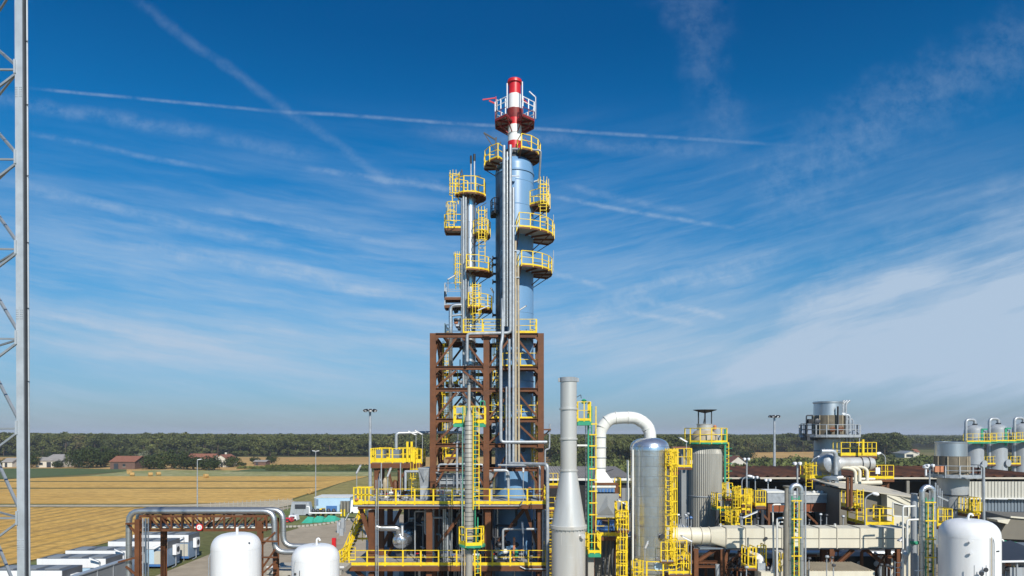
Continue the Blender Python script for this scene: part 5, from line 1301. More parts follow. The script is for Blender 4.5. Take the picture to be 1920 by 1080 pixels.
for i, (u, w_) in enumerate(((580, 20), (598, 22), (620, 26))):
    Y = 107.5 + i * .8; x = X(u, Y); ww = w_ * Y / FX
    b = MB().add([(x - ww / 2, Y - 1.5, .08), (x + ww / 2, Y - 1.5, .08), (x + ww / 2, Y + 2.2, .08), (x - ww / 2, Y + 2.2, .08), (x - ww * .2, Y + .3, .9), (x + ww * .3, Y + .4, .8)], [(0, 1, 5, 4), (1, 2, 5), (2, 3, 4, 5), (3, 0, 4), (0, 3, 2, 1)])
    b.make('tarpaulin', 'teal', None, ['left green tarpaulin cover on the lawn', 'middle green tarpaulin cover on the lawn', 'right and largest green tarpaulin cover on the lawn'][i], 'tarpaulin', 'green tarpaulins')
random.seed(5)
yr = T('pipe_stand', 'white pipe manifold with yellow bollards in front of the blue shed', 'pipe stand', tuple(P(610, 960, 114)))
b = MB().tube([P(580, 962, 114), P(641, 962, 114)], .14, 8); b.tube([P(580, 962, 114), P(580, 950, 114), P(575, 950, 114)], .12, 8); b.make('manifold', 'white', yr)
for u in (640, 646): MB().beam(P(u, 968, 114), P(u, 955, 114), .2).make('bollard', 'yellow', yr)
for u in (588, 596, 606, 616, 626): MB().lathe(X(u, 114.6), 114.6, [(.2, 0), (.25, .8), (.4, 1.0), (.2, 1.4)], 8).make('valve', 'darkg', yr)
for i, (u, vt, vb, Y, lb) in enumerate(((370, 862, 958, 100, 'distant grey lamp post on the left, rising from the pipe bridge'), (592, 846, 930, 122, 'distant double headed lamp post left of the blue shed'))):
    t = T('street_lamp', lb, 'lamp post', (X(u, Y), Y, 0), 'distant lamp posts')
    x = X(u, Y); z = Z(vt, Y); MB().lathe(x, Y, [(.12, 0), (.055, z)], 10).make('pole', 'galv', t)
    for s_2 in ((-1, 1) if i else (1,)): MB().beam((x + s_2 * .05, Y, z), (x + s_2 * .6, Y, z + .1), .16, .09).make('lamp_head', 'lampw', t)
fen = T('wire_fence', 'thin grey fence posts along the pale track', 'fence', tuple(G(460, 960)))
b = MB()
for i in range(19):
    u = 395 + i * 8.5; p = G(u, 966 - (i * .55)); b.beam(p, p + Vector((0, 0, 2.2)), .07)
b.make('posts', 'conc', fen)
p0, p1 = G(395, 966), G(548, 956)
b = MB()
for h_ in (.7, 1.4, 2.1): b.beam(p0 + Vector((0, 0, h_)), p1 + Vector((0, 0, h_)), .02)
b.make('wires', 'galv', fen)
hy = T('hydrant_cabinet', 'tall red hydrant box on the road edge left of the yellow stair', 'hydrant', (X(626, 80), 80, 0))
MB().box(X(622, 80), X(629, 80), 80, 80.4, .6, 1.75).make('cabinet', 'red', hy); MB().box(X(624, 80), X(627, 80), 80.1, 80.3, .03, .6).make('foot', 'red', hy)
MB().lathe(X(614.5, 80), 80, [(.12, .03), (.12, .6), (.17, .62), (.12, .75)], 10).make('red_bollard', 'red', None, 'short red hydrant beside the tall red hydrant box', 'hydrant')
for i, (u, v, h_) in enumerate(((635, 1000, 1.6), (642, 998, 2.0), (640, 1005, 1.0))):
    p = G(u, v); MB().box(p.x - .25, p.x + .25, p.y, p.y + .4, .03, h_).make('grey_cabinet', 'greyp', None, ['left grey cabinet behind the red hydrant box', 'tallest grey cabinet behind the red hydrant box', 'low grey cabinet nearest the yellow stair'][i], 'cabinet', 'grey cabinets by the hydrant')
# floodlight masts
def flood(u, vt, Y, label, r0=.28):
    x = X(u, Y); z = Z(vt, Y)
    t = T('floodlight_mast', label, 'floodlight mast', (x, Y, 0), 'floodlight masts')
    MB().lathe(x, Y, [(r0, 0), (r0 * .55, z), (.05, z + .05)], 14).make('pole', 'galv', t)
    MB().lathe(x, Y, [(.5, z + .05), (.55, z + .12), (.5, z + .2)], 16).make('ring', 'galv', t)
    for k in range(8):
        a = R(k * 45 + 15); c = Vector((x + math.cos(a) * .75, Y + math.sin(a) * .75, z + .02)); d = Vector((math.cos(a), math.sin(a), -.6)).normalized()
        f = MB().beam(c - d * .14, c + d * .16, .34, .3).make('floodlight', 'black', t); MB().beam(c + d * .161, c + d * .18, .28, .24).make('glass', 'lampw', f)
flood(694, 770, 92, 'tall floodlight mast standing left of the raised platform'); flood(1452, 781, 110, 'floodlight mast rising behind the rusty roof')
# small rust structure, low pipes and slabs between the tanks
ls = T('loading_frame', 'low beige slabs and rails behind the two white tanks', 'frame', (X(530, 48), 48, 0))
MB().box(X(500, 47), X(640, 47), 47, 50, Z(1078, 47), Z(1070, 47)).make('slab', 'conc', ls); MB().box(X(505, 47), X(540, 47), 46.9, 47.4, 0, Z(1078, 47) - .01).make('pier', 'conc', ls)
MB().beam(P(500, 1063, 47), P(645, 1063, 47), .08).beam(P(512, 1075, 47), P(512, 1045, 47), .06).make('rail', 'white', ls)
MB().box(X(520, 52), X(650, 52), 52, 54, .03, .6).make('low_wall', 'conc', None, 'low dark concrete wall behind the white tanks', 'wall')
# ================================================================= right half
# tall grey stack with cone
KY = 38.0; kx = X(1066, KY); k1, k2 = 15.3 * KY / FX, 31.5 * KY / FX
def kz(v): return Z(v, KY)
ks = T('grey_stack', 'tall weathered grey steel stack widening in a cone towards its base', 'stack', (kx, KY, 0))
MB().lathe(kx, KY, [(k2, 0), (k2, kz(988))], 56, False).make('base_drum', 'stack', ks)
MB().lathe(kx, KY, [(k2 * 1.09, kz(990)), (k2 * 1.09, kz(984)), (k2 * 1.0, kz(983.5)), (k1 * 1.0, kz(882))], 56, False).make('cone', 'stack', ks)
MB().lathe(kx, KY, [(k1, kz(882)), (k1, kz(716))], 48, False).make('upper_shaft', 'stack', ks)
for v in (882, 823, 767): MB().lathe(kx, KY, [(k1 + .001, kz(v) - .05), (k1 + .06, kz(v) - .04), (k1 + .06, kz(v) + .04), (k1 + .001, kz(v) + .05)], 48, False).make('flange', 'stack', ks)
MB().lathe(kx, KY, [(k1 + .001, kz(716)), (k1 + .04, kz(716)), (k1 + .04, kz(708)), (k1 - .03, kz(707.5)), (k1 - .05, kz(716)), (k1 - .06, kz(740)), (.01, kz(741))], 48, False).make('rim', 'greyp', ks)
for s_2 in (-1, 1): MB().box(kx + s_2 * (k1 + .07) - .05, kx + s_2 * (k1 + .07) + .05, KY - .1, KY + .1, kz(716), kz(709)).make('lug', 'greyp', ks)
MB().lathe_ax((kx + k2 * .62, KY - k2 * .74, kz(1002)), (.5, -.8, .1), [(0, .1), (.22, .1), (.22, .14), (.27, .14), (.27, .02)], 16).make('sampling_port', 'stack', ks)
MB().tube([(kx + k1, KY - .1, kz(745)), (kx + k1 + .22, KY - .1, kz(740)), (kx + k1 + .24, KY - .1, kz(747))], .02, 6).make('antenna', 'darkg', ks)
wsm = MB()
for v in (1040, 1018): wsm.lathe(kx, KY, [(k2 + .001, kz(v) - .02), (k2 + .006, kz(v)), (k2 + .001, kz(v) + .02)], 56, False)
for a_, v0_, v1_ in ((-100, 1040, 1018), (-60, 1075, 1040), (-120, 1018, 990)): wsm.beam((kx + (k2 + .003) * math.cos(R(a_)), KY + (k2 + .003) * math.sin(R(a_)), kz(v0_)), (kx + (k2 + .003) * math.cos(R(a_)), KY + (k2 + .003) * math.sin(R(a_)), kz(v1_)), .03, .01)
wsm.make('weld_seams', 'stack', ks)
fb = MB()
for k in range(28): fb.lathe_ax((kx + k2 * 1.05 * math.cos(R(k * 12.86)), KY + k2 * 1.05 * math.sin(R(k * 12.86)), kz(990) - .06), (0, 0, 1), [(0, .03), (.06, .03)], 6)
fb.make('flange_bolts', 'greyp', ks)
# green and yellow ladder tower next to it
TY = 40.5
tw = T('ladder_tower', 'green ladder tower with small yellow railed platforms right of the grey stack', 'ladder tower', (X(1103, TY), TY, 0))
MB().beam((X(1103, TY), TY, Z(1040, TY)), (X(1103, TY), TY, Z(775, TY)), .09, .2).make('green_column', 'green', tw)
MB().beam((X(1109, TY), TY - .1, Z(1040, TY)), (X(1109, TY), TY - .1, Z(762, TY)), .07).make('green_column', 'green', tw)
MB().beam((X(1117, TY), TY - .1, Z(975, TY)), (X(1117, TY), TY - .1, Z(762, TY)), .06).make('yellow_rail', 'yellow', tw)
MB().beam((X(1100, TY), TY + .5, Z(1000, TY)), (X(1100, TY), TY + .5, Z(795, TY)), .05).make('grey_pole', 'greyp', tw)
b = MB()
for v in (795, 815, 836, 857, 879, 900, 921, 943, 965): b.beam(P(1105, v, TY - .12), P(1120, v, TY - .12), .06, .07)
b.make('rungs', 'yellow', tw)
b = MB()
v = 770
while v < 1040: b.beam(P(1103, v, TY - .05), P(1109, v, TY - .15), .03); v += 8
b.make('lacing', 'green', tw)
MB().beam(P(1082, 835, TY), P(1103, 835, TY), .14, .1).make('tie_beam', 'whited', tw)
rect_platform(tw, X(1082, TY), X(1105, TY), TY - .5, TY + .9, Z(789, TY), 'FLR', deck='green', edge='green', eh=.22, toe=.14, sp=.4, name='top_platform', pw=.07)
MB().lathe(X(1095, TY), TY, [(.11, Z(757, TY)), (.17, Z(755, TY)), (.08, Z(753, TY)), (.17, Z(751, TY)), (.05, Z(748, TY))], 8).make('beacon', 'green', tw)
rect_platform(tw, X(1102, TY), X(1123, TY), TY - .6, TY + .8, Z(1033, TY), 'FLR', deck='green', edge='green', eh=.2, toe=.15, sp=.4, name='lower_platform', pw=.07)
MB().box(X(1102, 40.5), X(1113, 40.5), TY - .2, TY + .2, 0, Z(1041, TY)).make('concrete_pier', 'conc', tw)
# white arched duct
AY = 43.5
ar = T('arched_duct', 'fat white duct arching from a hood over to the top of the clad vessel', 'duct', (X(1125, AY), AY, Z(903, AY)))
ra = 11.2 * AY / FX
MB().tube([P(1125, 900, AY), P(1125, 838, AY), P(1125, 806, AY), P(1143, 785, AY), P(1165, 783, AY), P(1193, 783, AY), P(1213, 797, AY), P(1219, 812, AY), P(1219, 830, AY)], ra, 28, .42).make('duct_run', 'whited', ar)
def ringat(p, d, r=ra, m_='greyp'): MB().lathe_ax(p - d * .03, d, [(0, r * .99), (.005, r * 1.09), (.055, r * 1.09), (.06, r * .99)], 28, False).make('flange', m_, ar)
for v in (820, 839, 858, 877): ringat(P(1125, v, AY), Vector((0, 0, 1)))
for (u, v, a) in ((1128, 800, 65), (1138, 790, 35), (1155, 783.5, 5), (1178, 783, 0), (1203, 790, -40), (1215, 803, -65)):
    ringat(P(u, v, AY), Vector((math.cos(R(a)), 0, math.sin(R(a)))), m_='whited')
xa, xb, xc, xd = X(1117, AY), X(1131, AY), X(1112, AY), X(1147, AY)
MB().hexa([(xc, AY - .9, Z(903, AY)), (xd, AY - .9, Z(903, AY)), (xd, AY + .9, Z(903, AY)), (xc, AY + .9, Z(903, AY))], [(xa - .05, AY - .36, Z(880, AY)), (xb, AY - .36, Z(880, AY)), (xb, AY + .36, Z(880, AY)), (xa - .05, AY + .36, Z(880, AY))]).make('hood', 'whited', ar)
pipepart(ar, [P(1133, 885, AY - .3), P(1150, 880, AY - .3)], .03, 'darkg', 'lever')
# boiler block below
bo = T('filter_block', 'boxy filter unit with blue grey casing and blue machinery under the white arch', 'machine', (X(1137, AY), AY, 0))
x0, x1 = X(1104, AY), X(1150, AY)
for (v0, v1, m_, nm, g) in ((903.3, 907, 'rust', 'top_beam', .06), (907.1, 912, 'whited', 'white_band', 0), (913, 920.5, 'cabblue', 'louvre_row', -.05)):
    MB().box(x0 - g, x1 + g, AY - 1 - g, AY + 1 + g, Z(v1, AY), Z(v0, AY)).make(nm, m_, bo)
for k in range(5): MB().box(x0 + .5 + k * .2, x0 + .62 + k * .2, AY - 1.0, AY - .97, Z(920, AY), Z(914, AY)).make('louvre', 'bluem', bo)
xa, xb = X(1113, AY), X(1156, AY)
cs = MB().hexa([(xa, AY - 1, Z(967, AY)), (xb, AY - 1, Z(967, AY)), (xb, AY + 1, Z(967, AY)), (xa, AY + 1, Z(967, AY))], [(xa, AY - .96, Z(923, AY)), (xb, AY - .96, Z(923, AY)), (xb, AY + 1, Z(923, AY)), (xa, AY + 1, Z(923, AY))]).make('casing', 'sheetg', bo)
xm = (xa + xb) / 2
MB().add([(xa + .1, AY - 1.02, Z(962, AY)), (xb - .3, AY - 1.02, Z(962, AY)), (xm, AY - 1.2, Z(945, AY)), (xm, AY - 1.0, Z(926, AY))], [(0, 1, 2), (1, 3, 2), (3, 0, 2), (0, 3, 1)]).make('pyramid_crease', 'sheetg', bo)
for u in (1108, 1152): beamp(bo, 'post', 'rust', (X(u, AY), AY - .85, 0), (X(u, AY), AY - .85, Z(903.5, AY)), .22, .22, True)
for u in (1108, 1152): beamp(bo, 'post', 'rust', (X(u, AY), AY + .85, 0), (X(u, AY), AY + .85, Z(908, AY)), .22, .22, True)
MB().box(X(1112, AY), X(1156, AY), AY - .8, AY + .8, Z(992, AY), Z(968, AY)).make('dark_box', 'brick', bo)
for u in (1116, 1139): MB().box(X(u, AY), X(u + 9, AY), AY - 1.0, AY - .802, Z(988, AY), Z(972, AY)).make('blue_motor', 'bluem', bo)
MB().box(X(1112, AY), X(1154, AY), AY - 1.1, AY - .803, Z(990, AY), Z(981, AY)).make('blue_base', 'bluem', bo)
rect_platform(bo, X(1110, AY), X(1155, AY), AY - 2.0, AY - 1.05, Z(996, AY), 'F', eh=.22, toe=.22, sp=.8, name='platform')
rect_platform(bo, X(1150, AY), X(1161, AY), AY - .5, AY + .8, Z(928, AY), 'FR', eh=.1, toe=.1, sp=.4, name='side_platform', pw=.07)
MB().box(X(1112, AY), X(1175, AY), AY - .6, AY + 3, 0, Z(1008, AY)).make('concrete_base', 'brgrey', bo)
for k in range(7): MB().beam(P(1130 + k * 8, 1078, AY - 1.5), P(1134 + k * 8, 1010, AY - 1.2), .1).make('steel_strut', 'darkg', bo)
# front caged ladder
fl_ = T('caged_ladder', 'free standing yellow caged ladder between the filter unit and the clad vessel', 'ladder', (X(1168, 40), 40, 0))
for u in (1158, 1176): MB().beam((X(u, 40), 40.3, 0), (X(u, 40), 40.3, Z(957, 40)), .08).make('post', 'yellow', fl_)
ladder(fl_, X(1167, 40), 40.2, 0, Z(957, 40), -90, 'yellow', True, w=.42, cr=.30, cz=Z(1078, 40))
rect_platform(fl_, X(1158, 40), X(1177, 40), 39.9, 40.9, Z(992, 40), 'LR', eh=.15, toe=.2, sp=.4, name='landing', pw=.07); rect_platform(fl_, X(1158, 40), X(1177, 40), 40.35, 40.9, Z(977, 40), 'FLR', eh=.1, toe=.1, sp=.3, name='landing', pw=.07)
for v in (968, 1008, 1035, 1060): beamp(fl_, 'tie', 'yellow', P(1157, v, 39.75), P(1177, v, 39.75), .05, .09)
# clad vessel
VY = 42.0; vx = X(1218, VY); vr = 35.5 * VY / FX
def vz(v): return Z(v, VY)
cv = T('clad_vessel', 'big aluminium clad vessel with seamed sheets and a domed top', 'vessel', (vx, VY, 0))
MB().lathe(vx, VY, [(vr, 0), (vr, vz(839))], 72, False).make('shell', 'alu', cv)
MB().lathe(vx, VY, [(vr + .03, vz(845)), (vr + .03, vz(840)), (vr * .96, vz(832)), (vr * .85, vz(827)), (vr * .62, vz(823)), (vr * .35, vz(821))], 48, False).make('dome', 'alu', cv)
pipepart(cv, [P(1186.5, 1075, VY - .9), P(1186.5, 843, VY - .9)], .06, 'whited', 'side_pipe')
pipepart(cv, [P(1177, 1000, VY - .2), P(1177, 866, VY - .2), P(1176, 863, VY - .2)], .07, 'whited', 'side_pipe')
ladder(cv, X(1247, VY), VY - 1.05, vz(1062), vz(842), -70, 'yellow', True, w=.45, cr=.34, cz=vz(1050))
MB().beam(P(1257, 1045, VY - .9), P(1257, 842, VY - .9), .08).make('ladder_stile', 'yellow', cv); MB().beam(P(1262, 1000, VY - .7), P(1262, 845, VY - .7), .05).make('ladder_stile', 'yellow', cv)
rect_platform(cv, X(1262, VY), X(1289, VY), VY - .9, VY + .4, vz(874), 'FLR', eh=.12, toe=.12, sp=.45, name='side_platform', pw=.07)
ladder(cv, X(1253, VY), VY - .7, vz(870), vz(840), -90, 'yellow', True, w=.4, cr=.4, cz=vz(870))
MB().lathe_ax((vx + .45, VY - vr * .93, vz(1000)), (.3, -1, 0), [(0, .11), (.14, .11), (.14, .16), (.18, .16)], 14).make('nozzle', 'darkg', cv)
MB().lathe_ax((vx + .28, VY - vr * .96, vz(1056)), (.2, -1, 0), [(0, .24), (.05, .26), (.09, .26), (.1, .2), (.1, .02)], 24).make('manhole', 'cabbluel', cv)
for s_2 in (-.25, .25): MB().beam((vx + .28 + s_2, VY - vr - .1, vz(1056) + .3), (vx + .28 + s_2 * .5, VY - vr - .1, vz(1056) + .15), .03).make('manhole_hinge', 'galv', cv)
round_platform(cv, vx + .25, VY, vz(1078), vr + .1, 50 * VY / FX, -150, 20, toe=.12, name='base_platform', h=1.1)
ladder(cv, X(1192, 40.6), 40.3, vz(1088), vz(1040), -90, 'yellow', True, w=.4, cr=.36, cz=vz(1080))
rect_platform(cv, X(1255, 40.5), X(1296, 40.5), 40.6, 42.8, Z(1076, 40.5), 'FR', eh=.3, toe=.16, sp=.5, name='base_deck', pw=.08)
rect_platform(cv, X(1238, 40.5), X(1262, 40.5), 40.3, 40.6, Z(1050, 40.5), 'F', eh=.06, toe=0, sp=.5, name='base_landing', pw=.07)
rect_platform(cv, X(1262, 41.5), X(1288, 41.5), 41.6, 43, Z(1048, 41.5), 'FR', eh=.06, toe=0, sp=.5, name='base_landing', pw=.07)
for (u, vb, vt, Y, a, lb, L_) in ((1209, 1075, 1027, 40.0, 70, 'tilted lamp in front of the foot of the clad vessel', .45), (1296, 1075, 1014, 40.4, 152, 'tilted lamp on a bent pole beside the round cream duct', .8), (1176, 985, 946, 41, 152, 'tilted lamp by the free standing caged ladder', .75),
        (1287, 876, 828, 42, 152, 'tilted lamp above the little side platform of the clad vessel', .6), (1392, 990, 970, 42.6, 28, 'tilted lamp on top of the long cream duct', 1.0), (1692, 1080, 1008, 40, 205, 'lamp pole at the right end of the long cream duct', .4)):
    tube_lamp(u, vb, vt, Y, a, lb, L_)
# ribbed silo with china hat
SY2 = 54.0; qx = X(1323, SY2); qr = 31 * SY2 / FX
def qz(v): return Z(v, SY2)
si = T('ribbed_silo', 'ribbed grey chimney vessel with a dark rain hood on thin legs', 'chimney', (qx, SY2, 0))
MB().lathe(qx, SY2, [(qr, 0), (qr, qz(850)), (qr * .93, qz(843)), (qr * .8, qz(838)), (qr * .78, qz(834))], 104, False, flute=.045).make('ribbed_shell', 'silo', si)
MB().lathe(qx, SY2, [(qr + .015, qz(930)), (qr + .03, qz(929)), (qr + .015, qz(928))], 64, False).make('band', 'greyp', si)
MB().lathe(qx - .1, SY2, [(qr * .8, qz(836)), (qr * .78, qz(818)), (qr * .6, qz(809)), (qr * .48, qz(807))], 36).make('beige_head', 'tan', si)
MB().lathe(qx - .05, SY2, [(qr * .47, qz(808)), (qr * .47, qz(797)), (qr * .5, qz(796)), (qr * .5, qz(795))], 32).make('neck', 'stack', si)
hb = MB()
for k in range(6):
    a = R(k * 60 + 12); r = qr * .44; hb.beam((qx - .05 + r * math.cos(a), SY2 + r * math.sin(a), qz(795)), (qx - .05 + r * math.cos(a), SY2 + r * math.sin(a), qz(771)), .06)
hb.beam((qx - .3, SY2 - .4, qz(795)), (qx - .1, SY2 - .4, qz(773)), .04); hb.make('hood_legs', 'black', si)
MB().lathe(qx - .05, SY2, [(.01, qz(775)), (qr * .3, qz(773)), (qr * .70, qz(769)), (qr * .70, qz(768.3)), (.01, qz(768.8))], 36).make('rain_hood', 'black', si)
MB().lathe(qx + .55, SY2 - .6, [(.12, qz(806)), (.14, qz(799)), (.05, qz(797))], 10).make('vent', 'orange', si)
MB().lathe(qx + 1.05, SY2 + .5, [(.38, qz(835)), (.38, qz(806)), (.2, qz(803))], 20).make('side_drum', 'greyp', si)
round_platform(si, qx, SY2, qz(829), qr * .8, 39 * SY2 / FX, 0, 360, deck='green', beam='green', toe=.15, name='ring_platform', strut=False)
ladder(si, qx + qr + .15, SY2 - .7, qz(922), qz(829), -60, 'yellow', False, w=.4)
MB().beam((qx + qr - .05, SY2 - .9, qz(975)), (qx + qr - .05, SY2 - .9, qz(805)), .13).make('green_post', 'green', si)
b = MB(); v = 840
while v < 970: b.beam((qx + qr - .05, SY2 - .9, qz(v)), (qx + qr + .5, SY2 - .9, qz(v)), .04); v += 14
b.make('green_arms', 'green', si)
MB().box(qx - qr - .55, qx - qr + .1, SY2 + .2, SY2 + 1.2, 0, qz(842)).make('side_duct', 'sheetg', si)
MB().box(qx - qr - .12, qx - qr + .08, SY2 - .75, SY2 - .6, qz(869), qz(862)).make('white_box', 'plaster', si)
# duct left of the silo
gd = T('grey_duct', 'tall grey duct standing in the shadow left of the ribbed chimney', 'duct', (X(1285, 56), 56, 0))
MB().box(X(1278, 57), X(1290, 57), 57, 58, 0, Z(888, 57)).make('shaft', 'sheetb', gd); MB().box(X(1276, 57), X(1292, 57), 56.9, 58.1, Z(950, 57), Z(946, 57)).make('flange', 'greyp', gd)

# long cream duct (Y=42)
JY = 42.0
jd = T('cream_duct', 'long cream duct, round at its left end and rectangular to the right', 'duct', (X(1480, JY), JY, Z(1026, JY)))
zc = (Z(990, JY) + Z(1022, JY)) / 2; rj = (Z(990, JY) - Z(1022, JY)) / 2
MB().lathe_ax((X(1255, JY), JY + .3, zc), (1, 0, 0), [(0, rj), (X(1332, JY) - X(1255, JY), rj)], 32, False).make('round_section', 'cream', jd)
# transition round -> rectangle
n = 32; ringA = []; ringB = []
x2, x3 = X(1332, JY), X(1358, JY); yl, yh = JY - .45, JY + 1.05; zlj, zhj = Z(1025, JY), Z(989, JY)
for j in range(n):
    a = 2 * math.pi * j / n; c_, s_3 = math.cos(a), math.sin(a); k = 1 / max(abs(c_), abs(s_3))
    ringA.append(Vector((x2, JY + .3 + rj * c_, zc + rj * s_3))); ringB.append(Vector((x3, (yl + yh) / 2 + (yh - yl) / 2 * c_ * k, (zlj + zhj) / 2 + (zhj - zlj) / 2 * s_3 * k)))
MB().ring_tube([ringA, ringB], False).make('transition', 'cream', jd)
MB().box(x3 + .001, X(1690, JY), yl, yh, zlj, zhj).make('box_section', 'cream', jd)
for u in (1358, 1394, 1429, 1461, 1530, 1563, 1606, 1648, 1688):
    MB().box(X(u, JY) - .03, X(u, JY) + .03, yl - .05, yh + .04, zlj - .04, zhj + .05).make('stiffener_ring', 'creamd', jd)
b = MB().box(x3 + .05, X(1688, JY), yl - .02, yl - .002, Z(1008.3, JY), Z(1007, JY)); b.make('middle_joint', 'brgrey', jd)
for u in (1296, 1316, 1332): MB().lathe_ax((X(u, JY) - .03, JY + .3, zc), (1, 0, 0), [(0, rj + .001), (.002, rj + .05), (.05, rj + .05), (.052, rj + .001)], 32, False).make('flange', 'creamd', jd)
MB().lathe_ax(P(1435, 1009, yl - .02), (0, -1, 0), [(0, .06), (.1, .06), (.1, .1), (.14, .1)], 10).make('port', 'darkg', jd)
for u in (1262, 1354, 1500, 1570, 1688): MB().lathe(X(u, JY), JY + .3, [(.05, zhj + .03), (.05, zhj + .15), (.1, zhj + .16), (.02, zhj + .2)], 8).make('roof_nozzle', 'whited', jd)
# its support trestles
jt = T('duct_trestle', 'rust brown trestle carrying the long cream duct', 'trestle', (X(1480, JY), JY, 0))
for (u0, v0, u1, v1) in ((1348, 1027, 1366, 1080), (1366, 1027, 1352, 1080), (1398, 1030, 1362, 1060), (1345, 1027, 1308, 1052), (1562, 1030, 1555, 1062), (1600, 1030, 1565, 1062), (1625, 1032, 1672, 1068), (1685, 1035, 1678, 1068), (1410, 1032, 1440, 1060)):
    beamp(jt, 'brace', 'rust', P(u0, v0, JY), P(u1, v1, JY), .22, .2, True)
for u in (1303, 1352, 1555, 1680):
    for y in (JY - .2, JY + .9): beamp(jt, 'column', 'rust', (X(u, JY), y, 0), (X(u, JY), y, Z(1028, JY)), .26, .26, True)
for (a, b_, v) in ((1300, 1352, 1054), (1300, 1352, 1062), (1358, 1400, 1068), (1660, 1690, 1044)): beamp(jt, 'crossbeam', 'rust', P(a, v, JY), P(b_, v, JY), .16, .16, True)
MB().box(X(1310, JY), X(1690, JY), JY - .3, JY + 1, Z(1028.4, JY), Z(1026, JY)).make('walk_beam', 'sheetb', jt)
# silver header pipes under the duct, most coloured dark to stand in for shade
for k in range(9):
    Y = 45 + k * 1.1; v = 1030 + k * 3.6 - (k // 3) * 2
    z = Z(1028 + k * 4.4, 47)
    pipe('header_pipe', 'long silver header pipe in the shaded rack under the cream duct', [(X(1300, Y), Y, z), (X(1700, Y), Y, z)], .16 if k % 2 else .22, 'darkg' if k % 3 else 'aluu', group='header pipes under the cream duct')
hk = T('pipe_rack_floor', 'dark steel rack holding the header pipes under the cream duct', 'rack', (X(1500, 50), 50, 0))
for u in (1310, 1400, 1490, 1580, 1670):
    MB().beam((X(u, 56), 56, 0), (X(u, 56), 56, Z(1020, 56)), .3).make('post', 'darkg', hk)
MB().box(X(1290, 56), X(1730, 56), 56.3, 56.6, 0, Z(975, 56)).make('shade_panel', 'black', hk)  # black panel added behind the rack as painted interior shadow
for u in (1310, 1410, 1520, 1630): beamp(hk, 'bearer', 'darkg', (X(u, 45), 44, Z(1070, 47)), (X(u, 45), 56, Z(1070, 47)), .18)
# low things along the bottom edge
lc = T('louvred_unit', 'cream ribbed roof unit at the bottom edge under the cream duct', 'machine', (X(1575, 38), 39, 0))
MB().box(X(1517, 38), X(1640, 38), 38, 40, 0, Z(1071, 38)).make('body', 'cream', lc)
b = MB()
for k in range(22):
    x = X(1519, 38) + k * .165; b.beam((x, 38.02, Z(1070.4, 38)), (x - .25, 40.0, Z(1071, 38) + .13), .09, .05)
b.make('roof_ribs', 'tan', lc)
sq = T('square_duct_elbow', 'white square elbow duct on a machine at the bottom edge left of the louvred unit', 'duct', (X(1430, 38), 38, 0))
MB().box(X(1421, 38), X(1436, 38), 38, 38.5, 0, Z(1056, 38)).make('riser', 'galv', sq)
MB().tube([(X(1428.5, 38), 38.25, Z(1056, 38)), (X(1428.5, 38), 38.25, Z(1047, 38)), (X(1420, 38), 39.2, Z(1046, 38))], .23, 4, .15).make('elbow', 'whited', sq)
MB().box(X(1420, 38), X(1445, 38), 37.4, 37.9, 0, Z(1069, 38)).make('machine_body', 'cream', sq)
rect_platform(sq, X(1403, 38), X(1417, 38), 38, 39, Z(1064, 38), 'FLR', eh=.1, toe=.1, sp=.4, name='platform', pw=.06)
rect_platform(sq, X(1422, 39), X(1438, 39), 39.2, 40, Z(1060, 39), 'FR', eh=.1, toe=.0, sp=.4, name='platform', pw=.06)
cbx = T('cable_cabinet', 'beige cabinet with yellow cables beside the worn vertical duct', 'cabinet', (X(1466, 39), 39, 0))
MB().box(X(1457, 39), X(1474, 39), 39, 39.7, 0, Z(1035, 39)).make('cabinet', 'creamd', cbx)
b = MB()
random.seed(9)
for k in range(12): a = P(random.uniform(1458, 1473), random.uniform(1045, 1078), 38.93); b.beam(a, a + Vector((random.uniform(-.2, .2), 0, random.uniform(.1, .4))), .035)
b.make('cables', 'yellow', cbx)
for k, (u, v0, lb) in enumerate(((1370, 1078, 'silver bent duct end at the bottom edge below the trestle'),)):
    pipe('bent_duct', lb, [P(1345, 1058, 41), P(1346, 1100, 41)], .14, 'galv')

# U-bend pipe towers
def ubend(u0, u1, vt, Y, r, label, lu, green=True):
    t = T('u_bend_pipe', label, 'pipe tower', (X((u0 + u1) / 2, Y), Y, 0), 'silver u bend pipe towers')
    xa, xb = X(u0, Y), X(u1, Y); zt_ = Z(vt, Y) - r; rad = (xb - xa) / 2
    pts = [(xa, Y, 0), (xa, Y, zt_ - rad)] + [(xa + rad - rad * math.cos(R(q)), Y, zt_ - rad + rad * math.sin(R(q))) for q in (22, 45, 67, 90, 112, 135, 158)] + [(xb, Y, zt_ - rad), (xb, Y, 0)]
    MB().tube(pts, r, 18, .04).make('bent_pipe', 'alup', t)
    if green:
        for u in (lu[0] - 4, lu[0] + 9): MB().beam(P(u, 1100, Y - .35), P(u, vt + 25, Y - .35), .05).make('green_post', 'green', t)
        b = MB(); v = vt + 30
        while v < 1085: b.beam(P(lu[0] - 4, v, Y - .36), P(lu[0] + 9, v, Y - .36), .035); v += 9
        b.make('green_rungs', 'green', t)
        for u in (lu[0], lu[1]): MB().beam(P(u, 1095, Y - .5), P(u, vt + 33, Y - .5), .045).make('yellow_post', 'yellow', t)
        v = vt + 34
        while v < 1060: MB().beam(P(lu[0] - 5, v, Y - .52), P(lu[1] + 5, v, Y - .52), .06).make('yellow_hoop', 'yellow', t); v += 34.5
        b = MB()
        random.seed(int(u0)); v = vt + 40
        while v < 1080:
            b.lathe_ax(P(lu[0] + random.uniform(-6, 3), v, Y - .2), (1, 0, 0), [(0, .03), (.03, .07), (.12, .07), (.15, .03)], 7); v += random.uniform(7, 15)
        b.make('instrument_string', 'darkg', t)
    return t
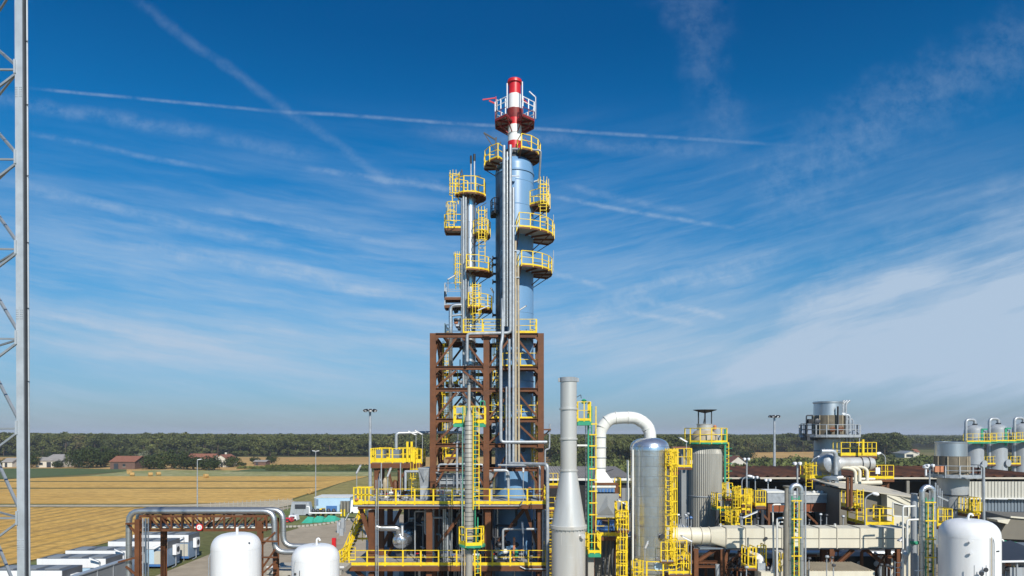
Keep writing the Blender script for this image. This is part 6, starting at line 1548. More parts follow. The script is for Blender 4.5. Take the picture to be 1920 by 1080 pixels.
ubend(1483, 1502, 905, 36.5, .135, 'silver u bend pipe with green ladder in front of the cream duct', (1489, 1498))
ubend(1729, 1750, 908, 39, .15, 'silver u bend pipe with green ladder left of the largest white tank', (1740, 1750))
wd = T('worn_vertical_drum', 'worn brown grey drum standing left of the front u bend pipe', 'drum', (X(1474, 38), 38, 0))
MB().lathe(X(1474.5, 38), 38, [(.17, 0), (.17, Z(960, 38)), (.13, Z(955, 38)), (.10, Z(950, 38)), (.10, Z(915, 38)), (.19, Z(912, 38)), (.19, Z(910.5, 38)), (.02, Z(910, 38))], 20).make('shell', 'brgrey', wd)
MB().lathe(X(1513, 37), 37.2, [(.05, 0), (.05, Z(912, 37))], 10).make('vertical_pipe', 'galv', None, 'single silver pipe right beside the front u bend pipe', 'pipe')
wd = T('dark_column', 'dark grey plain column left of the rear u bend pipe', 'column', (X(1714, 40), 40, 0))
MB().lathe(X(1714, 40), 40, [(.19, 0), (.19, Z(935, 40)), (.17, Z(932, 40)), (.17, Z(926, 40)), (.19, Z(925, 40))], 20).make('shell', 'greyp', wd)
MB().lathe(X(1714, 40), 39.98, [(.21, Z(1020, 40)), (.24, Z(1019, 40)), (.24, Z(1015, 40)), (.21, Z(1014, 40))], 16).make('green_valve', 'green', wd)
vd = T('flanged_drum', 'stout dull steel drum under the bend of the rear u bend pipe', 'drum', (X(1732, 40.5), 40.5, 0))
MB().lathe(X(1732, 40.5), 40.5, [(.27, 0), (.27, Z(995, 40)), (.36, Z(990, 40)), (.27, Z(985, 40)), (.25, Z(930, 40)), (.28, Z(928, 40)), (.28, Z(926, 40)), (.15, Z(924, 40))], 22).make('shell', 'brgrey', vd)
PG3 = 'white instrument pipes around the cream duct'
def wp(lb, pts, r=.05, m_='whited'): return pipe('instrument_pipe', lb, [P(*p) for p in pts], r, m_, group=PG3)
wp('white pipe rising in front of the cream duct and turning right at the top', [(1457, 1085, 38), (1457, 972, 38), (1474, 971, 38)], .06)
wp('brownish white pipe just left of it with a horizontal top', [(1451, 1085, 38.3), (1449, 946, 38.3), (1471, 946, 38.3)], .05)
wp('short white pipe branch behind the two front risers', [(1460, 986, 39), (1460, 979, 39), (1473, 979, 39)], .04)
wp('white pipe pair left member near the right end of the cream duct', [(1693, 1085, 39), (1693, 950, 39), (1716, 949, 39)], .05)
wp('white pipe pair right member near the right end of the cream duct', [(1701, 1085, 39), (1701, 975, 39), (1722, 974, 39)], .06)
wp('plain thin white pole close to the green ladder of the rear u bend', [(1722, 1085, 38), (1722, 1042, 38)], .03)
pp = MB().tube([P(1715, 1070, 38), P(1730, 1070, 38)], .025, 6); pp.make('twin_lamp', 'lampw', None, 'small twin headed lamp left of the largest white tank', 'lamp')
hg = T('sight_hopper', 'small silver hopper between the two white pipes', 'hopper', tuple(P(1697, 1060, 39)))
MB().lathe(X(1697, 39), 39, [(.02, Z(1060, 39)), (.16, Z(1045, 39)), (.18, Z(1040, 39)), (.16, Z(1037, 39)), (.05, Z(1035, 39))], 14).make('hopper', 'galv', hg)
ld = T('service_ladder', 'pale ladder leaning at the bottom right of the cream duct', 'ladder', tuple(P(1683, 1080, 41)))
ladder(ld, X(1684, 41), 41, 0, Z(1052, 41), -90, 'whited', False, w=.4, name='rails')
sh_ = T('slanted_screen', 'grey framed square screen panel on the cream hopper house', 'screen', tuple(P(1688, 965, 46)))
MB().hexa([P(1675, 966, 46), P(1702, 968, 46), P(1702, 968, 46.2), P(1675, 966, 46.2)], [P(1675, 943, 46), P(1702, 950, 46), P(1702, 950, 46.2), P(1675, 943, 46.2)]).make('panel', 'brgrey', sh_)
b = MB()
for p, q in (((1674, 967), (1674, 942)), ((1674, 942), (1703, 949)), ((1703, 949), (1703, 969)), ((1703, 969), (1674, 967))): b.beam(P(*p, 45.95), P(*q, 45.95), .06)
b.make('frame', 'whited', sh_)

# cream hopper house behind the duct (slanting roof)
HY = 50.0
hh_ = T('hopper_house', 'cream clad house with a slanting roof behind the right half of the cream duct', 'building', (X(1650, HY), HY + 3, 0))
a0, a1, a2 = X(1574, HY), X(1652, HY), X(1712, HY)
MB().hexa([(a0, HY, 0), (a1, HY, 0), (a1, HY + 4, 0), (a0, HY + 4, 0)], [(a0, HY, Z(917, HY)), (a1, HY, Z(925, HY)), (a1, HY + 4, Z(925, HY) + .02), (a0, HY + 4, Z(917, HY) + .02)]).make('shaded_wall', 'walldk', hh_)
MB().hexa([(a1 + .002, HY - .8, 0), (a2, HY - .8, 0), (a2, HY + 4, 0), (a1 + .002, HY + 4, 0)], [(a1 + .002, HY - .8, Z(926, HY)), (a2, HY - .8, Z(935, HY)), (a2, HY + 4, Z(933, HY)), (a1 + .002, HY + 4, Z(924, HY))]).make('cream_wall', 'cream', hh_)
MB().hexa([(a0 - .2, HY - .3, Z(914, HY)), (a2 + .1, HY - 1.1, Z(934, HY)), (a2 + .1, HY + 4.2, Z(924, HY)), (a0 - .2, HY + 4.2, Z(912, HY) + .2)], [(a0 - .2, HY - .3, Z(912, HY)), (a2 + .1, HY - 1.1, Z(931, HY)), (a2 + .1, HY + 4.2, Z(921, HY)), (a0 - .2, HY + 4.2, Z(910, HY) + .2)]).make('roof', 'creamd', hh_)
for (p, q) in (((1665, 930), (1706, 950)), ((1690, 932), (1712, 944)), ((1712, 950), (1700, 990))): beamp(hh_, 'seam', 'creamd', P(p[0], p[1], HY - .84), P(q[0], q[1], HY - .84), .06, .05)
rect_platform(hh_, X(1624, 46), X(1674, 46), 46, 48.5, Z(984, 46), 'FLR', eh=.2, toe=.2, sp=1.0, name='platform')
rect_platform(hh_, X(1586, 48), X(1606, 48), 47.5, 48.6, Z(950, 48), 'FLR', eh=.2, toe=.25, sp=.45, name='platform')
ladder(hh_, X(1610, 47.4), 47.2, Z(992, 47), Z(918, 47), -90, 'yellow', False, w=.42)
for u in (1589, 1596): MB().beam(P(u, 950, 47.4), P(u, 895, 47.4), .16).make('brown_post', 'rust', hh_)
for u in (1628, 1670): beamp(hh_, 'post', 'rust', (X(u, 46), 46.3, 0), (X(u, 46), 46.3, Z(988, 46)), .18)
crook_lamp(1622, 985, 932, 46, 1, 'bent arm lamp on the platform before the cream hopper house')
# grey box duct on a brown box duct
bd = T('grey_box_duct', 'pale grey rectangular duct on a rust brown box left of the cream hopper house', 'duct', (X(1505, 52), 52, Z(965, 52)))
for (u0, u1, v0) in ((1439, 1473, 921), (1476, 1574, 925)):
    MB().box(X(u0, 52), X(u1, 52), 52, 54, Z(943, 52), Z(v0 + 3, 52)).make('grey_casing', 'galv', bd); MB().box(X(u0, 52) - .05, X(u1, 52) + .05, 51.95, 54.1, Z(v0 + 3, 52) + .002, Z(v0, 52)).make('lid', 'whited', bd)
MB().box(X(1444, 52), X(1568, 52), 52.15, 53.9, Z(960, 52), Z(943.2, 52)).make('brown_casing', 'rustduct', bd)
b = MB()
for u in (1463, 1483, 1497, 1522, 1552): b.box(X(u, 52) - .03, X(u, 52) + .03, 52.1, 52.148, Z(960, 52), Z(943.3, 52))
b.make('brown_ribs', 'rust', bd)
for u in (1526, 1534, 1541, 1555): MB().lathe(X(u, 52.5), 52.5, [(.1, Z(925, 52)), (.14, Z(923, 52)), (.05, Z(921, 52))], 8).make('lid_nozzle', 'whited', bd)
MB().box(X(1440, 52), X(1444, 52), 52, 52.4, 0, Z(945, 52)).make('post', 'rust', bd); MB().box(X(1570, 52), X(1574, 52), 52, 52.4, 0, Z(945, 52)).make('post', 'rust', bd)
MB().box(X(1446, 54), X(1566, 54), 54.3, 54.5, 0, Z(962, 54)).make('shade_backing', 'black', bd)  # black sheet in place of the dark interior under the box, painted shade
for (p, q) in (((1512, 963), (1540, 990)), ((1424, 958), (1440, 975)), ((1490, 963), (1470, 985))): beamp(bd, 'brace', 'rust', P(*p, 52), P(*q, 52), .15)
# yellow platform cluster between chimney and grey box
yc = T('platform_cluster', 'cluster of yellow caged platforms right of the ribbed chimney', 'platforms', (X(1385, 50), 50, 0))
rect_platform(yc, X(1345, 51), X(1372, 51), 51, 52.4, Z(953, 51), 'FLR', deck='green', edge='green', eh=.15, toe=.15, sp=.45, name='platform')
rect_platform(yc, X(1389, 50), X(1409, 50), 50, 51.4, Z(945, 50), 'FLR', eh=.2, toe=.15, sp=.3, name='platform')
rect_platform(yc, X(1391, 50), X(1405, 50), 50, 51.2, Z(956, 50), 'FLR', eh=.15, toe=.2, sp=.3, name='platform', pw=.08)
rect_platform(yc, X(1417, 50), X(1435, 50), 50, 51.6, Z(948, 50), 'FLR', eh=.2, toe=.2, sp=.5, name='platform')
ladder(yc, X(1379, 50), 50, Z(990, 50), Z(910, 50), -90, 'yellow', True, cr=.3, cz=Z(950, 50), w=.4)
ladder(yc, X(1399, 50), 49.5, Z(992, 50), Z(922, 50), -90, 'yellow', False, w=.4)
ladder(yc, X(1357, 50.8), 50.8, Z(992, 50), Z(953, 50), -90, 'yellow', False)
rect_platform(yc, X(1372, 49), X(1388, 49), 49, 50.4, Z(985, 49), 'FLR', eh=.15, toe=.15, sp=.35, name='platform')
rect_platform(yc, X(1366, 50), X(1378, 50), 50.6, 51.4, Z(935, 50), 'FL', eh=.15, toe=.1, sp=.3, name='platform')
for u in (1348, 1372, 1390, 1418, 1433): beamp(yc, 'post', 'darkg', (X(u, 50.6), 51, 0), (X(u, 50.6), 51, Z(957, 50.6)), .2)
MB().lathe(X(1372, 50.6), 51.6, [(.35, Z(960, 51)), (.35, Z(925, 51)), (.15, Z(915, 51)), (.15, Z(905, 51))], 16).make('grey_drum', 'greyp', yc)
MB().box(X(1406, 51), X(1418, 51), 51.5, 53, 0, Z(962, 51)).make('ribbed_panel', 'sheetg', yc)
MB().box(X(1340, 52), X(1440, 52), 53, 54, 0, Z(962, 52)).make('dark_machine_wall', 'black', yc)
# random instruments on the cluster and above the long duct
random.seed(33)
for k in range(26):
    u = random.choice([random.uniform(1345, 1440), random.uniform(1500, 1600), random.uniform(1262, 1300)]); Y = random.uniform(44, 49.5); v = random.uniform(962, 992)
    p = P(u, v, Y); t = T('instrument', 'small steel instrument standing behind the long cream duct', 'instrument', (p.x, Y, 0), 'instruments behind the cream duct')
    MB().tube([(p.x, Y, 0), (p.x, Y, p.z)], .035, 6).make('stand', 'greyp', t)
    MB().lathe_ax((p.x - .12, Y - .05, p.z), (1, 0, 0), [(0, .04), (.04, .09), (.16, .09), (.2, .04)], 10).make('head', random.choice(['greyp', 'galv', 'darkg', 'darkg', 'bluem']), t)
for k in range(12):
    u = random.choice([random.uniform(1390, 1450), random.uniform(1510, 1580), random.uniform(1640, 1690)]); Y = random.uniform(35.5, 40); v = random.uniform(1058, 1074)
    if 1510 < u < 1645: v = random.uniform(1040, 1062)
    p = P(u, v, Y); t = T('pipe_fitting', 'small fitting on a stand at the bottom edge of the plant', 'fitting', (p.x, Y, 0), 'fittings at the bottom edge')
    MB().tube([(p.x, Y, 0), (p.x, Y, p.z)], .03, 6).make('stand', 'greyp', t)
    MB().lathe_ax((p.x - .1, Y - .05, p.z), (1, 0, 0), [(0, .04), (.04, .08), (.16, .08), (.2, .04)], 10).make('head', random.choice(['greyp', 'darkg', 'darkg']), t)

# exhaust stack with horizontal silencer (Y=60)
MY = 60.0; mx_ = X(1553, MY)
def mz(v): return Z(v, MY)
def mr_(px): return px * MY / FX
es = T('exhaust_tower', 'wide silver exhaust tower with a railed gallery and a horizontal white silencer', 'exhaust', (mx_, MY, 0))
MB().lathe(mx_, MY, [(mr_(26), mz(779)), (mr_(25.3), mz(757)), (mr_(27), mz(756)), (mr_(27), mz(753.5)), (mr_(25.5), mz(753)), (mr_(25), mz(757)), (mr_(24), mz(776)), (.02, mz(777))], 56, False).make('upper_drum', 'steelb', es)
MB().lathe(mx_, MY, [(mr_(27.5), mz(822)), (mr_(27.5), mz(779))], 24).make('screen_drum', 'screen', es)
b = MB()
for k in range(12):
    a = R(k * 30 + 4); r = mr_(27.9); b.beam((mx_ + r * math.cos(a), MY + r * math.sin(a), mz(820)), (mx_ + r * math.cos(a), MY + r * math.sin(a), mz(779)), .06)
b.make('screen_ribs', 'tan', es)
MB().lathe(mx_ - .1, MY, [(mr_(24), mz(900)), (mr_(23), mz(835)), (mr_(22.5), mz(822))], 40).make('lower_shaft', 'neckg', es)
MB().lathe(mx_ - .1, MY, [(mr_(27), 0), (mr_(26), mz(905)), (mr_(24.1), mz(898))], 36, False).make('base', 'darkg', es)
b = MB()
for v in (845, 857, 868): b.lathe(mx_ - .1, MY, [(mr_(24.4), mz(v) - .03), (mr_(25.6), mz(v)), (mr_(24.4), mz(v) + .03)], 40, False)
b.make('shaft_rings', 'greyp', es)
round_platform(es, mx_ + .1, MY, mz(817), mr_(27.8), mr_(52), 0, 360, rail='greyp', deck='grated', beam='greyp', toe=.1, strut=False, name='gallery', h=.95)
rect_platform(es, X(1504, MY), X(1522, MY), MY - 1.0, MY + .2, mz(818), 'FL', rail='darkg', edge='darkg', deck='grated', eh=.3, toe=.2, sp=.5, name='side_box')
MB().box(X(1508, MY), X(1517, MY), MY - .9, MY - .4, mz(794), mz(786)).make('black_box', 'black', es)
pipepart(es, [P(1512, 815, MY - .6), P(1512, 779, MY - .6), P(1524, 779, MY - .6)], .06, 'darkg', 'bracket_pipe')
for k, u in enumerate((1576, 1581, 1586)): pipepart(es, [P(u, 775, MY - .6), P(u, 757, MY - .6), P(u + 7, 751, MY - .6)], .10, 'galv', 'vent_pipe')
for k, (u, vt) in enumerate(((1587, 776), (1593, 778), (1599, 786))): pipepart(es, [P(u - 14, vt, MY - .8), P(u, vt, MY - .8), P(u, 832, MY - .8)], .13 if k < 2 else .06, 'galv', 'down_pipe')
pipepart(es, [P(1600, 805, MY - .8), P(1611, 812, MY - .8), P(1611, 836, MY - .8)], .06, 'galv', 'down_pipe')
MB().beam(P(1571, 812, MY - 1.5), P(1571, 762, MY - 1.5), .08, .2).make('dark_bracket', 'darkg', es)
for (u, v) in ((1560, 805), (1576, 804), (1532, 790)): MB().lathe_ax(P(u, v, MY - 1.5), (0, -1, 0), [(0, .2), (.1, .25), (.15, .1)], 10).make('fitting', 'rust' if u > 1540 else 'darkg', es)
hs = T('horizontal_silencer', 'white horizontal silencer drum running right from the exhaust tower', 'silencer', (X(1605, 57), 57, mz(880)))
MB().lathe_ax(P(1556, 869, 55.2), (1, 0, 0), [(0, .2), (.15, .5), (.5, .62), (.6, .62), (.9, .50), (3.3, .50), (3.5, .42), (3.6, .2)], 32).make('drum', 'stack', hs)
MB().lathe_ax(P(1556, 869, 55.1), (0.2, -1, .15), [(-.5, .82), (.35, .82), (.55, .62), (.7, .2)], 32).make('round_door', 'galv', hs)
for u in (1612, 1625): MB().lathe_ax((X(u, 55.2), 55.2, Z(869, 55.2)), (1, 0, 0), [(0, .505), (.002, .55), (.06, .55), (.062, .505)], 28, False).make('flange', 'darkg', hs)
for i, (ua, va, ub, vb_) in enumerate(((1590, 878, 1604, 898), (1602, 877, 1612, 895), (1614, 876, 1626, 893))):
    pipe('outlet_pipe', 'cream outlet pipe curving down under the silencer, %s from the left' % ['first', 'second', 'third'][i], [P(ua - 12, va - 1, 54.9), P(ua, va - 1, 54.8), P(ub, va + 4, 54.7), P(ub, vb_ + 8, 54.6)], .13, 'cream', group='outlet pipes under the silencer')
pipe('header_pipe', 'thick cream header pipe below the silencer', [P(1572, 907, 55.5), P(1652, 905, 55.5)], .2, 'cream'); pipe('header_pipe', 'thin white header pipe just above the cream one', [P(1590, 898, 55.6), P(1640, 898, 55.6)], .1, 'whited')
pipe('bent_pipe', 'fat grey pipe coming down in front of the exhaust tower', [P(1540, 846, 54.2), P(1567, 846, 54.2), P(1567, 890, 54.2)], .17, 'galv')
st_ = T('silencer_platform', 'yellow railed platforms around the silencer', 'platforms', (X(1600, 57), 57, 0))
rect_platform(st_, X(1573, 57), X(1638, 57), 56.6, 58, Z(854, 57), 'FLR', eh=.2, toe=.25, sp=.75, name='platform'); MB().beam(P(1618, 854, 56), P(1618, 824, 56), .16).make('gate_post', 'yellow', st_); MB().beam(P(1605, 830, 56), P(1618, 829, 56), .1).make('gate_bar', 'yellow', st_)
rect_platform(st_, X(1625, 56), X(1670, 56), 55.6, 57.4, Z(897, 56), 'FLR', eh=.2, toe=.22, sp=.75, name='platform')
rect_platform(st_, X(1511, 56), X(1552, 56), 55.6, 57, Z(896, 56), 'FLR', eh=.2, toe=.22, sp=.6, name='platform')
ladder(st_, X(1519, 55), 55.2, Z(925, 55), Z(866, 55), -90, 'yellow', True, cr=.45, cz=Z(890, 55))
for u in (1514, 1548, 1590, 1630, 1666): beamp(st_, 'post', 'rust', (X(u, 57), 57.2, 0), (X(u, 57), 57.2, Z(900, 57)), .22)
MB().box(X(1636, 56), X(1644, 56), 55.5, 55.58, Z(888, 56), Z(876, 56)).make('white_board', 'white', st_)
beamp(st_, 'brace', 'rust', P(1535, 900, 56), P(1550, 918, 56), .2); beamp(st_, 'brace', 'rust', P(1670, 900, 56), P(1650, 915, 56), .2)
cyc = T('pipe_cluster', 'cluster of vertical silver pipes under a grey lid beside the brown posts', 'pipes', (X(1560, 53), 53, Z(925, 53)))
MB().lathe(X(1558, 53), 53, [(.02, Z(892, 53)), (.4, Z(893, 53)), (.62, Z(896, 53)), (.62, Z(899, 53))], 16).make('lid', 'sheetb', cyc)
for k, u in enumerate((1549, 1553, 1558, 1563, 1569)): MB().lathe(X(u, 53), 53 - .3 * (k % 2), [(.09 + .05 * (k == 4), Z(926, 53)), (.09 + .05 * (k == 4), Z(899.5, 53)), (.02, Z(898, 53))], 12).make('vertical_pipe', 'galv', cyc)
pipe('bent_pipe', 'short shiny pipe elbow right of the silver pipe cluster', [P(1569, 900, 52.6), P(1569, 896, 52.6), P(1580, 895, 52.6)], .14, 'stack')

# second exhaust (nearer, right)
NY = 50.0; nx_ = X(1783, NY)
def nz(v): return Z(v, NY)
def nr(px): return px * NY / FX
e2 = T('exhaust_drum', 'squat silver exhaust drum on a grey neck behind the largest white tank', 'exhaust', (nx_, NY, 0))
MB().lathe(nx_, NY, [(nr(26.5), nz(855)), (nr(26), nz(831)), (nr(27), nz(830)), (nr(27), nz(828.5)), (nr(25.5), nz(828)), (nr(25), nz(832)), (nr(24.5), nz(852)), (.02, nz(853))], 56, False).make('upper_drum', 'steelb', e2)
MB().lathe(nx_ + .05, NY, [(nr(28), nz(893)), (nr(28), nz(855.2))], 24).make('screen_drum', 'screen', e2)
b = MB()
for k in range(10):
    a = R(k * 36 + 9); r = nr(28.4); b.beam((nx_ + .05 + r * math.cos(a), NY + r * math.sin(a), nz(892)), (nx_ + .05 + r * math.cos(a), NY + r * math.sin(a), nz(855.5)), .06)
b.make('screen_ribs', 'tan', e2)
MB().lathe(nx_ + .15, NY, [(nr(22), 0), (nr(22), nz(935)), (nr(24), nz(927)), (nr(26), nz(905)), (nr(26), nz(895))], 44).make('neck', 'neckg', e2)
for v in (927, 953): MB().lathe(nx_ + .15, NY, [(nr(22.5), nz(v) - .05), (nr(25), nz(v) - .04), (nr(25), nz(v) + .02), (nr(22.5), nz(v) + .03)], 40, False).make('flange', 'darkg', e2)
round_platform(e2, nx_ + .2, NY, nz(891), nr(28.2), nr(46), 0, 360, rail='galv', deck='grate', beam='greyp', toe=.12, strut=False, name='gallery', h=.75)
for k in range(2): MB().box(X(1752 + k * 10, 49), X(1760 + k * 10, 49), 48.9, 49.1, Z(885, 49), Z(874, 49)).make('orange_panel', 'orange', e2)
MB().lathe(X(1736, 49), 49, [(.06, nz(890)), (.06, nz(878)), (.2, nz(876)), (.2, nz(872)), (.08, nz(870))], 12).make('white_lamp', 'lampw', e2)
rect_platform(e2, X(1758, 46), X(1785, 46), 46, 47.5, Z(985, 46), 'FLR', eh=.2, toe=.15, sp=.45, name='side_platform'); 
rect_platform(e2, X(1817, 48), X(1837, 48), 48, 49.4, Z(963, 48), 'FLR', eh=.2, toe=.12, sp=.4, name='side_platform'); ladder(e2, X(1828, 47.8), 47.8, Z(980, 48), Z(940, 48), -90, 'yellow', True, cr=.35, cz=Z(958, 48))
for k in range(4): pipepart(e2, [P(1754 + k * 4, 970, 47.5), P(1754 + k * 4, 905 + k * 5, 47.5)], .05, 'galv', 'slim_pipe')
beamp(e2, 'slanted_tray', 'galv', P(1757, 930, 46.5), P(1777, 939, 46.5), .12, .1)

# building with the rusty roof
BY = 70.0
ez = Z(897, BY)
bl = T('long_hall', 'long industrial hall with a rusty corrugated roof and open dark bays', 'building', (X(1600, BY), BY + 8, 0))
bx0, bx1 = X(1255, BY), X(1990, BY)
rz = 14 - 64 * 86 / FX
b = MB(); n = 76; vs = []; fs = []
for i in range(n + 1):
    x = bx0 + (bx1 - bx0) * i / n; dz_ = .3 if i % 2 else 0
    x2_ = x + (x - 0) * (86 / BY - 1) * .0
    vs += [(x, BY, ez + dz_), (x, 86, rz + dz_)]
for i in range(n): fs.append((2 * i, 2 * i + 2, 2 * i + 3, 2 * i + 1))
b.add(vs, fs); b.make('roof', 'roofr', bl)
MB().box(bx0, bx1, BY - .12, BY - .02, ez - .06, ez + .12).make('gutter', 'creamd', bl)
MB().box(bx0, bx1, 86.02, 86.3, 0, rz).make('back_wall', 'sheetb', bl)
MB().box(bx0, bx1, BY + .3, BY + 15, ez - .35, ez - .25).make('ceiling', 'black', bl)  # ceiling and inner walls coloured black for the shadow in the open bays
def ribwall(par, x0, x1, y, z0, z1, m_, pitch=.4, name='wall'):
    b = MB().box(x0, x1, y, y + .1, z0, z1); x = x0
    while x < x1 - pitch * .5: b.box(x, x + pitch * .45, y - .07, y - .003, z0, z1); x += pitch
    return b.make(name, m_, par)
z2 = Z(921, BY)
ribwall(bl, X(1262, BY), X(1620, BY), BY + .4, 0, z2, 'sheetg')
ribwall(bl, X(1810, BY), bx1, BY + .1, Z(933, BY), Z(903, BY), 'sheetc', .34, 'upper_wall')
MB().box(X(1808, BY), bx1, BY - .1, BY + .3, Z(935.5, BY), Z(933.2, BY)).make('white_string', 'whited', bl)
ribwall(bl, X(1815, BY), bx1, BY + .5, 0, Z(938, BY), 'sheetb', .34, 'lower_wall')
MB().box(X(1840, BY), X(1846, BY), BY + .35, BY + .42, Z(980, BY), Z(938, BY)).make('light_post', 'whited', bl)
for u in (1262, 1400, 1560, 1700, 1812): MB().box(X(u, BY), X(u, BY) + .3, BY, BY + .3, 0, ez - .25).make('column', 'brgrey', bl)
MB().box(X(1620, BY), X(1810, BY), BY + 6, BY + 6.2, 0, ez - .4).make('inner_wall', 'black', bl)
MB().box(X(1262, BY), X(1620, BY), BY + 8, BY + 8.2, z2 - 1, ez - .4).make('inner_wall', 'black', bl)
lh = T('low_hall', 'low hall with a pale corrugated roof behind the filter unit', 'building', (X(1130, 66), 72, 0))
b = MB(); vs = []; fs = []; n = 60; lx0, lx1 = X(1030, 66), X(1190, 66); le = Z(897, 66); lr_ = Z(875, 78)
for i in range(n + 1):
    x = lx0 + (lx1 - lx0) * i / n; dz_ = .1 if i % 2 else 0; vs += [(x, 66, le + dz_), (x, 78, lr_ + dz_)]
for i in range(n): fs.append((2 * i, 2 * i + 2, 2 * i + 3, 2 * i + 1))
b.add(vs, fs).make('roof', 'roofg', lh); MB().box(lx0, lx1, 66.5, 66.7, 0, le - .5).make('wall', 'black', lh); MB().box(lx0, lx1, 78.02, 78.2, 0, lr_).make('back_wall', 'sheetb', lh)
ribwall(lh, X(1150, 65), X(1186, 65), 65, 0, Z(915, 65), 'sheetg', .4, 'ribbed_wall'); MB().box(lx0, lx1, 65.9, 65.99, le - .2, le + .02).make('gutter', 'whited', lh)
# lamps near the hall
for (u, vb, vt, Y, s_2, lb) in ((1400, 965, 862, 55, 0, ''), (1391, 935, 898, 56, 1, 'bent arm lamp left of the plain grey pole near the chimney'), (1522, 900, 862, 58, 1, 'bent arm lamp over the left silencer platform'), (1660, 897, 855, 57, -1, 'bent arm lamp over the right silencer platform')):
    if s_2: crook_lamp(u, vb, vt, Y, s_2, lb)
def sign_lamp(u, vb, vt, Y, lb, r=.06):
    t = T('flood_pole', lb, 'lamp', (X(u, Y), Y, 0), 'straight poles with clustered white lamps')
    MB().tube([(X(u, Y), Y, 0), (X(u, Y), Y, Z(vt, Y))], r, 8).make('pole', 'galv', t)
    for s_3 in (-.28, .05): MB().lathe_ax((X(u, Y) + s_3 - .05, Y - .15, Z(vt, Y)), (.5, -1, -.2), [(0, .06), (.12, .11), (.2, .11), (.22, .07)], 12).make('lamp_head', 'lampw', t)
sign_lamp(1400, 0, 860, 55, 'tall pale pole with white lamps right of the ribbed chimney', .07); sign_lamp(1495, 0, 868, 44, 'pale pole with white lamps behind the front u bend pipe'); sign_lamp(1416, 0, 894, 56, 'shorter pale pole with white lamps before the hall opening', .05)
sign_lamp(1440, 0, 899, 54, 'grey pole with a flat white lamp left of the grey box duct', .05); sign_lamp(1743, 0, 872, 46, 'pale pole with round lamp left of the squat exhaust drum', .05)
t = T('plain_pole', 'pale pole with a hooked tip right of the squat exhaust drum', 'pole', (X(1845, 47), 47, 0)); MB().tube([(X(1846, 47), 47, 0), (X(1844, 47), 47, Z(876, 47)), (X(1838, 47), 47, Z(872, 47))], .09, 8, .2).make('pole', 'galv', t)
# three tall vessels behind the hall
for i, (u, lb) in enumerate(((1826, 'left one of the three domed grey vessels behind the hall'), (1870, 'middle one of the three domed grey vessels behind the hall'), (1917, 'right one of the three domed grey vessels, cut by the picture edge'))):
    OY = 96.0; x = X(u, OY); r = 16 * OY / FX; zt_ = Z(797, OY) + i * .12
    t = T('domed_vessel', lb, 'vessel', (x, OY, 0), 'three domed vessels behind the hall')
    MB().lathe(x, OY, [(r, 0), (r, zt_ - .8), (r * .92, zt_ - .45), (r * .7, zt_ - .2), (r * .3, zt_ - .02), (.2, zt_)], 40).make('shell', 'greyp', t)
    MB().tube([(x + .15, OY, zt_ - .1), (x + .15, OY, zt_ + .75), (x - 1.25, OY - .2, zt_ + .75), (x - 1.25, OY - .2, 0)], .2, 12, .5).make('top_pipe', 'galv', t)
    MB().lathe(x + .15, OY, [(.3, zt_ + .02), (.34, zt_ + .12), (.3, zt_ + .2)], 14).make('flange', 'darkg', t)
    rect_platform(t, x - 2.3, x + 1.7, OY - 2.0, OY - 1.25, Z(828, OY) + i * .1, 'FLR', deck='green', edge='green', eh=.18, toe=.16, sp=.8, name='walkway')
    MB().beam((x + .3, OY - 1.15, zt_ - 3), (x + .3, OY - 1.15, zt_ - .6), .28, .25).make('green_lift_arm', 'green', t); MB().beam((x + .3, OY - 1.2, zt_ - .6), (x + 1.0, OY - 1.2, zt_ - .6), .22).make('green_lift_arm', 'green', t)
    MB().lathe_ax((x + .9, OY - .7, zt_ - 1.2), (.8, -.6, 0), [(0, .35), (.3, .35), (.3, .45), (.4, .45)], 14).make('manhole', 'greyp', t)
    MB().lathe_ax((x + .5, OY - 1.05, zt_ - 5.4), (.3, -1, 0), [(0, .4), (.25, .4), (.25, .5), (.35, .5)], 16).make('manhole', 'greyp', t)
    rect_platform(t, x + 1.3, x + 3.0, OY - .8, OY + .2, Z(870, OY), 'FLR', eh=.15, toe=.2, sp=.4, name='lower_platform')
# right lower corner: sheds, dark hopper, railings, canopy
rc = T('slanted_hopper', 'big dark grey slanted hopper wall at the right edge', 'hopper', (X(1895, 52), 52, 0))
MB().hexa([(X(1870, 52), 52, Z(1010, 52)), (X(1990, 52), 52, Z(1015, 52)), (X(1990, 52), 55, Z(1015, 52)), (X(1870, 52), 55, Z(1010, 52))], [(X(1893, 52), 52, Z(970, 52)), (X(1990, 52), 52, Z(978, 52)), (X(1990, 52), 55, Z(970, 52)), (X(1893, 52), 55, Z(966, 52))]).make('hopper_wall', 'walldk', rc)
MB().hexa([(X(1868, 52), 51.8, Z(978, 52)), (X(1886, 52), 51.8, Z(982, 52)), (X(1886, 52), 53, Z(982, 52)), (X(1868, 52), 53, Z(978, 52))], [(X(1866, 52), 51.8, Z(974, 52)), (X(1891, 52), 51.8, Z(973, 52)), (X(1891, 52), 53, Z(973, 52)), (X(1866, 52), 53, Z(974, 52))]).make('cream_panel', 'cream', rc)
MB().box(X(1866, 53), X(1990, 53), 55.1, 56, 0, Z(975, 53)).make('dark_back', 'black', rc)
MB().beam(P(1894, 969, 51.9), P(1990, 977, 51.9), .12).make('top_edge', 'cream', rc)
ft2 = T('flat_roof', 'pale blue grey flat roof with green railing right of the largest white tank', 'roof', (X(1895, 46), 46, 0))
MB().box(X(1864, 46), X(1990, 46), 46, 49, Z(1036, 46), Z(1030, 46)).make('roof_slab', 'sheetb', ft2)
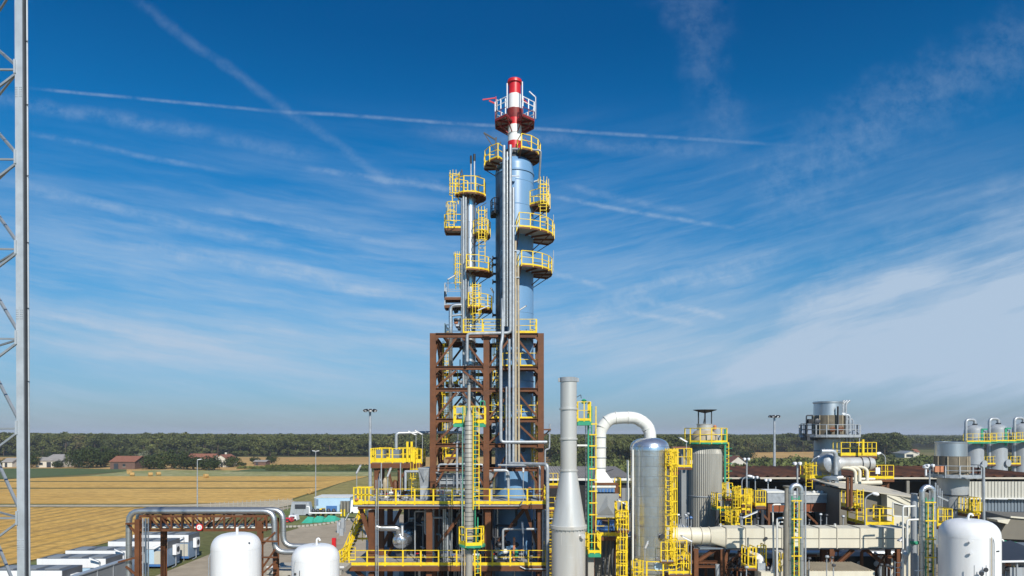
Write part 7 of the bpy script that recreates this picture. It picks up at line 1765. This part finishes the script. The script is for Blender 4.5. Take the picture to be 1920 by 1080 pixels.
MB().hexa([(X(1866, 46), 48, Z(1029.8, 46)), (X(1905, 46), 48, Z(1029.8, 46)), (X(1905, 46), 50, Z(1029.8, 46)), (X(1866, 46), 50, Z(1029.8, 46))], [(X(1866, 46), 48.2, Z(1022, 46)), (X(1884, 46), 48.2, Z(1026, 46)), (X(1884, 46), 50, Z(1026, 46)), (X(1866, 46), 50, Z(1022, 46))]).make('sand_ramp', 'creamd', ft2)
MB().box(X(1862, 46), X(1866, 46), 46.2, 49, 0, Z(1036, 46) - .01).make('side_wall', 'brgrey', ft2)
m = MB()
for u in (1866, 1881, 1893, 1910): m.beam(P(u, 1024 + (u - 1866) * .06, 49), P(u, 1012 + (u - 1866) * .12, 49), .06)
m.beam(P(1864, 1011, 49), P(1912, 1018, 49), .05); m.beam(P(1864, 1017, 49), P(1912, 1023, 49), .05); m.make('railing', 'green', ft2)
pipepart(ft2, [P(1881, 1025, 48.6), P(1881, 1012, 48.6), P(1874, 1012, 48.6)], .07, 'whited', 'vent_pipe'); pipepart(ft2, [P(1906, 1028, 48), P(1906, 1026, 48), P(1940, 1026, 48)], .09, 'whited', 'white_pipe')
rl = T('white_rail', 'pair of long white pipes along the lower hall wall at the right', 'pipes', (X(1880, 60), 60, 0))
for v in (961, 965.5): MB().tube([(X(1835, 60), 60, Z(v, 60)), (X(1990, 60), 60, Z(v, 60))], .08, 8).make('pipe', 'whited' if v > 963 else 'darkg', rl)
for u in (1838, 1880, 1918): MB().beam((X(u, 60), 60.2, 0), (X(u, 60), 60.2, Z(961, 60)), .12).make('post', 'brgrey', rl)
cn_ = T('canopy', 'grey canopy with a white edge over machinery at the bottom right corner', 'canopy', (X(1895, 40), 41, 0))
MB().hexa([(X(1869, 39), 39, Z(1054, 39)), (X(1990, 39), 39, Z(1052, 39)), (X(1990, 39), 43, Z(1052, 39) + .5), (X(1869, 39), 43, Z(1054, 39) + .3)], [(X(1869, 39), 39, Z(1052, 39)), (X(1990, 39), 39, Z(1050, 39)), (X(1990, 39), 43, Z(1050, 39) + .5), (X(1876, 39), 42, Z(1044, 39))]).make('roof_sheet', 'darkg', cn_)
MB().beam(P(1868, 1053, 38.9), P(1990, 1051, 38.9), .1).make('white_edge', 'white', cn_)
for u in (1871, 1909): MB().beam((X(u, 39), 39.1, 0), (X(u, 39), 39.1, Z(1054, 39)), .08).make('post', 'greyp', cn_)
random.seed(2)
for k in range(16):
    u = random.uniform(1874, 1925); Y = random.uniform(39.5, 42.5); v = random.uniform(1060, 1080); p = P(u, v, Y)
    t = T('canopy_fitting', 'small pump part under the canopy at the bottom right corner', 'pump part', (p.x, Y, 0), 'pump parts under the canopy')
    MB().tube([(p.x, Y, 0), (p.x, Y, p.z)], .04, 6).make('stand', 'greyp', t)
    MB().lathe_ax((p.x - .1, Y - .05, p.z), (1, random.uniform(-1, 1), .3), [(0, .05), (.05, .14), (.22, .14), (.28, .05)], 10).make('head', random.choice(['galv', 'green', 'orange', 'yellow', 'darkg', 'galv']), t)
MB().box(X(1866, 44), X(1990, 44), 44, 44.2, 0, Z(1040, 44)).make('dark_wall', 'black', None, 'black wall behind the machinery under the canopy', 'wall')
MB().box(X(1901, 39), X(1990, 39), 39.3, 39.6, 0, Z(1066, 39)).make('grey_cabinet', 'greyp', None, 'grey cabinet under the canopy at the right picture edge', 'cabinet')
# dark machinery hall floor clutter between the hall and the front equipment
mb_ = T('machine_block', 'dark machinery block filling the yard before the hall', 'machinery', (X(1250, 60), 60, 0))
MB().box(X(1196, 60), X(1300, 60), 60, 62, 0, Z(990, 60)).make('dark_casing', 'darkg', mb_)
ribwall(mb_, X(1262, 59), X(1300, 59), 59, 0, Z(918, 59), 'sheetb', .4, 'ribbed_screen'); MB().box(X(1279, 58.9), X(1288, 58.9), 58.8, 58.9, 0, Z(972, 58.9)).make('door', 'black', mb_)
rf = T('brown_roof', 'small rust red lean-to roof right of the clad vessel ladder', 'roof', (X(1280, 56), 56, 0))
MB().hexa([P(1258, 905, 57), P(1292, 905, 57), P(1292, 888, 61), P(1258, 886, 61)], [P(1258, 903, 57), P(1292, 903, 57), P(1292, 886, 61), P(1258, 884, 61)]).make('sheet', 'redst', rf)
for u in (1262, 1288): MB().beam((X(u, 57), 57.2, 0), (X(u, 57), 57.2, Z(906, 57)), .12).make('post', 'rust', rf)
pk = T('pink_roof_house', 'flat pinkish roof glimpsed behind the ladder of the clad vessel', 'house', (X(1275, 240), 242, 0))
MB().box(X(1262, 240), X(1292, 240), 240, 246, 0, Z(840.5, 240)).make('wall', 'plaster', pk); MB().box(X(1261, 240), X(1293, 240), 239.6, 246.4, Z(840.4, 240), Z(838, 240)).make('roof', 'tile', pk)

# dense steelwork, pipes and dark equipment in the bays under the cream duct and behind the clad vessel
random.seed(77)
for k in range(46):
    Y = random.uniform(43.2, 44.6) if k % 3 else random.uniform(57.5, 59.5)
    if Y < 50: u = random.uniform(1305, 1690); v0 = random.uniform(1030, 1050); p0 = P(u, v0, Y); pts = [p0, P(u, 1100, Y)] if random.random() < .5 else [p0, P(u + random.uniform(-30, 30), v0, Y), P(u + random.uniform(-30, 30), 1100, Y)]; m_ = random.choice(['rust', 'darkg', 'galv', 'rust'])
    else: u = random.uniform(1196, 1262) if k % 2 else random.uniform(1440, 1580); v0 = random.uniform(905, 960); pts = [P(u, v0, Y), P(u, 1000, Y)]; m_ = random.choice(['galv', 'darkg', 'greyp'])
    pipe('process_pipe', {'rust': 'rust brown pipe in the dark bays under the cream duct', 'darkg': 'dark pipe in the shaded bays of the right half', 'galv': 'thin grey pipe in the shaded bays of the right half', 'greyp': 'painted grey pipe in the shaded bays of the right half'}[m_], pts, random.uniform(.04, .11), m_, group='pipes in the right half bays: ' + m_, seg=7)
for i, (u, v0, w_, Y, m_, lb) in enumerate(((1210, 960, 60, 50, 'brgrey', 'grey machine block between the caged ladder and the round cream duct'), (1275, 985, 34, 48, 'darkg', 'dark machine block right behind the round cream duct end'), (1322, 1036, 40, 45, 'darkg', 'dark box under the round end of the cream duct'), (1455, 1040, 70, 43.6, 'black', 'black casing under the middle of the cream duct'), (1610, 1036, 90, 43.8, 'black', 'black casing under the right end of the cream duct'), (1188, 1000, 26, 47, 'black', 'black casing behind the free standing caged ladder'))):
    x = X(u, Y); w2 = w_ * Y / FX / 2; z = Z(v0, Y); t = T('machine_casing', lb, 'machine', (x, Y + .6, 0))
    MB().box(x - w2, x + w2, Y, Y + 1.2, 0, z - .25).make('casing', m_, t); MB().hexa([(x - w2 * .9, Y + .1, z - .25), (x + w2 * .9, Y + .1, z - .25), (x + w2 * .9, Y + 1.1, z - .25), (x - w2 * .9, Y + 1.1, z - .25)], [(x - w2 * .5, Y + .3, z), (x + w2 * .5, Y + .3, z), (x + w2 * .5, Y + .9, z), (x - w2 * .5, Y + .9, z)]).make('hood', 'greyp', t)
    for q in range(3): MB().lathe_ax((x - w2 * .7 + q * w2 * .7, Y - .02, z - .7), (0, -1, 0), [(0, .13), (.08, .13), (.08, .18), (.12, .18)], 12).make('cover', 'galv' if q else 'darkg', t)

# ---------------------------------------------------------------- thin air haze over the plain
hm = bpy.data.materials.new('haze'); hm.use_nodes = True; hn = hm.node_tree
for n_ in list(hn.nodes):
    if n_.type != 'OUTPUT_MATERIAL': hn.nodes.remove(n_)
pv_ = hn.nodes.new('ShaderNodeVolumePrincipled'); pv_.inputs['Color'].default_value = (.80, .88, 1, 1); pv_.inputs['Density'].default_value = .00019; pv_.inputs['Anisotropy'].default_value = .0
hn.links.new(pv_.outputs[0], [n_ for n_ in hn.nodes if n_.type == 'OUTPUT_MATERIAL'][0].inputs['Volume'])
MB().box(-9100, 9100, -3100, 12100, -1, 46).make('haze', hm, kind='stuff', org=(0, 0, 0))
